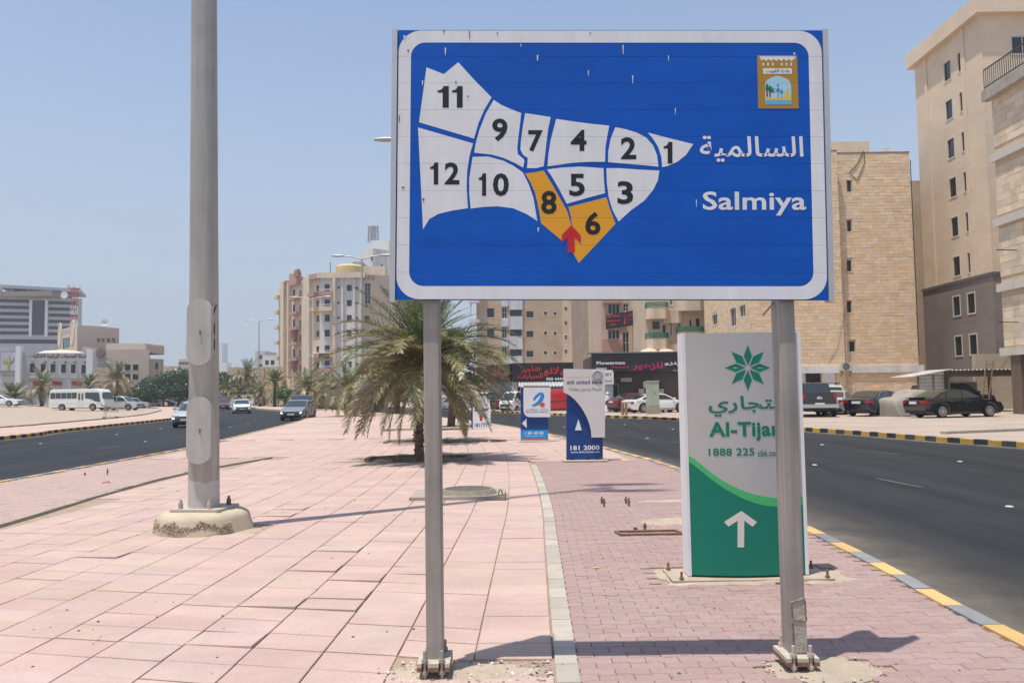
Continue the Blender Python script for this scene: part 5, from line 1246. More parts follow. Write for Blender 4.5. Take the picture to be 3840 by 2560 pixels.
mb = MB(); mb.box(x0,x1+1.5,YC+.05,YC+.2,zc-.42,zc-.05); mb.build('fascia', mat('brown_board', (.10,.07,.05), .9, var=.2), cpo, off=co_)
for xx in (x0+.1, X_(3717,YC), x1+1.3): mb = MB(); mb.box(xx-.07,xx+.07,YC+.1,YC+.24,0,zc-.06); mb.build('post', FRD, cpo, off=co_)
BLKW = mat('block_wall', (.42,.35,.26), .92, var=.12, sc=2)
YW = 56; x0 = X_(3659,YW); mb = MB(); mb.box(x0, x0+9, YW, YW+.3, 0, 1.6+(HOR(3750)-1326)/FPX*YW); o = mb.build('boundary_wall', BLKW); tag(o, 'tall beige boundary wall behind the carport and ladder', 'wall')
YW = 53; x0, x1 = X_(3560,YW), X_(3664,YW); mb = MB(); mb.box(x0, x1, YW, YW+.2, 0, 1.6+(HOR(3600)-1432)/FPX*YW); o = mb.build('boundary_wall', BLKW); tag(o, 'low grey block wall beside the tin shed', 'wall')
ld = thing('ladder', 'rusty ladder leaning against the carport roof', 'ladder', (*XY(3672,49.6),0)); lo_ = ld.location.copy()
pA = AT(*c34(612,1285),49.4); pB = AT(*c34(672,1010),50.1); dxl = Vector((.42,0,0)); pA.z = max(.02, pA.z-1.2)
for k in (0,1): mb = MB(); mb.bar(pA+dxl*k, pB+dxl*k, .06); mb.build('rail', RUST, ld, off=lo_)
for i in range(1,12): mb = MB(); p = pA+(pB-pA)*(i/12); mb.bar(p, p+dxl, .035); mb.build('rung', RUST, ld, off=lo_)

# --- beige house with green balcony rails
BEI = brickmat('beige_cladding', (.64,.51,.375), (.60,.475,.35), (.50,.40,.295), .5, .25, .02, bump=.3)
BEIP = mat('beige_plaster', (.66,.53,.40), .9, var=.12, sc=.7); GRAIL = mat('green_rail', (.02,.16,.11), .5, var=.1)
YB = 80; b = Bld('apartment_block', 'beige block of flats with rounded balconies and green railings', [(X_(2424,YB),YB),(X_(2672,YB),YB),(X_(2672,YB)+.5,YB+12),(X_(2424,YB),YB+12)], 0, 17, BEI)
for y0 in (80, 325, 560): b.win(0, c25, 1060, y0-5, 1092, y0+145 if y0 != 80 else y0+50, 'slide')
for y0, h in ((300,80),(655,90)): b.win(0, c25, 1148, y0, 1186, y0+h, 'slide')
for y0 in (310, 640): b.win(0, c25, 872, y0, 952, y0+85, 'darkw'); b.win(0, c25, 985, y0+40, 1016, y0+120, 'darkw')
for x0 in (1350, 1280): b.win(0, c25, x0, 275 if x0 == 1350 else 290, x0+42 if x0 == 1350 else x0+22, 365, 'darkw')
b.finish()
def balcony(b, i, x0, x1, yt, ym, yb, dep, rail=True):
    q = b.rect(i, c25, x0, ym, x1, yb); pl = b.E[i]; a0, a1, z0, z1 = q
    P = [(a0,0),(a0,dep*.55),(a0+(a1-a0)*.25,dep),(a1-(a1-a0)*.18,dep),(a1,dep*.6),(a1,0)]
    mb = MB(); mb.ext(P, lambda x, y: pl(x, z1, y), lambda x, y: pl(x, z0, y)); o = mb.build('balcony', BEIP, b.t, off=b.off)
    if rail:
        zt = b.rect(i, c25, x0, yt, x1, ym)[3]; mb = MB()
        for k in range(4):
            z = z1+(zt-z1)*(k+.6)/4
            for j in range(5): mb.bar(pl(P[j][0],z,P[j][1]), pl(P[j+1][0],z,P[j+1][1]), .06, .09)
        mb.build('railing', GRAIL, o, off=b.off)
balcony(b, 0, 795, 1030, 108, 165, 290, 1.3); balcony(b, 0, 795, 1035, 440, 500, 628, 1.3); balcony(b, 0, 1140, 1420, 20, 85, 200, 1.2, False); balcony(b, 0, 1140, 1420, 370, 430, 560, 1.2); balcony(b, 0, 980, 1190, 560, 560, 660, .5, False); balcony(b, 0, 980, 1190, 190, 190, 330, .5, False)
for x in (810, 985): pl = b.E[0]; q = b.rect(0, c25, x-70, 645, x+90, 700); mb = MB(); mb.lathe([(1.15,0),(1.05,.5),(.7,.85),(.0,1.0)], 16); mb.v = [tuple(pl((q[0]+q[1])/2+xx, q[2]-.2+zz, .9+yy)) for xx, yy, zz in mb.v]; mb.build('awning', BEIP, b.t, off=b.off, smooth=50)
# --- pink block with the black shop board
PNK = mat('pink_plaster', (.56,.39,.30), .9, var=.12, sc=.6)
YP = 90; b = Bld('apartment_block', 'pinkish block of flats with a black and red shop board across it', [(X_(2259,YP),YP),(X_(2424,YP),YP),(X_(2424,YP),YP+12),(X_(2259,YP),YP+12)], 0, 19, PNK)
for y0, y1 in ((115,230),(395,505),(660,690)): b.win(0, c25, 382, y0, 512, y1, 'wide')
b.win(0, c25, 548, 110, 608, 200, 'grid'); b.win(0, c25, 545, 425, 615, 660, 'grid'); b.finish()
b.pslab(0, c25, 325, 505, 528, 655, 0, .55, mat('pink_bay', (.43,.26,.20), .9, var=.1), 'bay'); b.pslab(0, c25, 325, 60, 528, 112, 0, .55, MATS['pink_bay'], 'bay'); b.pslab(0, c25, 640, 80, 720, 700, 0, .9, BEIP, 'pier')
pA = AT(*c25(357,318), YP-.8); pB = AT(*c25(792,247), YP-3.0); pl = Plane((pA.x,pA.y,0),(pB-pA).xy.to_3d()); 
ls = thing('shop_sign', 'black shop board with red lettering on the pinkish block', 'shop sign', ((pA.x+pB.x)/2,(pA.y+pB.y)/2,0)); lo_ = ls.location.copy(); BLKS = mat('black_board', (.018,.018,.02), .4, var=0); REDL = mat('red_letters', (.55,.03,.02), .45, var=.05)
qa = [pl.px(*c25(*q)) for q in ((357,395),(792,328),(792,162),(357,243))]; zlo = (qa[0][1]+qa[1][1])/2; zhi = (qa[2][1]+qa[3][1])/2; LL = (pB-pA).xy.length
mb = MB(); mb.ext([(0,qa[0][1]),(LL,qa[1][1]),(LL,qa[2][1]),(0,qa[3][1])], lambda a, z: pl(a,z,0), lambda a, z: pl(a,z,-.25)); mb.build('board', BLKS, ls, off=lo_)
H_ = zhi-zlo
text('Lady Power', REDL, ls, pl, .03*LL, .39*LL, zlo+.60*H_, zlo+.88*H_, .02, bold=.03, off=lo_); text('Fitness center', REDL, ls, pl, .03*LL, .38*LL, zlo+.36*H_, zlo+.52*H_, .02, bold=.02, off=lo_); text('22253322', REDL, ls, pl, .1*LL, .27*LL, zlo+.10*H_, zlo+.22*H_, .02, bold=.02, off=lo_)
text('ليدي باور', REDL, ls, pl, .56*LL, .97*LL, zlo+.62*H_, zlo+.93*H_, .02, ar=True, bold=.02, off=lo_); text('مركز رياضي للسيدات', REDL, ls, pl, .56*LL, .97*LL, zlo+.34*H_, zlo+.55*H_, .02, ar=True, bold=.02, off=lo_); text('للنساء', REDL, ls, pl, .66*LL, .86*LL, zlo+.1*H_, zlo+.28*H_, .02, ar=True, bold=.02, off=lo_)
mb = MB(); pts = [(.46,.15),(.49,.5),(.47,.75),(.50,.92),(.48,.72),(.515,.45),(.50,.12)]; mb.quad(*[pl(a*LL, zlo+z*H_, .02) for a, z in pts]); mb.build('figure_mark', REDL, ls, off=lo_, fix=False)
YG = 118; b = Bld('apartment_block', 'sliver of a pale yellow-green block beside the pinkish one', [(X_(2234,YG),YG),(X_(2300,YG),YG),(X_(2300,YG),YG+9),(X_(2234,YG),YG+9)], 0, 20, mat('lime_plaster', (.56,.54,.33), .9, var=.06))
b.win(0, c17, 2138, 295, 2190, 340, 'slide'); b.finish()
for y0, y1 in ((380,435),(700,790)): b.pslab(0, c17, 2128, y0, 2196, y1, 0, 1.0, PNK, 'balcony')
x, y = XY(2246, 100); tree('small green treetop above the flower shop roof', x, y, 0, 6.6, 2.4, TREEL, 305, 700, .25, None)
# --- plain beige flats in the middle
CB = brickmat('centre_cladding', (.50,.38,.27), (.465,.35,.25), (.40,.31,.22), 1.4, .32, .02, bump=.25, var=.12)
CB2 = mat('centre_plaster', (.54,.40,.275), .9, var=.14, sc=.35); WPAN = mat('white_panel', (.56,.56,.57), .7, var=.08, sc=.4)
YM = 126; b = Bld('apartment_block', 'broad beige block in the middle with white window bays above the black shop sign', [(X_(1790,YM),YM),(X_(2112,YM),YM),(X_(2112,YM),YM+14),(X_(1790,YM),YM+14)], 0, 24, CB)
for k in range(-4, 3):
    y0 = 222+292*k if False else 222+290*k
    b.win(0, c17, 495, y0-4, 600, y0+130, 'darkw'); b.win(0, c17, 1075, y0+40, 1176, y0+132, 'darkw'); b.win(0, c17, 1334, y0+45, 1376, y0+95, 'surr'); b.win(0, c17, 1476, y0+50, 1518, y0+95, 'surr'); b.win(0, c17, 712, y0-20, 786, y0+145, 'grid'); b.win(0, c17, 832, y0+20, 1004, y0+112, 'darkw')
b.finish()
for k in range(-4, 3):
    y0 = 222+290*k; b.pslab(0, c17, 822, y0+122, 1018, y0+308, 0, .35, WPAN, 'white_bay'); b.pslab(0, c17, 707, y0+155, 815, y0+260, 0, .2, WPAN, 'white_bay')
b.pslab(0, c17, 1590, 770, 1620, 1030, 0, .5, PNK, 'pink_pier')
for k in range(-3, 3): b.pslab(0, c17, 230, 100+290*k, 388, 150+290*k, 0, 1.2, WPAN, 'balcony_arch'); b.pslab(0, c17, 250, 150+290*k, 275, 330+290*k, .9, 1.1, WPAN, 'balcony_column')
YN = 168; xa_, xb_, xc_ = X_(2105,YN), X_(2147,YN-2), X_(2234,YN+6)
b = Bld('apartment_block', 'tall plain block behind, one sunlit and one shaded wall, right of the broad beige block', [(xa_,YN),(xb_,YN-3),(xc_,YN+4),(xc_,YN+16),(xa_,YN+16)], 0, 30, CB2)
for k in range(-6, 6):
    y0 = 195+209*k; b.win(0, c17, 1634, y0, 1676, y0+68, 'slide'); b.win(1, c17, 2000, y0+8, 2056, y0+62, 'darkw')
b.finish()
# --- flower shop
CHAR = mat('charcoal_fascia', (.045,.038,.042), .5, var=.08); BRICKB = brickmat('brown_tile', (.13,.10,.085), (.12,.09,.075), (.085,.065,.055), .6, .2, .012, bump=.2)
YF = 66.5; xf0, xf1 = X_(2220,YF), X_(2640,YF); b = Bld('flower_shop', 'low flower shop with a charcoal fascia and brown tiled front', [(xf0,YF),(xf1,YF),(xf1,YF+8),(xf0,YF+8)], 0, 4.45, BRICKB, 'shop')
b.win(0, c25, 520, 930, 640, 1300, 'darkw'); b.win(0, c25, 345, 1000, 500, 1285, 'grid'); b.finish()
q = b.rect(0, c25, 200, 700, 1190, 862); b.slab(0, -.02, b.L[0], q[2], 4.62, 0, .7, CHAR, 'fascia'); b.slab(0, -.3, b.L[0], 4.63, 4.72, -.5, .85, mat('grey_edge', (.22,.21,.21), .6), 'roof_edge')
sp = Plane(b.foot[0]+Vector((0,-.7,0)), (1,0,0)); PINKL = mat('magenta_letters', (.52,.02,.16), .45, var=0)
def stext(s, x0, y0, x1, y1, m, **k):
    a = sp.px(*c25(x0,y1)); c = sp.px(*c25(x1,y0)); return text(s, m, b.t, sp, a[0], c[0], a[1], c[1], .004, thick=.05, off=b.off, **k)
stext('Flowarnzo', 255, 745, 570, 785, WHITEP, bold=.035); stext('Flowers', 428, 798, 610, 825, PINKL, bold=.03); stext('55504000', 250, 818, 365, 845, WHITEP, bold=.03); stext('للزهور', 655, 755, 985, 848, PINKL, ar=True, bold=.03); stext('فلورنزو', 1005, 745, 1330, 795, WHITEP, ar=True, bold=.03); stext('للزهور والهدايا', 1100, 838, 1300, 856, WHITEP, ar=True)
b.pslab(0, c25, 770, 972, 830, 1040, 0, .1, WHITEP, 'poster')
for x in (868, 930): b.pslab(0, c25, x, 995, x+45, 1030, 0, .12, FRD, 'wall_lamp')
b.pslab(0, c25, 520, 930, 640, 975, 0, .3, mat('shutter_box', (.40,.38,.35), .6), 'shutter_box')
# crates of plants stacked along the brown wall
CRT = mat('pale_crate', (.36,.32,.27), .85, var=.15, sc=3, rnd=.2)
for i, x in enumerate((740, 815, 885, 955)):
    for k in range(4):
        q = b.rect(0, c25, x-28, 1130-26*k-0, x+28, 1153-26*k); mb = MB(); mb.ext([(q[0],q[2]),(q[1],q[2]),(q[1],q[3]),(q[0],q[3])], lambda a, z: sp(a,z,-.05), lambda a, z: sp(a,z,-.6)); o = mb.build('crate', CRT); o.location = (0,0,0)
        tag(o, 'pale slatted crate, number %s from the top in stack %s along the brown shop wall' % (('fourth','third','second','first')[k], ('leftmost','left-middle','right-middle','rightmost')[i]), 'crate', 'crates stacked against the flower shop')
for i, x in enumerate((610, 630, 905)):
    q = sp.px(*c25(x, 1100 if x < 900 else 1075)); px_ = sp(q[0], 0, .4); t = thing('potted_plant', ('leafy pot plant in the shop doorway','second pot plant beside the shop door','green pot plant on the crates by the shop')[i], 'potted plant', (px_.x, px_.y, 0)); zz = (0, 0, 1.05)[i]
    mb = MB(); mb.lathe([(.0,zz),(.13,zz),(.16,zz+.3),(.14,zz+.3),(0,zz+.28)], 12); mb.build('pot', CRT, t); leaf_crown('foliage', TREEL, t, [(0,0,zz+.62,.30)], 200, .14, 400+i)
b2 = Bld('shop', 'narrow shop with a white and red sign left of the flower shop', [(X_(2262,YF-1),YF-.9),(X_(2300,YF-1),YF-.9),(X_(2300,YF-1),YF-.02),(X_(2262,YF-1),YF-.02)], 0, 3.3, WPAN, 'shop'); b2.finish()
b2.pslab(0, c25, 330, 865, 442, 1000, 0, .2, WHITEP, 'sign_board'); sp = Plane(b2.foot[0]+Vector((0,-.2,0)), (1,0,0))
for s, y0, y1, ar in (('SKY', 875, 910, False), ('بالجملة', 945, 980, True)): a = sp.px(*c25(350,y1)); c = sp.px(*c25(425,y0)); text(s, REDL, b2.t, sp, a[0], c[0], a[1], c[1], .004, ar=ar, bold=.03, off=b2.off)
# --- car rental shop
YR = 82; xr0, xr1 = X_(1922,YR), X_(2150,YR); GWALL = mat('grey_shopwall', (.40,.39,.38), .8, var=.1)
b = Bld('car_rental_shop', 'low grey shop with a long black sign in red Arabic lettering', [(xr0-2.5,YR+5),(xr0,YR),(xr1,YR),(xr1,YR+9),(xr0-2.5,YR+9)], 0, 4.5, GWALL, 'shop')
b.win(1, c17, 940, 1345, 1190, 1480, 'wide'); b.finish()
q = b.rect(1, c17, 868, 1022, 1740, 1292); b.slab(1, 0, b.L[1], q[2], q[3], 0, .6, BLKS, 'sign_box'); b.slab(0, 0, b.L[0], q[2]+.01, q[3]-.01, 0, .3, BLKS, 'sign_box')
sp = Plane(b.foot[1]+Vector((0,-.6,0)), (1,0,0))
for s, x0, y0, x1, y1, m, ar in (('للتأجير', 1000, 1055, 1275, 1165, REDL, True), ('السيارات', 945, 1165, 1315, 1270, REDL, True), ('ميلانو', 1335, 1070, 1720, 1215, REDL, True), ('900 44444', 1365, 1232, 1660, 1280, WHITEP, False)):
    a = sp.px(*c17(x0,y1)); c = sp.px(*c17(x1,y0)); text(s, m, b.t, sp, a[0], c[0], a[1], c[1], .004, thick=.06, ar=ar, bold=.03, off=b.off)
pl = b.E[0]; text('ميلانو', REDL, b.t, pl, b.L[0]*.25, b.L[0]*.9, q[2]+.3, q[3]-.3, .31, ar=True, bold=.03, off=b.off)
b.pslab(1, c17, 862, 1300, 940, 1560, 0, .5, WPAN, 'pier')
aw = thing('awning', 'corrugated metal awning on thin posts in front of the car rental shop', 'awning', (X_(2050,YR-6), YR-6, 0)); ao = aw.location.copy(); x0, x1 = X_(1945,YR-6), X_(2140,YR-6); za = 1.6+(HOR(2040)-1448)/FPX*(YR-6)
corrug(x0, x1, YR-6, YR-1, lambda a, b_, d: Vector((a,b_,za+d+.09*(b_-YR+6))), .3, .05).build('tin_roof', TIN, aw, off=ao)
for x in (x0+.2, (x0+x1)/2, x1-.2): mb = MB(); mb.cyl((x,YR-5.8,0),(x,YR-5.8,za),.05,n=6); mb.build('post', FRW, aw, off=ao)

for m_ in (BEIP, PNK, CB2, WPAN, WBAND, GWALL): streak(m_, (1.6, 1.6, .16), .86, 1.08, 6)
# --- big apartment block beyond the curve
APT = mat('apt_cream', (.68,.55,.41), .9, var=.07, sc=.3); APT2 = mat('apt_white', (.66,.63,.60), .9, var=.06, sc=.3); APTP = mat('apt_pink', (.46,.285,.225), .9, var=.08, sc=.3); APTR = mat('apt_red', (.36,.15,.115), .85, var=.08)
for m_ in (APT, APT2, APTP): streak(m_, (1.2, 1.2, .1), .90, 1.06, 6)
YA = 165; xl_, xm_, xr_, xe = X_(1044,182), X_(1200,YA), X_(1362,YA), X_(1462,YA+3)
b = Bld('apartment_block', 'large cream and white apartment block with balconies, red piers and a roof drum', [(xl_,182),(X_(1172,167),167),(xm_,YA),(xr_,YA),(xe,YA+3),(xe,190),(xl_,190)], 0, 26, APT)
ys_ = [600, 714, 828, 942, 1059, 1175]
for k, y in enumerate(ys_):
    b.win(2, c10, 437, y-26, 476, y+26, 'dark'); b.win(2, c10, 604, y-22, 641, y+24, 'dark'); b.win(2, c10, 533, y-10, 549, y+8, 'surr'); b.win(2, c10, 674, y-8, 690, y+10, 'surr')
    b.win(1, c10, 375, y-18, 396, y+28, 'darkw')
for y0, y1 in ((545,780),(1030,1240)): b.win(0, c10, 160, y0+35, 176, y1, 'grid'); b.win(0, c10, 278, y0+25, 294, y1-20, 'grid')
for k, y in enumerate(ys_):
    b.win(0, c10, 246, y+20-3*k, 262, y+75-3*k, 'slide'); b.win(0, c10, 198, y+15-3*k, 214, y+75-3*k, 'darkw'); b.win(0, c10, 100, y+20-2*k, 116, y+70-2*k, 'darkw')
    b.win(3, c10, 866, y+115, 874, y+133, 'surr')
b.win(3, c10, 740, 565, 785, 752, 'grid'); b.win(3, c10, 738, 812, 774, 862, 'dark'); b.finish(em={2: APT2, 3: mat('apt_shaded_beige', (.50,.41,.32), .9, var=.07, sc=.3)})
for k, y in enumerate(ys_):
    if k in (0, 1, 4, 5):
        b.pslab(2, c10, 402, y+34, 502, y+64, 0, 1.4, APTP if k in (0,5) else APT, 'balcony'); b.pslab(1, c10, 352, y+40, 400, y+68, 0, 1.4, APTP if k in (0,5) else APT, 'balcony')
        mb = MB(); q = b.rect(2, c10, 402, y+16, 502, y+34); pl = b.E[2]; mb.bar(pl(q[0],q[3],1.35), pl(q[1],q[3],1.35), .12); mb.bar(pl(q[0],(q[2]+q[3])/2,1.35), pl(q[1],(q[2]+q[3])/2,1.35), .09); mb.build('railing', FRW, b.t, off=b.off)
    b.pslab(0, c10, 205, y+72, 262, y+92, 0, 1.2, APTP, 'balcony'); b.pslab(0, c10, 92, y+62, 118, y+86, 0, 1.2, APT, 'balcony')
b.pslab(2, c10, 590, 530, 668, 1190, 0, .12, APT2, 'white_field') if False else None
b.pslab(2, c10, 502, 505, 524, 1330, 0, .9, APT, 'pier'); b.pslab(2, c10, 566, 530, 580, 1200, 0, .5, APT2, 'pier'); b.pslab(2, c10, 655, 530, 668, 1200, 0, .5, APT2, 'pier'); b.pslab(2, c10, 706, 530, 724, 1200, 0, .6, APT, 'pier')
b.pslab(2, c10, 405, 1097, 485, 1138, 1.4, 1.5, mat('dark_banner', (.05,.05,.05), .5), 'banner')
b.pslab(0, c10, 192, 490, 262, 580, 0, .7, APTP, 'gable'); b.pslab(0, c10, 246, 466, 275, 520, .72, 1.1, APTR, 'red_mark')
for x in (156, 170, 270, 285): b.pslab(0, c10, x, 550 if x < 200 else 522, x+9, 575 if x < 200 else 545, .3, .7, APTR, 'red_mark')
for y0, y1 in ((905,1000),(1125,1220)): b.pslab(0, c10, 212, y0, 234, y1, 0, .8, APTR, 'red_pier')
b.pslab(0, c10, 128, 560, 152, 1300, 0, .8, APT, 'pier'); b.pslab(0, c10, 180, 560, 190, 1290, 0, .8, APT, 'pier'); b.pslab(0, c10, 300, 520, 345, 1280, 0, .8, APT, 'pier')
for x in (728, 760, 792): b.pslab(3, c10, x, 512, x+12, 542, .2, .5, APTR, 'red_mark')
b.pslab(3, c10, 728, 508, 800, 790, 0, .3, APT, 'stair_frame') if False else None
b.slab(2, -.5, b.L[2]+.5, 25.2, 26.3, 0, .8, APT, 'cornice'); b.slab(1, -.3, b.L[1]+.3, 25.2, 26.25, 0, .8, APTP, 'cornice')
q = b.rect(2, c10, 540, 432, 655, 510); cxm = b.E[2]((q[0]+q[1])/2, 0, -4); mb = MB(); mb.lathe([(2.9,0),(2.9,2.0),(2.5,2.4),(0,2.5)], 20, (cxm.x, cxm.y, 26)); mb.build('roof_drum', mat('drum_yellow', (.60,.47,.22), .85, var=.1), b.t, off=b.off, smooth=40)
b.box(cxm.x-1, cxm.x+7, cxm.y+2, cxm.y+6, 26, 28.5, APT, 'roof_room')
for xx, h in ((455,3),(515,2.5)): q = b.E[2].px(*c10(xx, 490)); p = b.E[2](q[0],26,-3); mb = MB(); mb.cyl(p, p+Vector((0,0,h)), .08, n=5); mb.build('aerial', FRD, b.t, off=b.off)
# tower block behind with lattice aerial
YT_ = 205; b = Bld('apartment_tower', 'pale tower block with a lattice aerial on the roof, behind the cream apartments', [(X_(1358,YT_),YT_),(X_(1400,YT_-3),YT_-3),(X_(1452,YT_),YT_),(X_(1545,YT_),YT_+2),(X_(1545,YT_),YT_+14),(X_(1358,YT_),YT_+14)], 0, 1.6+(1478-934)/FPX*YT_, APT2)
for k in range(8): b.win(0, c10, 785, 360+82*k, 799, 398+82*k, 'darkw'); b.win(1, c10, 862, 425+98*k, 874, 445+98*k, 'surr')
b.finish(); zt = b.z1; x0, x1 = X_(1392,YT_), X_(1460,YT_); b.box(x0, x1, YT_+.5, YT_+8, zt-.3, zt+2.6, WHITEP, 'roof_screen')
xc = X_(1397,YT_); mb = MB(); z0, z1 = zt+2.6, 1.6+(1478-836)/FPX*YT_
for i in range(4): a = (i-1.5)*.9; mb.bar((xc+a,YT_+2,z0),(xc+a*.8,YT_+2,z1),.22)
for i in range(9): z = z0+(z1-z0)*i/8; mb.bar((xc-1.4,YT_+2,z),(xc+1.4,YT_+2,z),.18); mb.bar((xc-1.4,YT_+2,z),(xc+1.4,YT_+2,min(z1,z+(z1-z0)/8)),.14)
mb.build('lattice_aerial', mat('aerial_grey', (.25,.25,.25), .6), b.t, off=b.off)
b.box(X_(1323,YT_-15), X_(1359,YT_-15), YT_-15, YT_-8, 22, 1.6+(1478-976)/FPX*(YT_-15), mat('grey_plant', (.36,.36,.35), .8), 'plant_room')

# --- white market with the black Arabic lettering, far left
MW = mat('market_white', (.47,.47,.475), .85, var=.06, sc=.5); MFIN = mat('fin_white', (.72,.72,.72), .8, var=.04)
YK = 122; x0 = X_(-140,YK); x1 = X_(352,YK+3); z_ = lambda y, Y=YK, sx=150: 1.6+(HOR(sx)-(1040+y/3.563))/FPX*Y
b = Bld('market_building', 'white market hall with six small dark windows and black Arabic lettering', [(x0,YK-3),(x1,YK+3),back((x1,YK+3),16),back((x0,YK-3),22)], -.6, z_(1005), MW, 'market')
for q in ((396,1152,464,1270),(544,1154,608,1272),(676,1156,741,1275),(818,1160,880,1278),(948,1164,1008,1280),(1087,1168,1145,1284)): b.win(0, c7, *q, 'darkw')
for x in (440, 700, 955): b.win(0, c7, x, 1390, x+125, 1500, None)
b.finish()
b.text(0, c7, 'شركة المنتجات الزراعية الغذائية', 440, 1015, 1158, 1090, BLKP, .1, ar=True, bold=.03); b.text(0, c7, 'ش.م.ك', 380, 1045, 430, 1075, BLKP, .1, ar=True, bold=.02)
for q in ((235,920,302,1560),): b.pslab(0, c7, *q, 0, 1.4, MFIN, 'fin')
b.pslab(0, c7, 1172, 962, 1252, 1560, 0, 1.4, MFIN, 'fin'); b.pslab(0, c7, -300, 985, 234, 1010, 0, .3, MW, 'parapet')
for x in (440, 700, 970): b.pslab(0, c7, x, 1388, x+128, 1440, -.1, .1, mat('market_red', (.36,.03,.025), .7, var=.15), 'red_board')
for x0_, x1_ in ((395,650),(675,885),(945,1100)): b.pslab(0, c7, x0_-8, 1330, x1_, 1345, 0, .3, MW, 'arch_moulding')
for x in (425, 590, 715, 860, 990, 1125): b.pslab(0, c7, x, 1128, x+30, 1136, 0, .6, FRD, 'lamp')
b.pslab(0, c7, 5, 985, 245, 1258, 0, .5, mat('sign_box_grey', (.30,.30,.31), .6), 'sign_box'); b.pslab(0, c7, 20, 1003, 232, 1244, .5, .52, mat('sign_lilac', (.50,.48,.56), .6), 'sign_face')
lg = b.E[0]
for pts, m in (([(115,1245),(150,1245),(150,1165),(165,1120),(150,1060),(138,1035),(130,1070),(135,1110),(115,1160)], mat('leaf_green', (.28,.38,.05), .6)), ([(52,1120),(120,1120),(120,1160),(52,1150)], MATS['leaf_green']), ([(150,1165),(185,1140),(203,1095),(198,1055),(185,1110),(150,1145)], mat('leaf_teal', (.06,.16,.22), .6))):
    mb = MB(); mb.quad(*[lg(*lg.px(*c7(*p)), .54) for p in pts]); mb.build('leaf_mark', m, b.t, off=b.off, fix=False)
b.text(0, c7, 'الزراعية', 50, 1088, 118, 1106, REDL, .54, ar=True, bold=.02); b.text(0, c7, 'فرع السالمية', 22, 1300, 190, 1320, BLKP, .05, ar=True, bold=.02)
mb = MB(); q = lg.px(*c7(665, 1000)); p = lg(q[0], z_(1005)-.3, -8); mb.lathe([(5.2,0),(4.6,.5),(2.8,1.0),(0,1.2)], 20); mb.v = [(x*.9+p.x, y*.7+p.y, z+p.z) for x, y, z in mb.v]; mb.build('roof_dome', APT, b.t, off=b.off, smooth=50)
# --- beige institute
INS = mat('institute_beige', (.58,.465,.375), .9, var=.07, sc=.3); INS2 = mat('institute_light', (.58,.475,.385), .9, var=.06, sc=.3); TEAL = mat('teal_glass', (.05,.13,.13), .15, var=0)
YI = 165; zi = lambda y, Y=YI, sx=350: 1.6+(HOR(sx)-(1040+y/3.563))/FPX*Y
pc = (X_(285,YI-4), YI-4); pl_ = (X_(218,YI+7), YI+7); pm_ = (X_(354,YI-1), YI-1); pr_ = (X_(443,YI+5), YI+5)
b = Bld('institute_building', 'tall beige block of the institute with two round emblems near the roof', [pl_, pc, pm_, pr_, back(pr_, 22), back(pl_, 22)], -.6, zi(655), INS, 'institute')
b.win(0, c7, 838, 805, 935, 945, 'darkw')
for x in (1298, 1357, 1430, 1497): b.win(2, c7, x, 808, x+44, 868, 'wide')
b.finish(roofm=INS)
for x, y in ((803,765),(972,735)):
    pl = b.E[0]; q = pl.px(*c7(x, y)); mb = MB(); mb.lathe([(1.7,0),(1.7,.15),(1.45,.15),(1.45,.08),(0,.08)], 18); mb.v = [tuple(pl(q[0]+xx*1.0, q[1]+yy*1.5, zz)) for xx, yy, zz in mb.v]; mb.build('round_emblem', INS2, b.t, off=b.off, smooth=30)
BLUL = mat('blue_letters', (.06,.14,.36), .6, var=0)
b.text(0, c7, 'INTERNATIONAL', 825, 706, 938, 722, BLUL, .1, bold=.02); b.text(0, c7, 'INSTITUTE', 825, 738, 938, 756, BLUL, .1, bold=.02)
for x, y, s in ((868,655,.75),(1515,660,.7)):
    q = b.E[1].px(*c7(x, y)) if x > 1000 else b.E[0].px(*c7(x, y)); e = b.E[2] if x > 1000 else b.E[0]; q = e.px(*c7(x,y)); p = e(q[0], b.z1, -2); mb = MB(); mb.cyl(p, p+Vector((0,0,1)), .1, n=6); mb.lathe([(0,0),(s*.55,.1),(s,.35)], 14); k = len(mb.v)-42; mb.v[k:] = [tuple(Vector((p.x, p.y, p.z+1.2)) + Vector((v[0], -v[2]*1.0, v[1]))) for v in mb.v[k:]]; mb.build('satellite_dish', FRW, b.t, off=b.off)
YI2 = 152; x0, x1 = X_(302,YI2), X_(558,YI2+3); x2 = X_(612,YI2+14)
b = Bld('institute_building', 'lower wide wing of the beige institute with square dark windows and blue lettering', [(x0,YI2),(x1,YI2+3),back((x1,YI2+3),8),back((x0,YI2),8)], -.6, zi(955,YI2,430), INS, 'institute')
for x in (1560, 1668, 1774): b.win(0, c7, x, 1163, x+76, 1242, 'darkw'); b.win(0, c7, x, 1288, x+76, 1367, 'darkw')
b.finish()
for s, y0, y1, ar in (('مؤسسة الإنتاج البرامجي المشترك', 1080, 1100, True), ('لدول مجلس التعاون الخليجي', 1108, 1130, True), ('T JOINT PROGRAM', 1153, 1172, False), ('UCTION INSTITUTION', 1180, 1198, False)): b.text(0, c7, s, 1255, y0, 1510, y1, BLUL, .1, ar=ar, bold=.02)
q = b.E[0].px(*c7(1347,1005)); mb = MB(); mb.lathe([(.85,0),(.85,.2),(.6,.25),(0,.25)], 16); mb.v = [tuple(b.E[0](q[0]+xx, q[1]+yy*1.2, zz)) for xx, yy, zz in mb.v]; mb.build('round_emblem', mat('dark_emblem', (.22,.17,.14), .8), b.t, off=b.off)
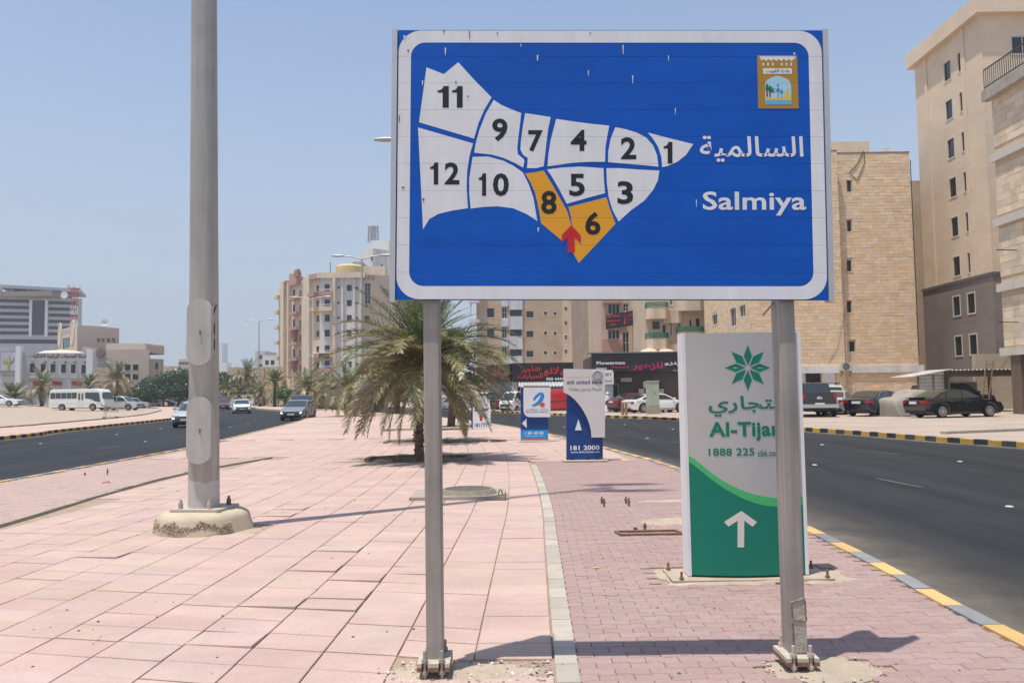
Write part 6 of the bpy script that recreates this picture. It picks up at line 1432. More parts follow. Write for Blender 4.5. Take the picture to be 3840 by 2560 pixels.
b.box(X_(385,YI2+4), X_(530,YI2+4), YI2+5, YI2+14, b.z1-.5, zi(878,YI2+4,430), INS2, 'roof_block'); b.box(X_(492,YI2+4), X_(545,YI2+4), YI2+4, YI2+12, b.z1-.5, zi(900,YI2+4,500), INS, 'roof_block'); b.box(X_(302,YI2), X_(325,YI2), YI2+.5, YI2+6, b.z1-.3, zi(925,YI2,310), INS2, 'roof_block')
b = Bld('institute_building', 'small end block of the beige institute beside the lamp post', [(X_(559,YI2+6),YI2+6),(X_(612,YI2+9),YI2+9),back((X_(612,YI2+9),YI2+9),8),back((X_(559,YI2+6),YI2+6),8)], -.6, zi(1085,YI2+6,570), INS, 'institute'); b.win(0, c7, 2075, 1140, 2112, 1228, 'darkw'); b.finish()
# --- hospital, farther off
HSP = mat('hospital_grey', (.44,.44,.45), .8, var=.04, sc=.2); HGL = mat('hospital_glass', (.035,.04,.055), .2, var=0)
YH = 262; xh0, xh1 = X_(-180,YH), X_(301,YH+8); zh = lambda y: 1.6+(1498-(1040+y/3.563))/FPX*YH
b = Bld('hospital', 'big grey hospital with dark window bands and a flat roof canopy', [(xh0,YH-6),(xh1,YH+8),back((xh1,YH+8),30),back((xh0,YH-6),30)], -.6, zh(250), HSP, 'hospital'); b.finish()
for k in range(6):
    y = 312+86*k; b.pslab(0, c7, -600, y-22-4, 388, y+22-4, 0, .12, HGL, 'window_band'); y = 342+83*k; b.pslab(0, c7, 648, y-22, 1024, y+20, 0, .12, HGL, 'window_band')
b.pslab(0, c7, 432, 308, 598, 768, 0, .15, mat('hospital_recess', (.05,.055,.08), .2, var=.1, sc=.05), 'glazed_shaft'); b.pslab(0, c7, -600, 826, 776, 880, 0, .12, HGL, 'window_band'); b.pslab(0, c7, 600, 300, 640, 790, 0, .5, MFIN, 'white_fin'); b.pslab(0, c7, 392, 300, 430, 790, 0, .5, MFIN, 'white_fin')
b.text(0, c7, 'INTERNATIONAL HOSPITAL', 65, 230, 425, 268, mat('hospital_blue', (.04,.22,.62), .5, var=0), .2, bold=.03); b.text(0, c7, 'المستشفى الدولي', 615, 250, 935, 292, MATS['hospital_blue'], .2, ar=True, bold=.025)
pl = b.E[0]; mb = MB(); mb.quad(*[pl(*pl.px(*c7(*p)), .2) for p in ((470,255),(520,262),(565,228),(545,265),(570,285),(520,275),(480,285))]); mb.build('bird_mark', mat('mark_dark', (.06,.10,.16), .5), b.t, off=b.off, fix=False)
q0 = pl.px(*c7(20,128)); q1 = pl.px(*c7(1078,185)); mb = MB(); mb.box(0, q1[0]-q0[0], -14, 2.5, -.5, .5); mb.v = [tuple(pl(q0[0]+x, q0[1]+(q1[1]-q0[1])*x/(q1[0]-q0[0])+z, y)) for x, y, z in mb.v]; mb.build('canopy', mat('canopy_grey', (.36,.37,.38), .6), b.t, off=b.off)
mb = MB(); mb.box(xh0, pl(q1[0],0,0).x-4, YH-2, YH+10, zh(255), zh(190)); mb.build('roof_storey', mat('roof_storey', (.22,.20,.19), .8), b.t, off=b.off)
for x in (170, 395, 602, 818, 15): a = pl.px(*c7(x, 200)); mb = MB(); mb.bar(pl(a[0],b.z1-.2,1.2), pl(a[0],zh(150),1.2), .7); mb.build('canopy_post', HSP, b.t, off=b.off)
for x in (858, 872): a = pl.px(*c7(x, 100)); mb = MB(); mb.cyl(pl(a[0],zh(160),-6), pl(a[0],zh(40),-6), .25, n=6); mb.build('roof_mast', FRW, b.t, off=b.off)
# red and white lattice mast
YL = 190; xlm = X_(272,YL); lt = thing('radio_mast', 'red and white lattice radio mast with dishes in front of the hospital', 'radio mast', (xlm,YL,-.5)); zb_, zt_ = -.5, 1.6+(1496-(1040+150/3.563))/FPX*YL
RW = (mat('mast_red', (.50,.16,.14), .6, var=0), WHITEP); N = 14
for k in range(N):
    z0 = zb_+(zt_-zb_)*k/N+.5; z1 = zb_+(zt_-zb_)*(k+1)/N+.5; r0, r1 = .95-.25*k/N, .95-.25*(k+1)/N; mb = MB()
    for i in range(4):
        a, c = pi/4+i*pi/2, pi/4+(i+1)*pi/2; P = lambda r, t, z: (r*cos(t), r*sin(t), z)
        mb.bar(P(r0,a,z0),P(r1,a,z1),.09); mb.bar(P(r0,a,z0),P(r1,c,z1),.06); mb.bar(P(r0,a,z0),P(r0,c,z0),.06)
    mb.build('lattice_section', RW[k % 2 if k < N-2 else 0], lt)
for zz in (zt_+.5, zt_-1.2): mb = MB(); mb.lathe([(1.3,0),(1.3,.1),(0,.1)], 12); mb.v = [(x,y,z+zz) for x,y,z in mb.v]; [mb.bar((1.25*cos(i),1.25*sin(i),zz),(1.25*cos(i),1.25*sin(i),zz+.9),.06) for i in range(6)]; mb.build('platform', RW[0], lt)
mb = MB(); mb.lathe([(0,0),(.6,.15),(.85,.45),(.85,.55),(0,.5)], 16); zz = 1.6+(1496-(1040+240/3.563))/FPX*YL; mb.v = [(x-1.8, -z-.6, y+zz+.5) for x, y, z in mb.v]; mb.build('dish', FRW, lt, smooth=50); mb = MB(); mb.bar((-1.8,-.6,zz+.5),(0,0,zz+.5),.1); mb.build('dish_arm', RW[0], lt)
# --- far skyline
def plain(name, label, sx0, sx1, yt, Y, m, wins=None, z0=-.5, cat='building', depth=15):
    xa, xb = X_(sx0,Y), X_(sx1,Y); b = Bld(name, label, [(xa,Y),(xb,Y),(xb,Y+depth),(xa,Y+depth)], z0, 1.6+(HOR((sx0+sx1)/2)-yt)/FPX*Y, m, cat)
    if wins:
        nx, nz, w_, h = wins
        for i in range(nx):
            for k in range(nz):
                a = b.L[0]*(i+.5)/nx; zz = b.z1-2.2-k*3.3
                if zz > 1: b.winm(0, a-w_/2, a+w_/2, zz-h/2, zz+h/2, 'darkw')
    b.finish(); return b
FARW = mat('far_white', (.62,.62,.63), .85, var=.05); FARB = mat('far_beige', (.52,.42,.33), .9, var=.1, sc=.2)
plain('skyscraper', 'slim white tower on the horizon, left of the tall mast', 690, 712, 1292, 700, FARW, cat='skyscraper'); plain('skyscraper', 'hazy white tower on the horizon, right of the tall mast', 822, 833, 1285, 800, FARW, cat='skyscraper'); plain('skyscraper', 'lower pale tower on the horizon just right of the mast', 833, 848, 1358, 800, FARW, cat='skyscraper')
plain('house', 'far beige flats with a reddish top left of the mast', 668, 716, 1346, 420, FARB, (4,3,1.5,1.5)); plain('house', 'low pinkish building above the dark trees left of the mast', 610, 716, 1372, 380, mat('far_pink', (.46,.33,.28), .9)); plain('house', 'pale low houses above the left end of the dark trees', 560, 640, 1386, 330, FARB)
plain('apartment_block', 'pale far block of flats behind the crown of the tall date palm', 956, 993, 1316, 300, mat('far_grey', (.48,.46,.44), .9), (3,5,1.6,1.5)); plain('apartment_block', 'mid-size far beige block to the right of the tall date palm', 960, 1000, 1312, 290, FARB, (3,4,1.4,1.4)) if False else None
plain('apartment_block', 'white far block with rows of small windows left of the cream apartments', 985, 1048, 1333, 260, FARW, (6,4,1.2,1.5)); plain('house', 'far beige flats behind the lamp post', 972, 1012, 1328, 340, FARB, (3,3,1.4,1.4)) if False else None
bw_ = plain('boundary_wall', 'long low beige walled compound between the dark trees and the cream apartments', 855, 1062, 1376, 178, mat('compound_beige', (.55,.43,.30), .9, var=.08, sc=.3), cat='wall', depth=4)
for i in range(4): bw_.slab(0, bw_.L[0]*(.12+.24*i), bw_.L[0]*(.12+.24*i)+.7, -.5, bw_.z1+.1, 0, .3, MATS['compound_beige'], 'pier')
# ================================================================== VEHICLES
TYRE = mat('tyre', (.018,.018,.018), .85, var=.15, sc=20); RIMM = mat('rim_silver', (.55,.55,.56), .35, metal=.7, var=0); RIMD = mat('rim_dark', (.03,.03,.03), .6, var=0)
CGL = mat('car_glass', (.03,.04,.038), .03, var=0, spec=1); BUMP = mat('bumper_black', (.02,.02,.02), .6, var=0); CHR = mat('chrome', (.65,.65,.66), .18, metal=1, var=0)
HL = mat('headlamp', (.60,.62,.63), .12, var=0, spec=.7); TL = mat('tail_lamp', (.40,.012,.012), .15, var=0, spec=.7); PLT = mat('plate', (.65,.65,.62), .5, var=0); AMB = mat('amber', (.55,.18,.01), .2, var=0)
def paint(name, c, rough=.32, coat=.8, dust=.0): return mat('paint_'+name, c, rough, var=.03, sc=2, coat=coat, spec=.5, dust=dust)
P_WHT = paint('white', (.74,.74,.73)); P_SIL = paint('silver', (.42,.43,.44)); P_GRY = paint('grey', (.19,.20,.215)); P_BLK = paint('black', (.010,.011,.014), .2, 1, .0); P_NAVY = paint('navy', (.010,.014,.032), .2, 1, 0); P_RED = paint('red', (.44,.015,.02)); P_MAR = paint('maroon', (.13,.018,.025)); P_CHA = paint('charcoal', (.03,.032,.035), .38, .35, 0); P_BEI = paint('beige', (.58,.53,.45)); P_CRM = paint('cream', (.68,.66,.58)); P_SBL = paint('silver_blue', (.33,.37,.43))
SP = {   # L, W, H, wheel r, wheel x (rear, front), lower outline top from front to rear, cabin outline, glass splits, kind
 'sedan': dict(L=4.85, W=1.84, H=1.45, r=.335, wx=(1.02,3.82), gc=.20, top=[(4.72,.66),(4.60,.76),(3.55,.97),(1.2,1.0),(.25,1.02),(.05,.92),(.0,.62)], cab=[(3.62,.93),(2.62,1.40),(2.25,1.445),(1.75,1.44),(1.35,1.38),(.55,1.0)], spl=[(.95,1.30),(1.36,2.25),(2.32,3.35)], belt=.985),
 'coupe': dict(L=5.0, W=1.86, H=1.40, r=.345, wx=(1.05,3.95), gc=.2, top=[(4.9,.62),(4.75,.72),(3.7,.93),(1.2,.95),(.2,.96),(.03,.86),(.0,.6)], cab=[(3.75,.9),(2.85,1.34),(2.4,1.395),(1.8,1.38),(1.35,1.3),(.55,.95)], spl=[(1.0,1.75),(1.85,3.4)], belt=.95),
 'suv': dict(L=4.9, W=1.9, H=1.83, r=.38, wx=(.98,3.85), gc=.26, top=[(4.82,.78),(4.70,1.0),(3.75,1.14),(.15,1.16),(.03,1.05),(.0,.7)], cab=[(3.85,1.08),(3.05,1.72),(2.6,1.80),(.75,1.80),(.30,1.70),(.06,1.1)], spl=[(.32,1.2),(1.28,2.25),(2.33,3.6)], belt=1.16),
 'minivan': dict(L=3.9, W=1.62, H=1.88, r=.29, wx=(.62,3.1), gc=.22, top=[(3.86,.75),(3.78,.95),(3.5,1.06),(.05,1.06),(.0,.6)], cab=[(3.62,1.0),(3.05,1.75),(2.7,1.86),(.2,1.86),(.06,1.75),(.03,1.0)], spl=[(.15,1.1),(1.18,2.1),(2.18,3.4)], belt=1.06),
 'van': dict(L=4.7, W=1.72, H=1.98, r=.32, wx=(.95,3.72), gc=.22, top=[(4.66,.8),(4.58,1.05),(4.3,1.12),(.06,1.12),(.0,.7)], cab=[(4.42,1.06),(3.75,1.86),(3.4,1.97),(.2,1.97),(.06,1.85),(.03,1.06)], spl=[(3.0,4.2)], belt=1.12),
 'wagon': dict(L=5.1, W=1.98, H=2.05, r=.36, wx=(1.05,4.15), gc=.25, top=[(5.02,.75),(4.92,1.0),(4.35,1.18),(.08,1.18),(.0,.7)], cab=[(4.5,1.12),(3.75,1.85),(3.4,2.03),(.5,2.05),(.15,1.9),(.04,1.12)], spl=[(.3,1.3),(1.4,2.4),(2.5,3.2),(3.3,4.2)], belt=1.18),
 'pickup': dict(L=5.8, W=2.03, H=1.95, r=.41, wx=(1.2,4.75), gc=.34, top=[(5.72,.9),(5.6,1.2),(4.55,1.32),(2.05,1.34),(.05,1.34),(.0,.75)], cab=[(4.62,1.28),(3.95,1.86),(3.5,1.93),(2.35,1.93),(2.12,1.86),(2.0,1.28)], spl=[(2.2,3.0),(3.08,4.4)], belt=1.35),
}
def spoke_rim(r, n):
    mb = MB(); mb.lathe([(r*.66,.0),(r*.70,-.012),(r*.64,-.02),(r*.60,.02)], 20, axis='y'); mb.lathe([(.16*r,-.02),(0,-.025)], 10, axis='y')
    for i in range(n): t = 2*pi*i/n; mb.bar((.08*r*cos(t),-.008,.08*r*sin(t)), (r*.64*cos(t),-.006,r*.64*sin(t)), .042*r/.33, .02, (0,1,0))
    return mb
def tyre_mesh(r, w_=.21):
    mb = MB(); mb.lathe([(r*.64,-.01),(r*.9,-.012),(r*.985,.02),(r,.05),(r,w_-.05),(r*.985,w_-.02),(r*.9,w_),(r*.5,w_),(0,w_*.9)], 26, axis='y'); mb.lathe([(r*.66,.035),(0,.035)], 16, axis='y'); return mb
WM = {}
def wheels(t, d, ns=7, rim=RIMM):
    r = d['r']; k = (r, ns, rim.name)
    if k not in WM: WM[k] = (tyre_mesh(r).mesh('wheel', TYRE, 35), spoke_rim(r, ns).mesh('rim', rim))
    for x in d['wx']:
        for s in (1,-1):
            o = link('wheel', WM[k][0], t, (x-d['L']/2, s*(d['W']/2-.015), r), pi if s > 0 else 0); link('rim', WM[k][1], o)
def hw_low(d, x, z):
    e = min(x, d['L']-x)/d['L']; W = d['W']/2
    n = 1 - .20*max(0, 1-(d['L']-x)/(d['L']*.16))**2 - .13*max(0, 1-x/(d['L']*.14))**2
    b = d['belt']; s = .93 if z < .3 else 1-.10*max(0, (z-(b-.28))/.28)**2
    return W*n*min(1, s+.0)
def pillow(out, hw, ks=(-1,-.955,-.8,-.4,0,.4,.8,.955,1), ins=.055, crown=.035, zc=.6):
    mb = MB(); inn = inset(out, ins); n = len(out)
    for k in ks:
        P = inn if abs(k) == 1 else out
        for (x, z), (xo, zo) in zip(P, out): mb.v.append((x, k*hw(xo, zo), z + (crown*(1-k*k)-crown*.6 if zo > zc else 0)))
    m = len(ks)
    mb.f = [(s*n+i, s*n+(i+1)%n, (s+1)*n+(i+1)%n, (s+1)*n+i) for s in range(m-1) for i in range(n)] + [tuple(range(n)), tuple(range((m-1)*n, m*n))[::-1]]
    return mb
def car(label, kind, col, loc, head, cat='car', group=None, name='car', rim=RIMM, ns=7, extra=(), plate=True):
    d = SP[kind]; L, W = d['L'], d['W']; t = thing(name, label, cat, loc, radians(head), group)
    gc = d['gc']; ra = d['r']+.055; bot = [(.12,gc+.08)]
    for xw in d['wx']:
        n = 9
        for i in range(n+1):
            a = pi - pi*i/n; z = d['r']*.98+ra*sin(a); bot.append((xw+ra*cos(a), max(gc, z) if 0 < i < n else gc))
    bot += [(L-.28,gc),(L-.06,gc+.10),(L,gc+.30)]
    out = bot + d['top']; sh = lambda o: [(x-L/2, y) for x, y in o]
    mb = pillow(out, lambda x, z: hw_low(d, x, z), zc=d['belt']-.08); mb.v = [(x-L/2, y, z) for x, y, z in mb.v]; mb.build('body', col, t, smooth=32)
    b = d['belt']; wb = W/2*.915; H = d['H']; tum = .26 if kind in ('sedan','coupe') else .16
    hwc = lambda x, z: (wb - max(0, z-b)*tum*1.15)*(1-.05*max(0,(x-L*.6)/(L*.4))**2)
    cab = d['cab']; full = [(cab[-1][0], b-.12)] + [(cab[0][0], b-.12)] + cab
    mb = pillow(full, hwc, ins=.03, crown=.03, zc=H-.12); mb.v = [(x-L/2, y, z) for x, y, z in mb.v]; mb.build('cabin', col, t, smooth=34)
    # glass: sides, windscreen, rear window
    inn = inset(cab + [(cab[-1][0], b-.02), (cab[0][0], b-.02)] if False else full, .075)
    for xa, xb in d['spl']:
        pg = clip(clip(clip(inn, 0, xa, True), 0, xb, False), 1, b+.025, True)
        pg = [p for i, p in enumerate(pg) if hypot(p[0]-pg[i-1][0], p[1]-pg[i-1][1]) > .012]
        if len(pg) < 3: continue
        for s in (1,-1):
            mb = MB(); mb.quad(*[(x-L/2, s*(hwc(x,z)+.004-.0*0), z) for x, z in pg]); mb.build('side_window', CGL, t, fix=False)
    def slope(p, q, nm):
        P = Vector((p[0],0,p[1])); Q = Vector((q[0],0,q[1])); dv = (Q-P); nn = Vector((-dv.z,0,dv.x)).normalized()
        if nn.z < 0: nn = -nn
        mb = MB(); A = P+dv*.10; B = P+dv*.93; pts = []
        for R, f in ((A,.0),(B,.0)):
            w_ = hwc(R.x, R.z)-.07; row = []
            for k in (-1,-.6,-.2,.2,.6,1): row.append((R.x-L/2+nn.x*.014, k*w_, R.z+nn.z*.014+.022*(1-k*k)-.012))
            pts.append(row)
        mb.add(pts[0]+pts[1], [(i,i+1,7+i,6+i) for i in range(5)]); mb.build(nm, CGL, t, fix=False)
    slope(cab[0], cab[1], 'windscreen')
    if kind not in ('van',) : slope(cab[-1], cab[-2], 'rear_window')
    if kind in ('sedan','coupe'): pass
    # under-body so nobody sees through the arches
    mb = MB(); mb.box(-L/2+.25, L/2-.25, -W/2+.30, W/2-.30, gc-.03, .75); mb.build('underbody', BUMP, t)
    wheels(t, d, ns, rim)
    zf = d['top'][0][1]; z1 = d['top'][1][1]
    for s in (1,-1):
        yy = s*(W/2*.80-.17)
        mb = MB(); mb.box(L/2-.26, L/2-.025, yy-.19, yy+.19, zf-.08, zf+.05); mb.v = [(x-(abs(y)-W*.28)*.30, y, z) for x, y, z in mb.v]; mb.build('headlight', HL, t)
        zt = d['top'][-2][1]-.04; hh = .14 if kind in ('sedan','coupe') else .34
        mb = MB(); yb = s*(W/2*.87-.12); mb.box(-L/2-.012, -L/2+.22, yb-.15, yb+.15, zt-hh, zt); mb.v = [(x+(abs(y)-W*.30)*.25, y, z) for x, y, z in mb.v]; mb.build('tail_light', TL, t)
        xm = d['cab'][0][0]-L/2-.38; mb = MB(); mb.lathe([(0,-.06),(.07,-.05),(.085,0),(.07,.05),(0,.06)], 10); mb.v = [(x*1.0+xm+.05, y*1.5+s*(W/2+.10), z*1.1+b+.08) for x, y, z in mb.v]; mb.bar((xm+.05,s*(W/2-.08),b+.05),(xm+.05,s*(W/2+.1),b+.07),.04); mb.build('mirror', col, t, smooth=50)
        for xa, xb in d['spl'][-2:]:
            xh = xa+.12-L/2 if xa > L*.3 else xa+.1-L/2
            mb = MB(); mb.box(xh, xh+.19, s*(W/2*1.0-.012)-.014, s*(W/2*1.0-.012)+.014, b-.17, b-.135); mb.build('door_handle', CHR if kind != 'van' else BUMP, t)
    mb = MB(); w_ = W*.30; mb.box(L/2-.14, L/2+.012, -w_, w_, zf-.22, zf-.02); mb.build('grille', BUMP, t)
    mb = MB(); mb.box(L/2-.14, L/2+.018, -w_-.02, w_+.02, zf-.015, zf+.012); [mb.box(L/2-.1, L/2+.017, -w_, w_, zf-.08-.06*k, zf-.062-.06*k) for k in range(2)]; mb.build('grille_trim', CHR, t)
    mb = MB(); mb.box(L/2-.2, L/2-.008, -W*.36, W*.36, gc+.06, gc+.17); mb.build('air_intake', BUMP, t)
    mb = MB(); mb.box(-L/2+.05, -L/2+.2, -W*.38, W*.38, gc+.05, gc+.16); mb.build('rear_valance', BUMP, t)
    if plate:
        mb = MB(); mb.box(L/2-.04, L/2+.026, -.24, .24, gc+.2, gc+.31); mb.build('number_plate', PLT, t)
        zp = .78 if kind in ('sedan','coupe') else .72; mb = MB(); mb.box(-L/2-.03, -L/2+.1, -.25, .25, zp-.07, zp+.07); mb.build('number_plate', PLT, t)
    for s in (1,-1):
        for x in sorted({round((d['spl'][i][1]+d['spl'][i+1][0])/2, 2) for i in range(len(d['spl'])-1)} | {round(d['spl'][-1][1]-.12, 2)}):
            wl = hw_low(d, x, b-.3); mb = MB(); mb.bar((x-L/2, s*(wl+.002), gc+.16), (x-L/2, s*(hw_low(d, x, b-.1)+.003), b-.05), .012, .006); mb.build('door_seam', BUMP, t)
        wl = hw_low(d, L/2, .5); mb = MB(); mb.bar((d['wx'][0]+.5-L/2, s*(wl+.004), gc+.1), (d['wx'][1]-.5-L/2, s*(wl+.004), gc+.1), .02, .05); mb.build('sill_trim', BUMP, t)
    for f in extra: f(t, d, col)
    return t
def roofrack(t, d, col):
    mb = MB(); H = d['H']; L = d['L']
    for y in (-.62,.62): mb.bar((-L/2+.6,y,H+.1),(.7,y,H+.1),.04)
    for i in range(6): x = -L/2+.6+(.1+L/2)*i/5; mb.bar((x,-.62,H+.1),(x,.62,H+.1),.035); mb.bar((x,-.6,H-.03),(x,-.6,H+.1),.03); mb.bar((x,.6,H-.03),(x,.6,H+.1),.03)
    mb.build('roof_rack', BUMP, t)
def spare(t, d, col):
    mb = MB(); mb.lathe([(.36,0),(.38,.05),(.38,.18),(.34,.22),(0,.24)], 22, axis='y'); mb.v = [(-d['L']/2-y, x-.1, z+.98) for x, y, z in mb.v]; mb.build('spare_wheel_cover', col, t, smooth=40)
def tailgate(t, d, col):
    L, W = d['L'], d['W']; mb = MB(); mb.box(-L/2-.014, -L/2+.05, -W*.36, W*.36, .80, 1.3); mb.build('tailgate', col, t)
    mb = MB(); mb.box(-L/2-.16, -L/2+.1, -W*.47, W*.47, .52, .72); mb.build('rear_bumper', CHR, t)
    mb = MB(); mb.box(-L/2+.15, .0, -W/2+.13, W/2-.13, 1.335, 1.345); mb.build('bed_cover', BUMP, t)
    mb = MB(); mb.lathe([(.11,0),(.10,.01),(0,.012)], 14, axis='y'); mb.v = [(-L/2-.016-y, x*1.5, z*.7+1.06) for x, y, z in mb.v]; mb.build('badge', CHR, t)
    mb = MB(); mb.box(-.79,-.77,-.1,.1,1.9,1.94); mb.build('brake_light', TL, t)
def chromestrip(t, d, col):
    L = d['L']
    for s in (1,-1):
        pts = [Vector((x-L/2, s*((d['W']/2*.915-max(0,z-d['belt'])*.30)+.012), z)) for x, z in ((.75,1.02),(1.3,1.33),(2.1,1.40),(2.7,1.35),(3.3,1.06))]
        mb = MB(); mb.tube(pts, .016, 5); mb.build('window_trim', CHR, t)
def spoiler(t, d, col): mb = MB(); L = d['L']; mb.box(-L/2+.05,-L/2+.3,-.6,.6,1.02,1.05); mb.build('spoiler', col, t)
def whitewall_stripe(t, d, col):
    for s in (1,-1): mb = MB(); mb.box(-d['L']/2+.3, d['L']/2-.5, s*d['W']/2*.985-.012, s*d['W']/2*.985+.012, .78, .86); mb.build('side_stripe', mat('stripe_pink', (.45,.22,.17), .5, var=0), t)
def at(sx, sy, z=0, dx=0, dy=0): p = G(sx, sy, z); return (p.x+dx, p.y+dy, z)
def pl_(sx, Y, z): x, y = XY(sx, Y); return (x, y, z)
PK = 'cars parked in front of the right-hand buildings'; RD = 'cars driving on the left carriageway'; LP = 'vehicles parked on the left-hand lot'; CP = 'cars parked in front of the shops'
# right-hand lot
p1 = G(3440,1569); p2_ = G(3757,1562); hd = math.degrees(atan2(43.0-41.9, 5.2))
car('black saloon with bright alloy wheels parked nearest the right edge, side on', 'sedan', P_BLK, (23.05, 43.0, 0), 12, 'car', PK, ns=10, extra=(spoiler,))
car('black saloon with chrome window trim and red tail lights, second from right, tail towards us', 'sedan', P_NAVY, (21.0, 47.2, 0), 38, 'car', PK, ns=10, extra=(chromestrip,))
car('charcoal double-cab pickup seen from behind beside the stone building', 'pickup', P_CHA, (17.55, 48.2, 0), 78, 'pickup truck', PK, 'pickup_truck', extra=(tailgate,))
car('silver saloon half hidden between the pickup and the black saloons', 'sedan', P_SIL, (20.1, 51.2, 0), 60, 'car', PK)
car('white off-roader with a roof rack and round spare wheel cover behind the silver saloon', 'suv', P_CRM, (21.6, 56.5, 0), 75, 'car', PK, extra=(roofrack, spare))
car('black off-roader under the carport roof', 'suv', P_BLK, (27.6, 51.6, 0), 5, 'car', PK)
# covered car: dust sheet draped over a saloon
cc = thing('covered_car', 'car under a dusty pale cloth cover between the two black saloons', 'covered car', (22.6, 46.4, 0), radians(28)); rg = random.Random(4); mb = MB(); nx, ny = 34, 26
prof = [(-2.45,.0),(-2.45,.72),(-2.2,1.0),(-1.3,1.08),(-.7,1.38),(.5,1.42),(1.35,1.02),(2.25,.92),(2.45,.7),(2.45,0)]
sp = spline(prof, 5)
for i in range(len(sp)):
    for j in range(ny+1):
        k = -1+2*j/ny; x, z = sp[i].x, sp[i].y; e = abs(k)**5; yy = .98*k + .04*sin(7*x+k)*abs(k); zz = z*(1-e*.97) if z > 0 else 0
        fold = .04*sin(x*9+3*k)*(1-min(1,zz/1.0)); mb.v.append((x+fold*.6+.02*sin(11*k), yy+fold*(1 if k > 0 else -1), max(.01, zz+.015*sin(x*5+k*8))))
n = ny+1; mb.f = [(i*n+j, (i+1)*n+j, (i+1)*n+j+1, i*n+j+1) for i in range(len(sp)-1) for j in range(ny)]
mb.build('cover', mat('cloth_cover', (.29,.26,.222), .9, var=.18, sc=1.6, bump=.2, bsc=8), cc, smooth=60)
for x in (-1.4,1.4):
    for y in (-.72,.72): mb = MB(); mb.cyl((x,y-.1,.3),(x,y+.1,.3),.3,n=16); mb.build('wheel', TYRE, cc)
# in front of the shops
car('white two-door coupe parked side on in front of the flower shop', 'coupe', P_WHT, (10.55, 60.2, 0), 16, 'car', CP, ns=8)
car('maroon saloon showing its red tail light behind the white coupe', 'sedan', P_MAR, (9.6, 63.6, 0), 28, 'car', CP)
car('beige passenger van with side stripe at the edge of the green pylon sign', 'wagon', P_BEI, (14.0, 58.6, 0), 250, 'van', CP, 'van', extra=(whitewall_stripe,))
car('bright red delivery van parked behind the two blue bank signs', 'van', P_RED, (4.0, 70.6, -.15), 12, 'van', CP, 'van', rim=RIMM)
car('white minivan next to the red delivery van', 'minivan', P_WHT, pl_(1940, 73, -.15), 235, 'minivan', CP, 'minivan')
car('dark red hatchback-like off-roader left of the white minivan', 'suv', P_MAR, pl_(1900, 80, -.15), 85, 'car', CP)
car('black off-roader seen through the right side of the palm crown', 'suv', P_BLK, pl_(1862, 84, -.15), 88, 'car', CP)
car('dark saloon in the row seen below the palm fronds', 'sedan', P_CHA, pl_(1700, 92, -.15), 200, 'car', CP)
car('silver saloon in the row seen below the palm fronds beside the sign post', 'sedan', P_SIL, pl_(1672, 80, -.15), 215, 'car', CP)
car('white hatchback-like minivan far behind the arrow board', 'minivan', P_WHT, pl_(1835, 92, -.15), 230, 'minivan', CP, 'minivan')
# on the left carriageway
car('silver saloon coming towards us, half hidden by the tall mast', 'sedan', P_SIL, (-19.1, 49.6, -.15), -84, 'car', RD)
car('second silver-blue saloon following close behind the silver one', 'sedan', P_SBL, (-24.0, 61.5, -.15), -80, 'car', RD)
car('grey saloon with a wide chrome-edged grille coming towards us', 'sedan', P_GRY, (-15.6, 59.8, -.15), -88, 'car', RD)
car('dark blue off-roader just behind the grey saloon', 'suv', P_NAVY, (-18.4, 71.5, -.15), -80, 'car', RD)
car('small white saloon with a black grille on the far bend', 'sedan', P_WHT, (-28.6, 86.5, -.15), -70, 'car', RD)
car('dark red saloon beside the right edge of the mast', 'sedan', P_MAR, pl_(832, 112, -.15), -66, 'car', RD)
car('dark blue off-roader farther back beside the mast', 'suv', P_NAVY, pl_(830, 128, -.15), -64, 'car', RD)
car('white pickup parked beyond the far kerb under the palms', 'pickup', P_WHT, pl_(930, 140, -.15), 190, 'pickup truck', None, 'pickup_truck')
# on the left lot
def lotz(x, y): return TZ(x, y)
def lot(sx, Y): x, y = XY(sx, Y); return (x, y, TZ(x, y)+.01)
car('white saloon cut off by the left edge of the picture', 'sedan', P_WHT, lot(5, 104), 4, 'car', LP)
car('silver off-roader with black wheel arches just right of the white minibus', 'suv', P_SIL, lot(455, 104), -4, 'car', LP)
for lb, k, c, sx, Y, h in (('silver-blue off-roader behind the silver one', 'suv', P_SBL, 505, 140, 10), ('pale hatchback-like off-roader above the white saloon', 'suv', P_CRM, 560, 172, -60), ('white saloon in front of the black saloon on the left lot', 'sedan', P_WHT, 578, 160, 175), ('black saloon parked left of the mast on the left lot', 'sedan', P_BLK, 620, 164, 172), ('dark red off-roader beside the black saloon on the left lot', 'suv', P_MAR, 652, 170, 185), ('white high-roof van behind the dark cars left of the mast', 'van', P_WHT, 660, 185, -70), ('grey saloon in the back row under the trees', 'sedan', P_GRY, 596, 176, -60)):
    car(lb, k, c, lot(sx, Y), h, 'van' if k == 'van' else 'car', LP, 'van' if k == 'van' else 'car')
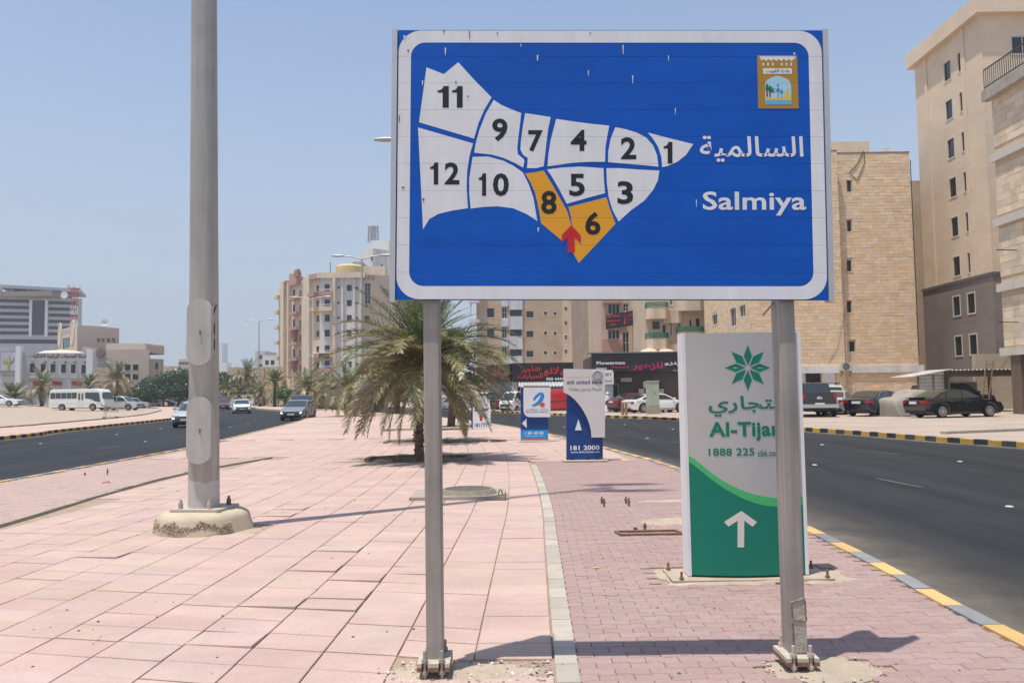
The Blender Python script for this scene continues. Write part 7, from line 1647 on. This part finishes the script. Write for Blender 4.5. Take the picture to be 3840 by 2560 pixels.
# minibus
bx, by, bz = lot(307, 100); bus = thing('minibus', 'white minibus with dark side windows and a folding door parked on the sand', 'minibus', (bx, by, bz), radians(-7)); L, W, H = 7.3, 2.06, 2.62
out = [(.1,.42)]; 
for xw in (1.75, 5.75):
    for i in range(9): a = pi-pi*i/8; out.append((xw+.47*cos(a), max(.36, .40+.47*sin(a)) if 0 < i < 8 else .36))
out += [(L-.2,.36),(L-.02,.5),(L,.95),(L-.12,1.35),(L-.45,2.25),(L-.75,2.52),(L-1.2,2.62),(.35,2.62),(.12,2.5),(.02,1.4),(0,.7)]
mb = pillow(out, lambda x, z: W/2*(1-.07*max(0,(z-1.2)/1.4))*(1-.06*max(0,(x-L*.85)/(L*.15))**2), ins=.05, crown=.05, zc=2.3); mb.v = [(x-L/2, y, z) for x, y, z in mb.v]; mb.build('body', paint('bus_white', (.72,.71,.66)), bus, smooth=34)
for s in (1,-1):
    hb = lambda z: s*(W/2*(1-.07*max(0,(z-1.2)/1.4))+.006)
    for x0, x1 in ((.22,.88),(.93,1.58),(1.63,2.28),(2.33,2.98),(3.03,3.66)): mb = MB(); mb.quad(*[(x-L/2, hb(z), z) for x, z in ((x0,1.5),(x1,1.5),(x1,2.2),(x0,2.2))]); mb.build('side_window', CGL, bus, fix=False)
    mb = MB(); mb.quad(*[(x-L/2, hb(z), z) for x, z in ((4.75,1.5),(5.45,1.42),(6.1,1.12),(6.75,1.05),(6.55,2.05),(6.4,2.18),(4.75,2.2))]); mb.build('side_window', CGL, bus, fix=False)
    mb = MB(); mb.box(-L/2+.1, L/2-.3, s*W/2*.99-.015, s*W/2*.99+.015, .86, .92); mb.build('moulding', PLT, bus)
    for xd in (3.8, 4.22):
        d_ = MB(); d_.box(xd-L/2, xd+.38-L/2, s*(W/2-.02)-.03, s*(W/2-.02)+.03, .5, 2.3); d_.v = [(x, y-s*.07*max(0,(z-1.2)/1.4)*W/2, z) for x, y, z in d_.v]; do = d_.build('door_leaf', PLT, bus)
        mb = MB(); mb.quad(*[(x-L/2, hb(z)+s*.02, z) for x, z in ((xd+.08,1.35),(xd+.30,1.35),(xd+.30,2.1),(xd+.08,2.1))]); mb.build('pane', CGL, do, fix=False)
    mb = MB(); mb.bar((L/2-.4,s*W/2*.93,2.0),(L/2-.05,s*(W/2+.12),1.75),.05); mb.box(L/2-.12,L/2,s*(W/2+.12)-.08,s*(W/2+.12)+.08,1.45,1.8); mb.build('mirror', BUMP, bus)
    mb = MB(); mb.box(-L/2-.015,-L/2+.06,s*(W/2-.18)-.1,s*(W/2-.18)+.1,.7,1.15); mb.build('tail_light', TL, bus); mb = MB(); mb.box(L/2-.12,L/2+.01,s*(W/2-.35)-.15,s*(W/2-.35)+.15,.68,.88); mb.build('headlight', HL, bus)
mb = MB(); P0 = Vector((L/2-.10,0,1.36)); P1 = Vector((L/2-.44,0,2.2)); mb.quad(*[(p.x+.02, k*(W/2-.16), p.z+.01) for p, k in ((P0,-1),(P0,1),(P1,1),(P1,-1))]); mb.build('windscreen', CGL, bus, fix=False)
d_ = dict(L=L, W=W, r=.39, wx=(1.75,5.75)); wheels(bus, d_, 6); mb = MB(); mb.box(-L/2+.3,L/2-.4,-W/2+.3,W/2-.3,.3,1.0); mb.build('underbody', BUMP, bus)

# ================================================================== STREET FURNITURE AND PEOPLE
LPM = mat('lamp_post_grey', (.42,.42,.41), .5, metal=.3, var=.1)
def lamp(label, x, y, z, h=13.5, rz=0, arm=2.1):
    t = thing('street_lamp', label, 'street lamp', (x, y, z), rz, 'double-arm street lamps'); mb = MB(); mb.cyl((0,0,0),(0,0,h),.15,.07,n=10); mb.build('pole', LPM, t, smooth=40)
    mb = MB(); mb.cyl((0,0,-.1),(0,0,.5),.35,.3,n=10); mb.build('foot', CONC, t, smooth=40)
    for s in (1,-1):
        mb = MB(); mb.tube([Vector((0,0,h-.05)), Vector((s*.8,0,h+.18)), Vector((s*(arm-.6),0,h+.25))], .05, 6); mb.build('arm', LPM, t)
        mb = MB(); mb.lathe([(0,-.5),(.12,-.45),(.2,0),(.14,.45),(0,.5)], 10); mb.v = [(s*(arm-.15)+zz*1.1, x_*1.0, y_*.55+h+.28) for x_, y_, zz in mb.v]; mb.build('lantern', COVM, t, smooth=50)
for lb, sx, Y, h in (('double-arm street lamp standing alone left of the cream apartments', 970, 136, 14.0), ('double-arm street lamp in front of the cream apartment block', 1164, 96, 12.9), ('nearer double-arm street lamp rising against the white tower behind the apartments', 1358, 66, 12.6), ('double-arm street lamp beside the institute, far left', 559, 178, 13.2)):
    x, y = XY(sx, Y); lamp(lb, x, y, -.4 if sx < 600 else 0, h)
x, y = XY(1612, 37); lamp('double-arm street lamp whose lantern peeks out left of the blue sign', x, y, 0, 13.0)
x, y = XY(455, 180); fp = thing('flagpole', 'thin flagpole with a drooping green, white and red flag', 'flagpole', (x, y, -.4)); mb = MB(); mb.cyl((0,0,0),(0,0,9.5),.07,.04,n=6); mb.build('pole', LPM, fp)
for i, m in enumerate((PGRN, WHITEP, RED)): mb = MB(); mb.quad((.05,0,9.3-i*.25),(.7,.1,8.7-i*.3),(.65,.0,8.4-i*.3),(.05,0,9.05-i*.25)); mb.build('stripe', m, fp, fix=False)
x0, x1 = X_(506,196), X_(593,196); hd_ = thing('hoarding', 'yellow-beige hoarding box on the far side of the left lot', 'hoarding', ((x0+x1)/2, 196, -.35)); xm = X_(557,196); zt = 1.6+(1491-1466)/FPX*196
mb = MB(); mb.box(x0, xm, 196, 196.2, -.4, zt); mb.build('panel', mat('hoarding_yellow', (.56,.38,.13), .8, var=.06), hd_, off=hd_.location)
mb = MB(); mb.box(0, 7.6, 0, .2, -.4, zt-.1, Matrix.Translation((xm, 196.02, 0)) @ Matrix.Rotation(radians(38), 4, 'Z')); mb.build('panel', MATS['hoarding_yellow'], hd_, off=hd_.location)
# shopping trolley
x, y = XY(418, 66); tz = TZ(x, y); st = thing('shopping_trolley', 'abandoned wire shopping trolley standing on the sand by the sidewalk', 'trolley', (x, y, tz), radians(10)); WIRE = mat('wire_grey', (.42,.43,.43), .4, metal=.5, var=0)
mb = MB(); B = [(-.45,-.25,.55),(.45,-.2,.5),(.45,.2,.5),(-.45,.25,.55)]; T_ = [(-.55,-.28,.98),(.5,-.22,.88),(.5,.22,.88),(-.55,.28,.98)]
for i in range(4): mb.bar(B[i],B[(i+1)%4],.025); mb.bar(T_[i],T_[(i+1)%4],.03); mb.bar(B[i],T_[i],.025)
for i in range(4):
    for k in range(1,6): f = k/6; a = Vector(B[i]).lerp(Vector(B[(i+1)%4]),f); c = Vector(T_[i]).lerp(Vector(T_[(i+1)%4]),f); mb.bar(a,c,.012)
mb.build('basket', WIRE, st); mb = MB()
for s in (-.24,.24): mb.bar((-.55,s,.1),(.45,s,.14),.04); mb.bar((-.5,s,.1),(-.42,s,.56),.04)
mb.build('frame', WIRE, st); mb = MB(); mb.bar((-.7,-.26,1.05),(-.7,.26,1.05),.05); mb.bar((-.7,-.26,1.05),(-.55,-.26,.97),.03); mb.bar((-.7,.26,1.05),(-.55,.26,.97),.03); mb.build('handle', mat('trolley_green', (.02,.16,.09), .5), st)
for xx in (-.52,.44):
    for s in (-.24,.24): mb = MB(); mb.cyl((xx,s-.02,.065),(xx,s+.02,.065),.065,n=12); mb.build('wheel', TYRE, st)
# low rusty bollards, junction cabinet in front of the coupe
for i, (x, y) in enumerate(((543,1340),(583,1340),(990,1305),(1048,1305))):
    p = G(*c25(x, y)); mb = MB(); mb.cyl((0,0,-.02),(0,0,.82),.1,n=10); mb.cyl((0,0,.82),(0,0,.86),.11,.08,n=10); o = mb.build('bollard', mat('bollard_brown', (.32,.19,.10), .8, var=.25, sc=8), smooth=40); o.location = p
    tag(o, 'short brown bollard on the shop forecourt, %s' % ('leftmost, by the tail of the white coupe', 'second from the left behind the coupe tail', 'right of the pale green cabinet', 'rightmost, by the wheel of the beige van')[i], 'bollard', 'bollards in front of the flower shop')
p = G(*c25(878,1328)); jc = thing('junction_cabinet', 'pale green electrical cabinet on a concrete plinth in front of the coupe', 'cabinet', p); mb = MB(); mb.box(-.44,.44,-.25,.25,0,.62); mb.build('plinth', CONC, jc); mb = MB(); mb.box(-.42,.42,-.22,.22,.62,2.2); mb.box(-.45,.45,-.25,.25,2.2,2.28); mb.build('casing', mat('cabinet_green', (.38,.44,.33), .6, var=.06), jc)
mb = MB(); mb.box(-.004,.004,-.226,-.22,.66,2.16); mb.box(.1,.16,-.24,-.22,1.4,1.5); mb.build('door_seam', FRD, jc)
mb = MB(); q0, q1 = G(2270,1544), G(2330,1538); mb.quad((q0.x,q0.y,.006),(q1.x+1.4,q1.y-3,.006),(q1.x+1.6,q1.y+2,.006),(q0.x+.3,q0.y+3.6,.006)); o = mb.build('artificial_grass', mat('turf', (.05,.15,.03), .9, var=.3, sc=12, bump=.5), fix=False); struct(o)
a, c = G(3536,1627), G(3900,1612); mb = MB(); mb.bar((a.x,a.y,.03),(c.x,c.y,.03),.22,.12); struct(mb.build('kerb', CONC))
a = AT(*c34(862,975), 46.5); c = AT(*c34(622,1132), 50.0); mb = MB(); mb.tube([a.lerp(c, k/8) + Vector((0,0,-.5*sin(pi*k/8))) for k in range(9)], .012, 4); o = mb.build('wire', FRD); tag(o, 'thin wire hanging from the right-edge block down to the carport roof', 'wire')
# people
SKIN = mat('skin', (.30,.17,.11), .6, var=.05)
def person(label, loc, rz, cloth, h=1.72, robe=False, head=None):
    t = thing('person', label, 'person', loc, rz); k = h/1.72; rg = random.Random(int(h*100))
    J = {'hip':(0,0,.95,.16),'chest':(0,0,1.30,.17),'neck':(0,0,1.48,.06),'head':(0,.015,1.62,.10),'top':(0,.01,1.70,.075),'ls':(-.17,0,1.40,.065),'le':(-.24,.02,1.13,.05),'lh':(-.24,-.08,.90,.038),'rs':(.17,0,1.40,.065),'re':(.25,.02,1.13,.05),'rh':(.23,-.10,.91,.038),'lk':(-.11,-.03,.50,.075),'la':(-.11,.03,.08,.05),'lt':(-.12,-.12,.035,.04),'rk':(.11,.02,.50,.075),'ra':(.12,.08,.08,.05),'rt':(.13,-.07,.035,.04),'lp':(-.09,0,.90,.10),'rp':(.09,0,.90,.10)}
    E = [('hip','chest'),('chest','neck'),('neck','head'),('head','top'),('chest','ls'),('ls','le'),('le','lh'),('chest','rs'),('rs','re'),('re','rh'),('hip','lp'),('lp','lk'),('lk','la'),('la','lt'),('hip','rp'),('rp','rk'),('rk','ra'),('ra','rt')]
    N = list(J); me = bpy.data.meshes.new('body'); me.from_pydata([tuple(c*k for c in J[n][:3]) for n in N], [(N.index(a), N.index(b)) for a, b in E], [])
    o = bpy.data.objects.new('body', me); COL.objects.link(o); sk = o.modifiers.new('skin', 'SKIN'); su = o.modifiers.new('sub', 'SUBSURF'); su.levels = 1; su.render_levels = 1
    me.skin_vertices[0].data[0].use_root = True
    for i, n in enumerate(N): r = J[n][3]*k*(1.0); me.skin_vertices[0].data[i].radius = (r, r*(.75 if n in ('hip','chest') else 1))
    bpy.context.view_layer.update(); m2 = bpy.data.meshes.new_from_object(o.evaluated_get(bpy.context.evaluated_depsgraph_get())); bpy.data.objects.remove(o); bpy.data.meshes.remove(me); m2.name = 'body'
    m2.materials.clear(); m2.materials.append(cloth); m2.materials.append(SKIN); m2.shade_smooth()
    for p in m2.polygons: p.material_index = 1 if (p.center.z > 1.46*k or (abs(p.center.x) > .2*k and p.center.z < .97*k and p.center.z > .8*k)) else 0
    link('body', m2, t)
    mb = MB(); mb.lathe([(.105,-.06),(.115,.02),(.09,.1),(.0,.13)], 14, (0,.03*k,1.62*k)); mb.build('head_cloth' if head else 'hair', head or mat('hair_black', (.012,.01,.009), .6), t, smooth=60)
    if robe: mb = MB(); mb.lathe([(.30,.06),(.27,.4),(.22,.9),(.20,1.2),(.17,1.4)], 18); mb.v = [(x*k, y*k*.75, z*k) for x, y, z in mb.v]; mb.build('robe', cloth, t, smooth=60)
    return t
person('person in a long white robe standing by the shop entrance', (*XY(2279, 63.2), 0), .4, mat('robe_white', (.70,.70,.69), .8), 1.5, True, WHITEP)
x, y = XY(541, 150); person('person in dark clothes walking among the parked cars on the left', (x, y, TZ(x, y)), .8, mat('dark_clothes', (.03,.025,.03), .8))
x, y = XY(502, 152); person('person in white standing by the yellow hoarding', (x, y, TZ(x, y)), -.3, MATS['robe_white'], 1.7, True, WHITEP)

# ================================================================== THE DUSTY AIR
def haze(density):
    m = bpy.data.materials.new('haze'); m.use_nodes = True; n = m.node_tree.nodes; l = m.node_tree.links; n.remove(n['Principled BSDF'])
    v = n.new('ShaderNodeVolumePrincipled'); v.inputs['Color'].default_value = (.87,.93,1.0,1); v.inputs['Density'].default_value = density; v.inputs['Anisotropy'].default_value = .2
    l.new(v.outputs[0], n['Material Output'].inputs['Volume'])
    mb = MB(); mb.box(-1700, 1700, -300, 1700, -1.6, 75); stuff(mb.build('haze', m))
haze(.00055)
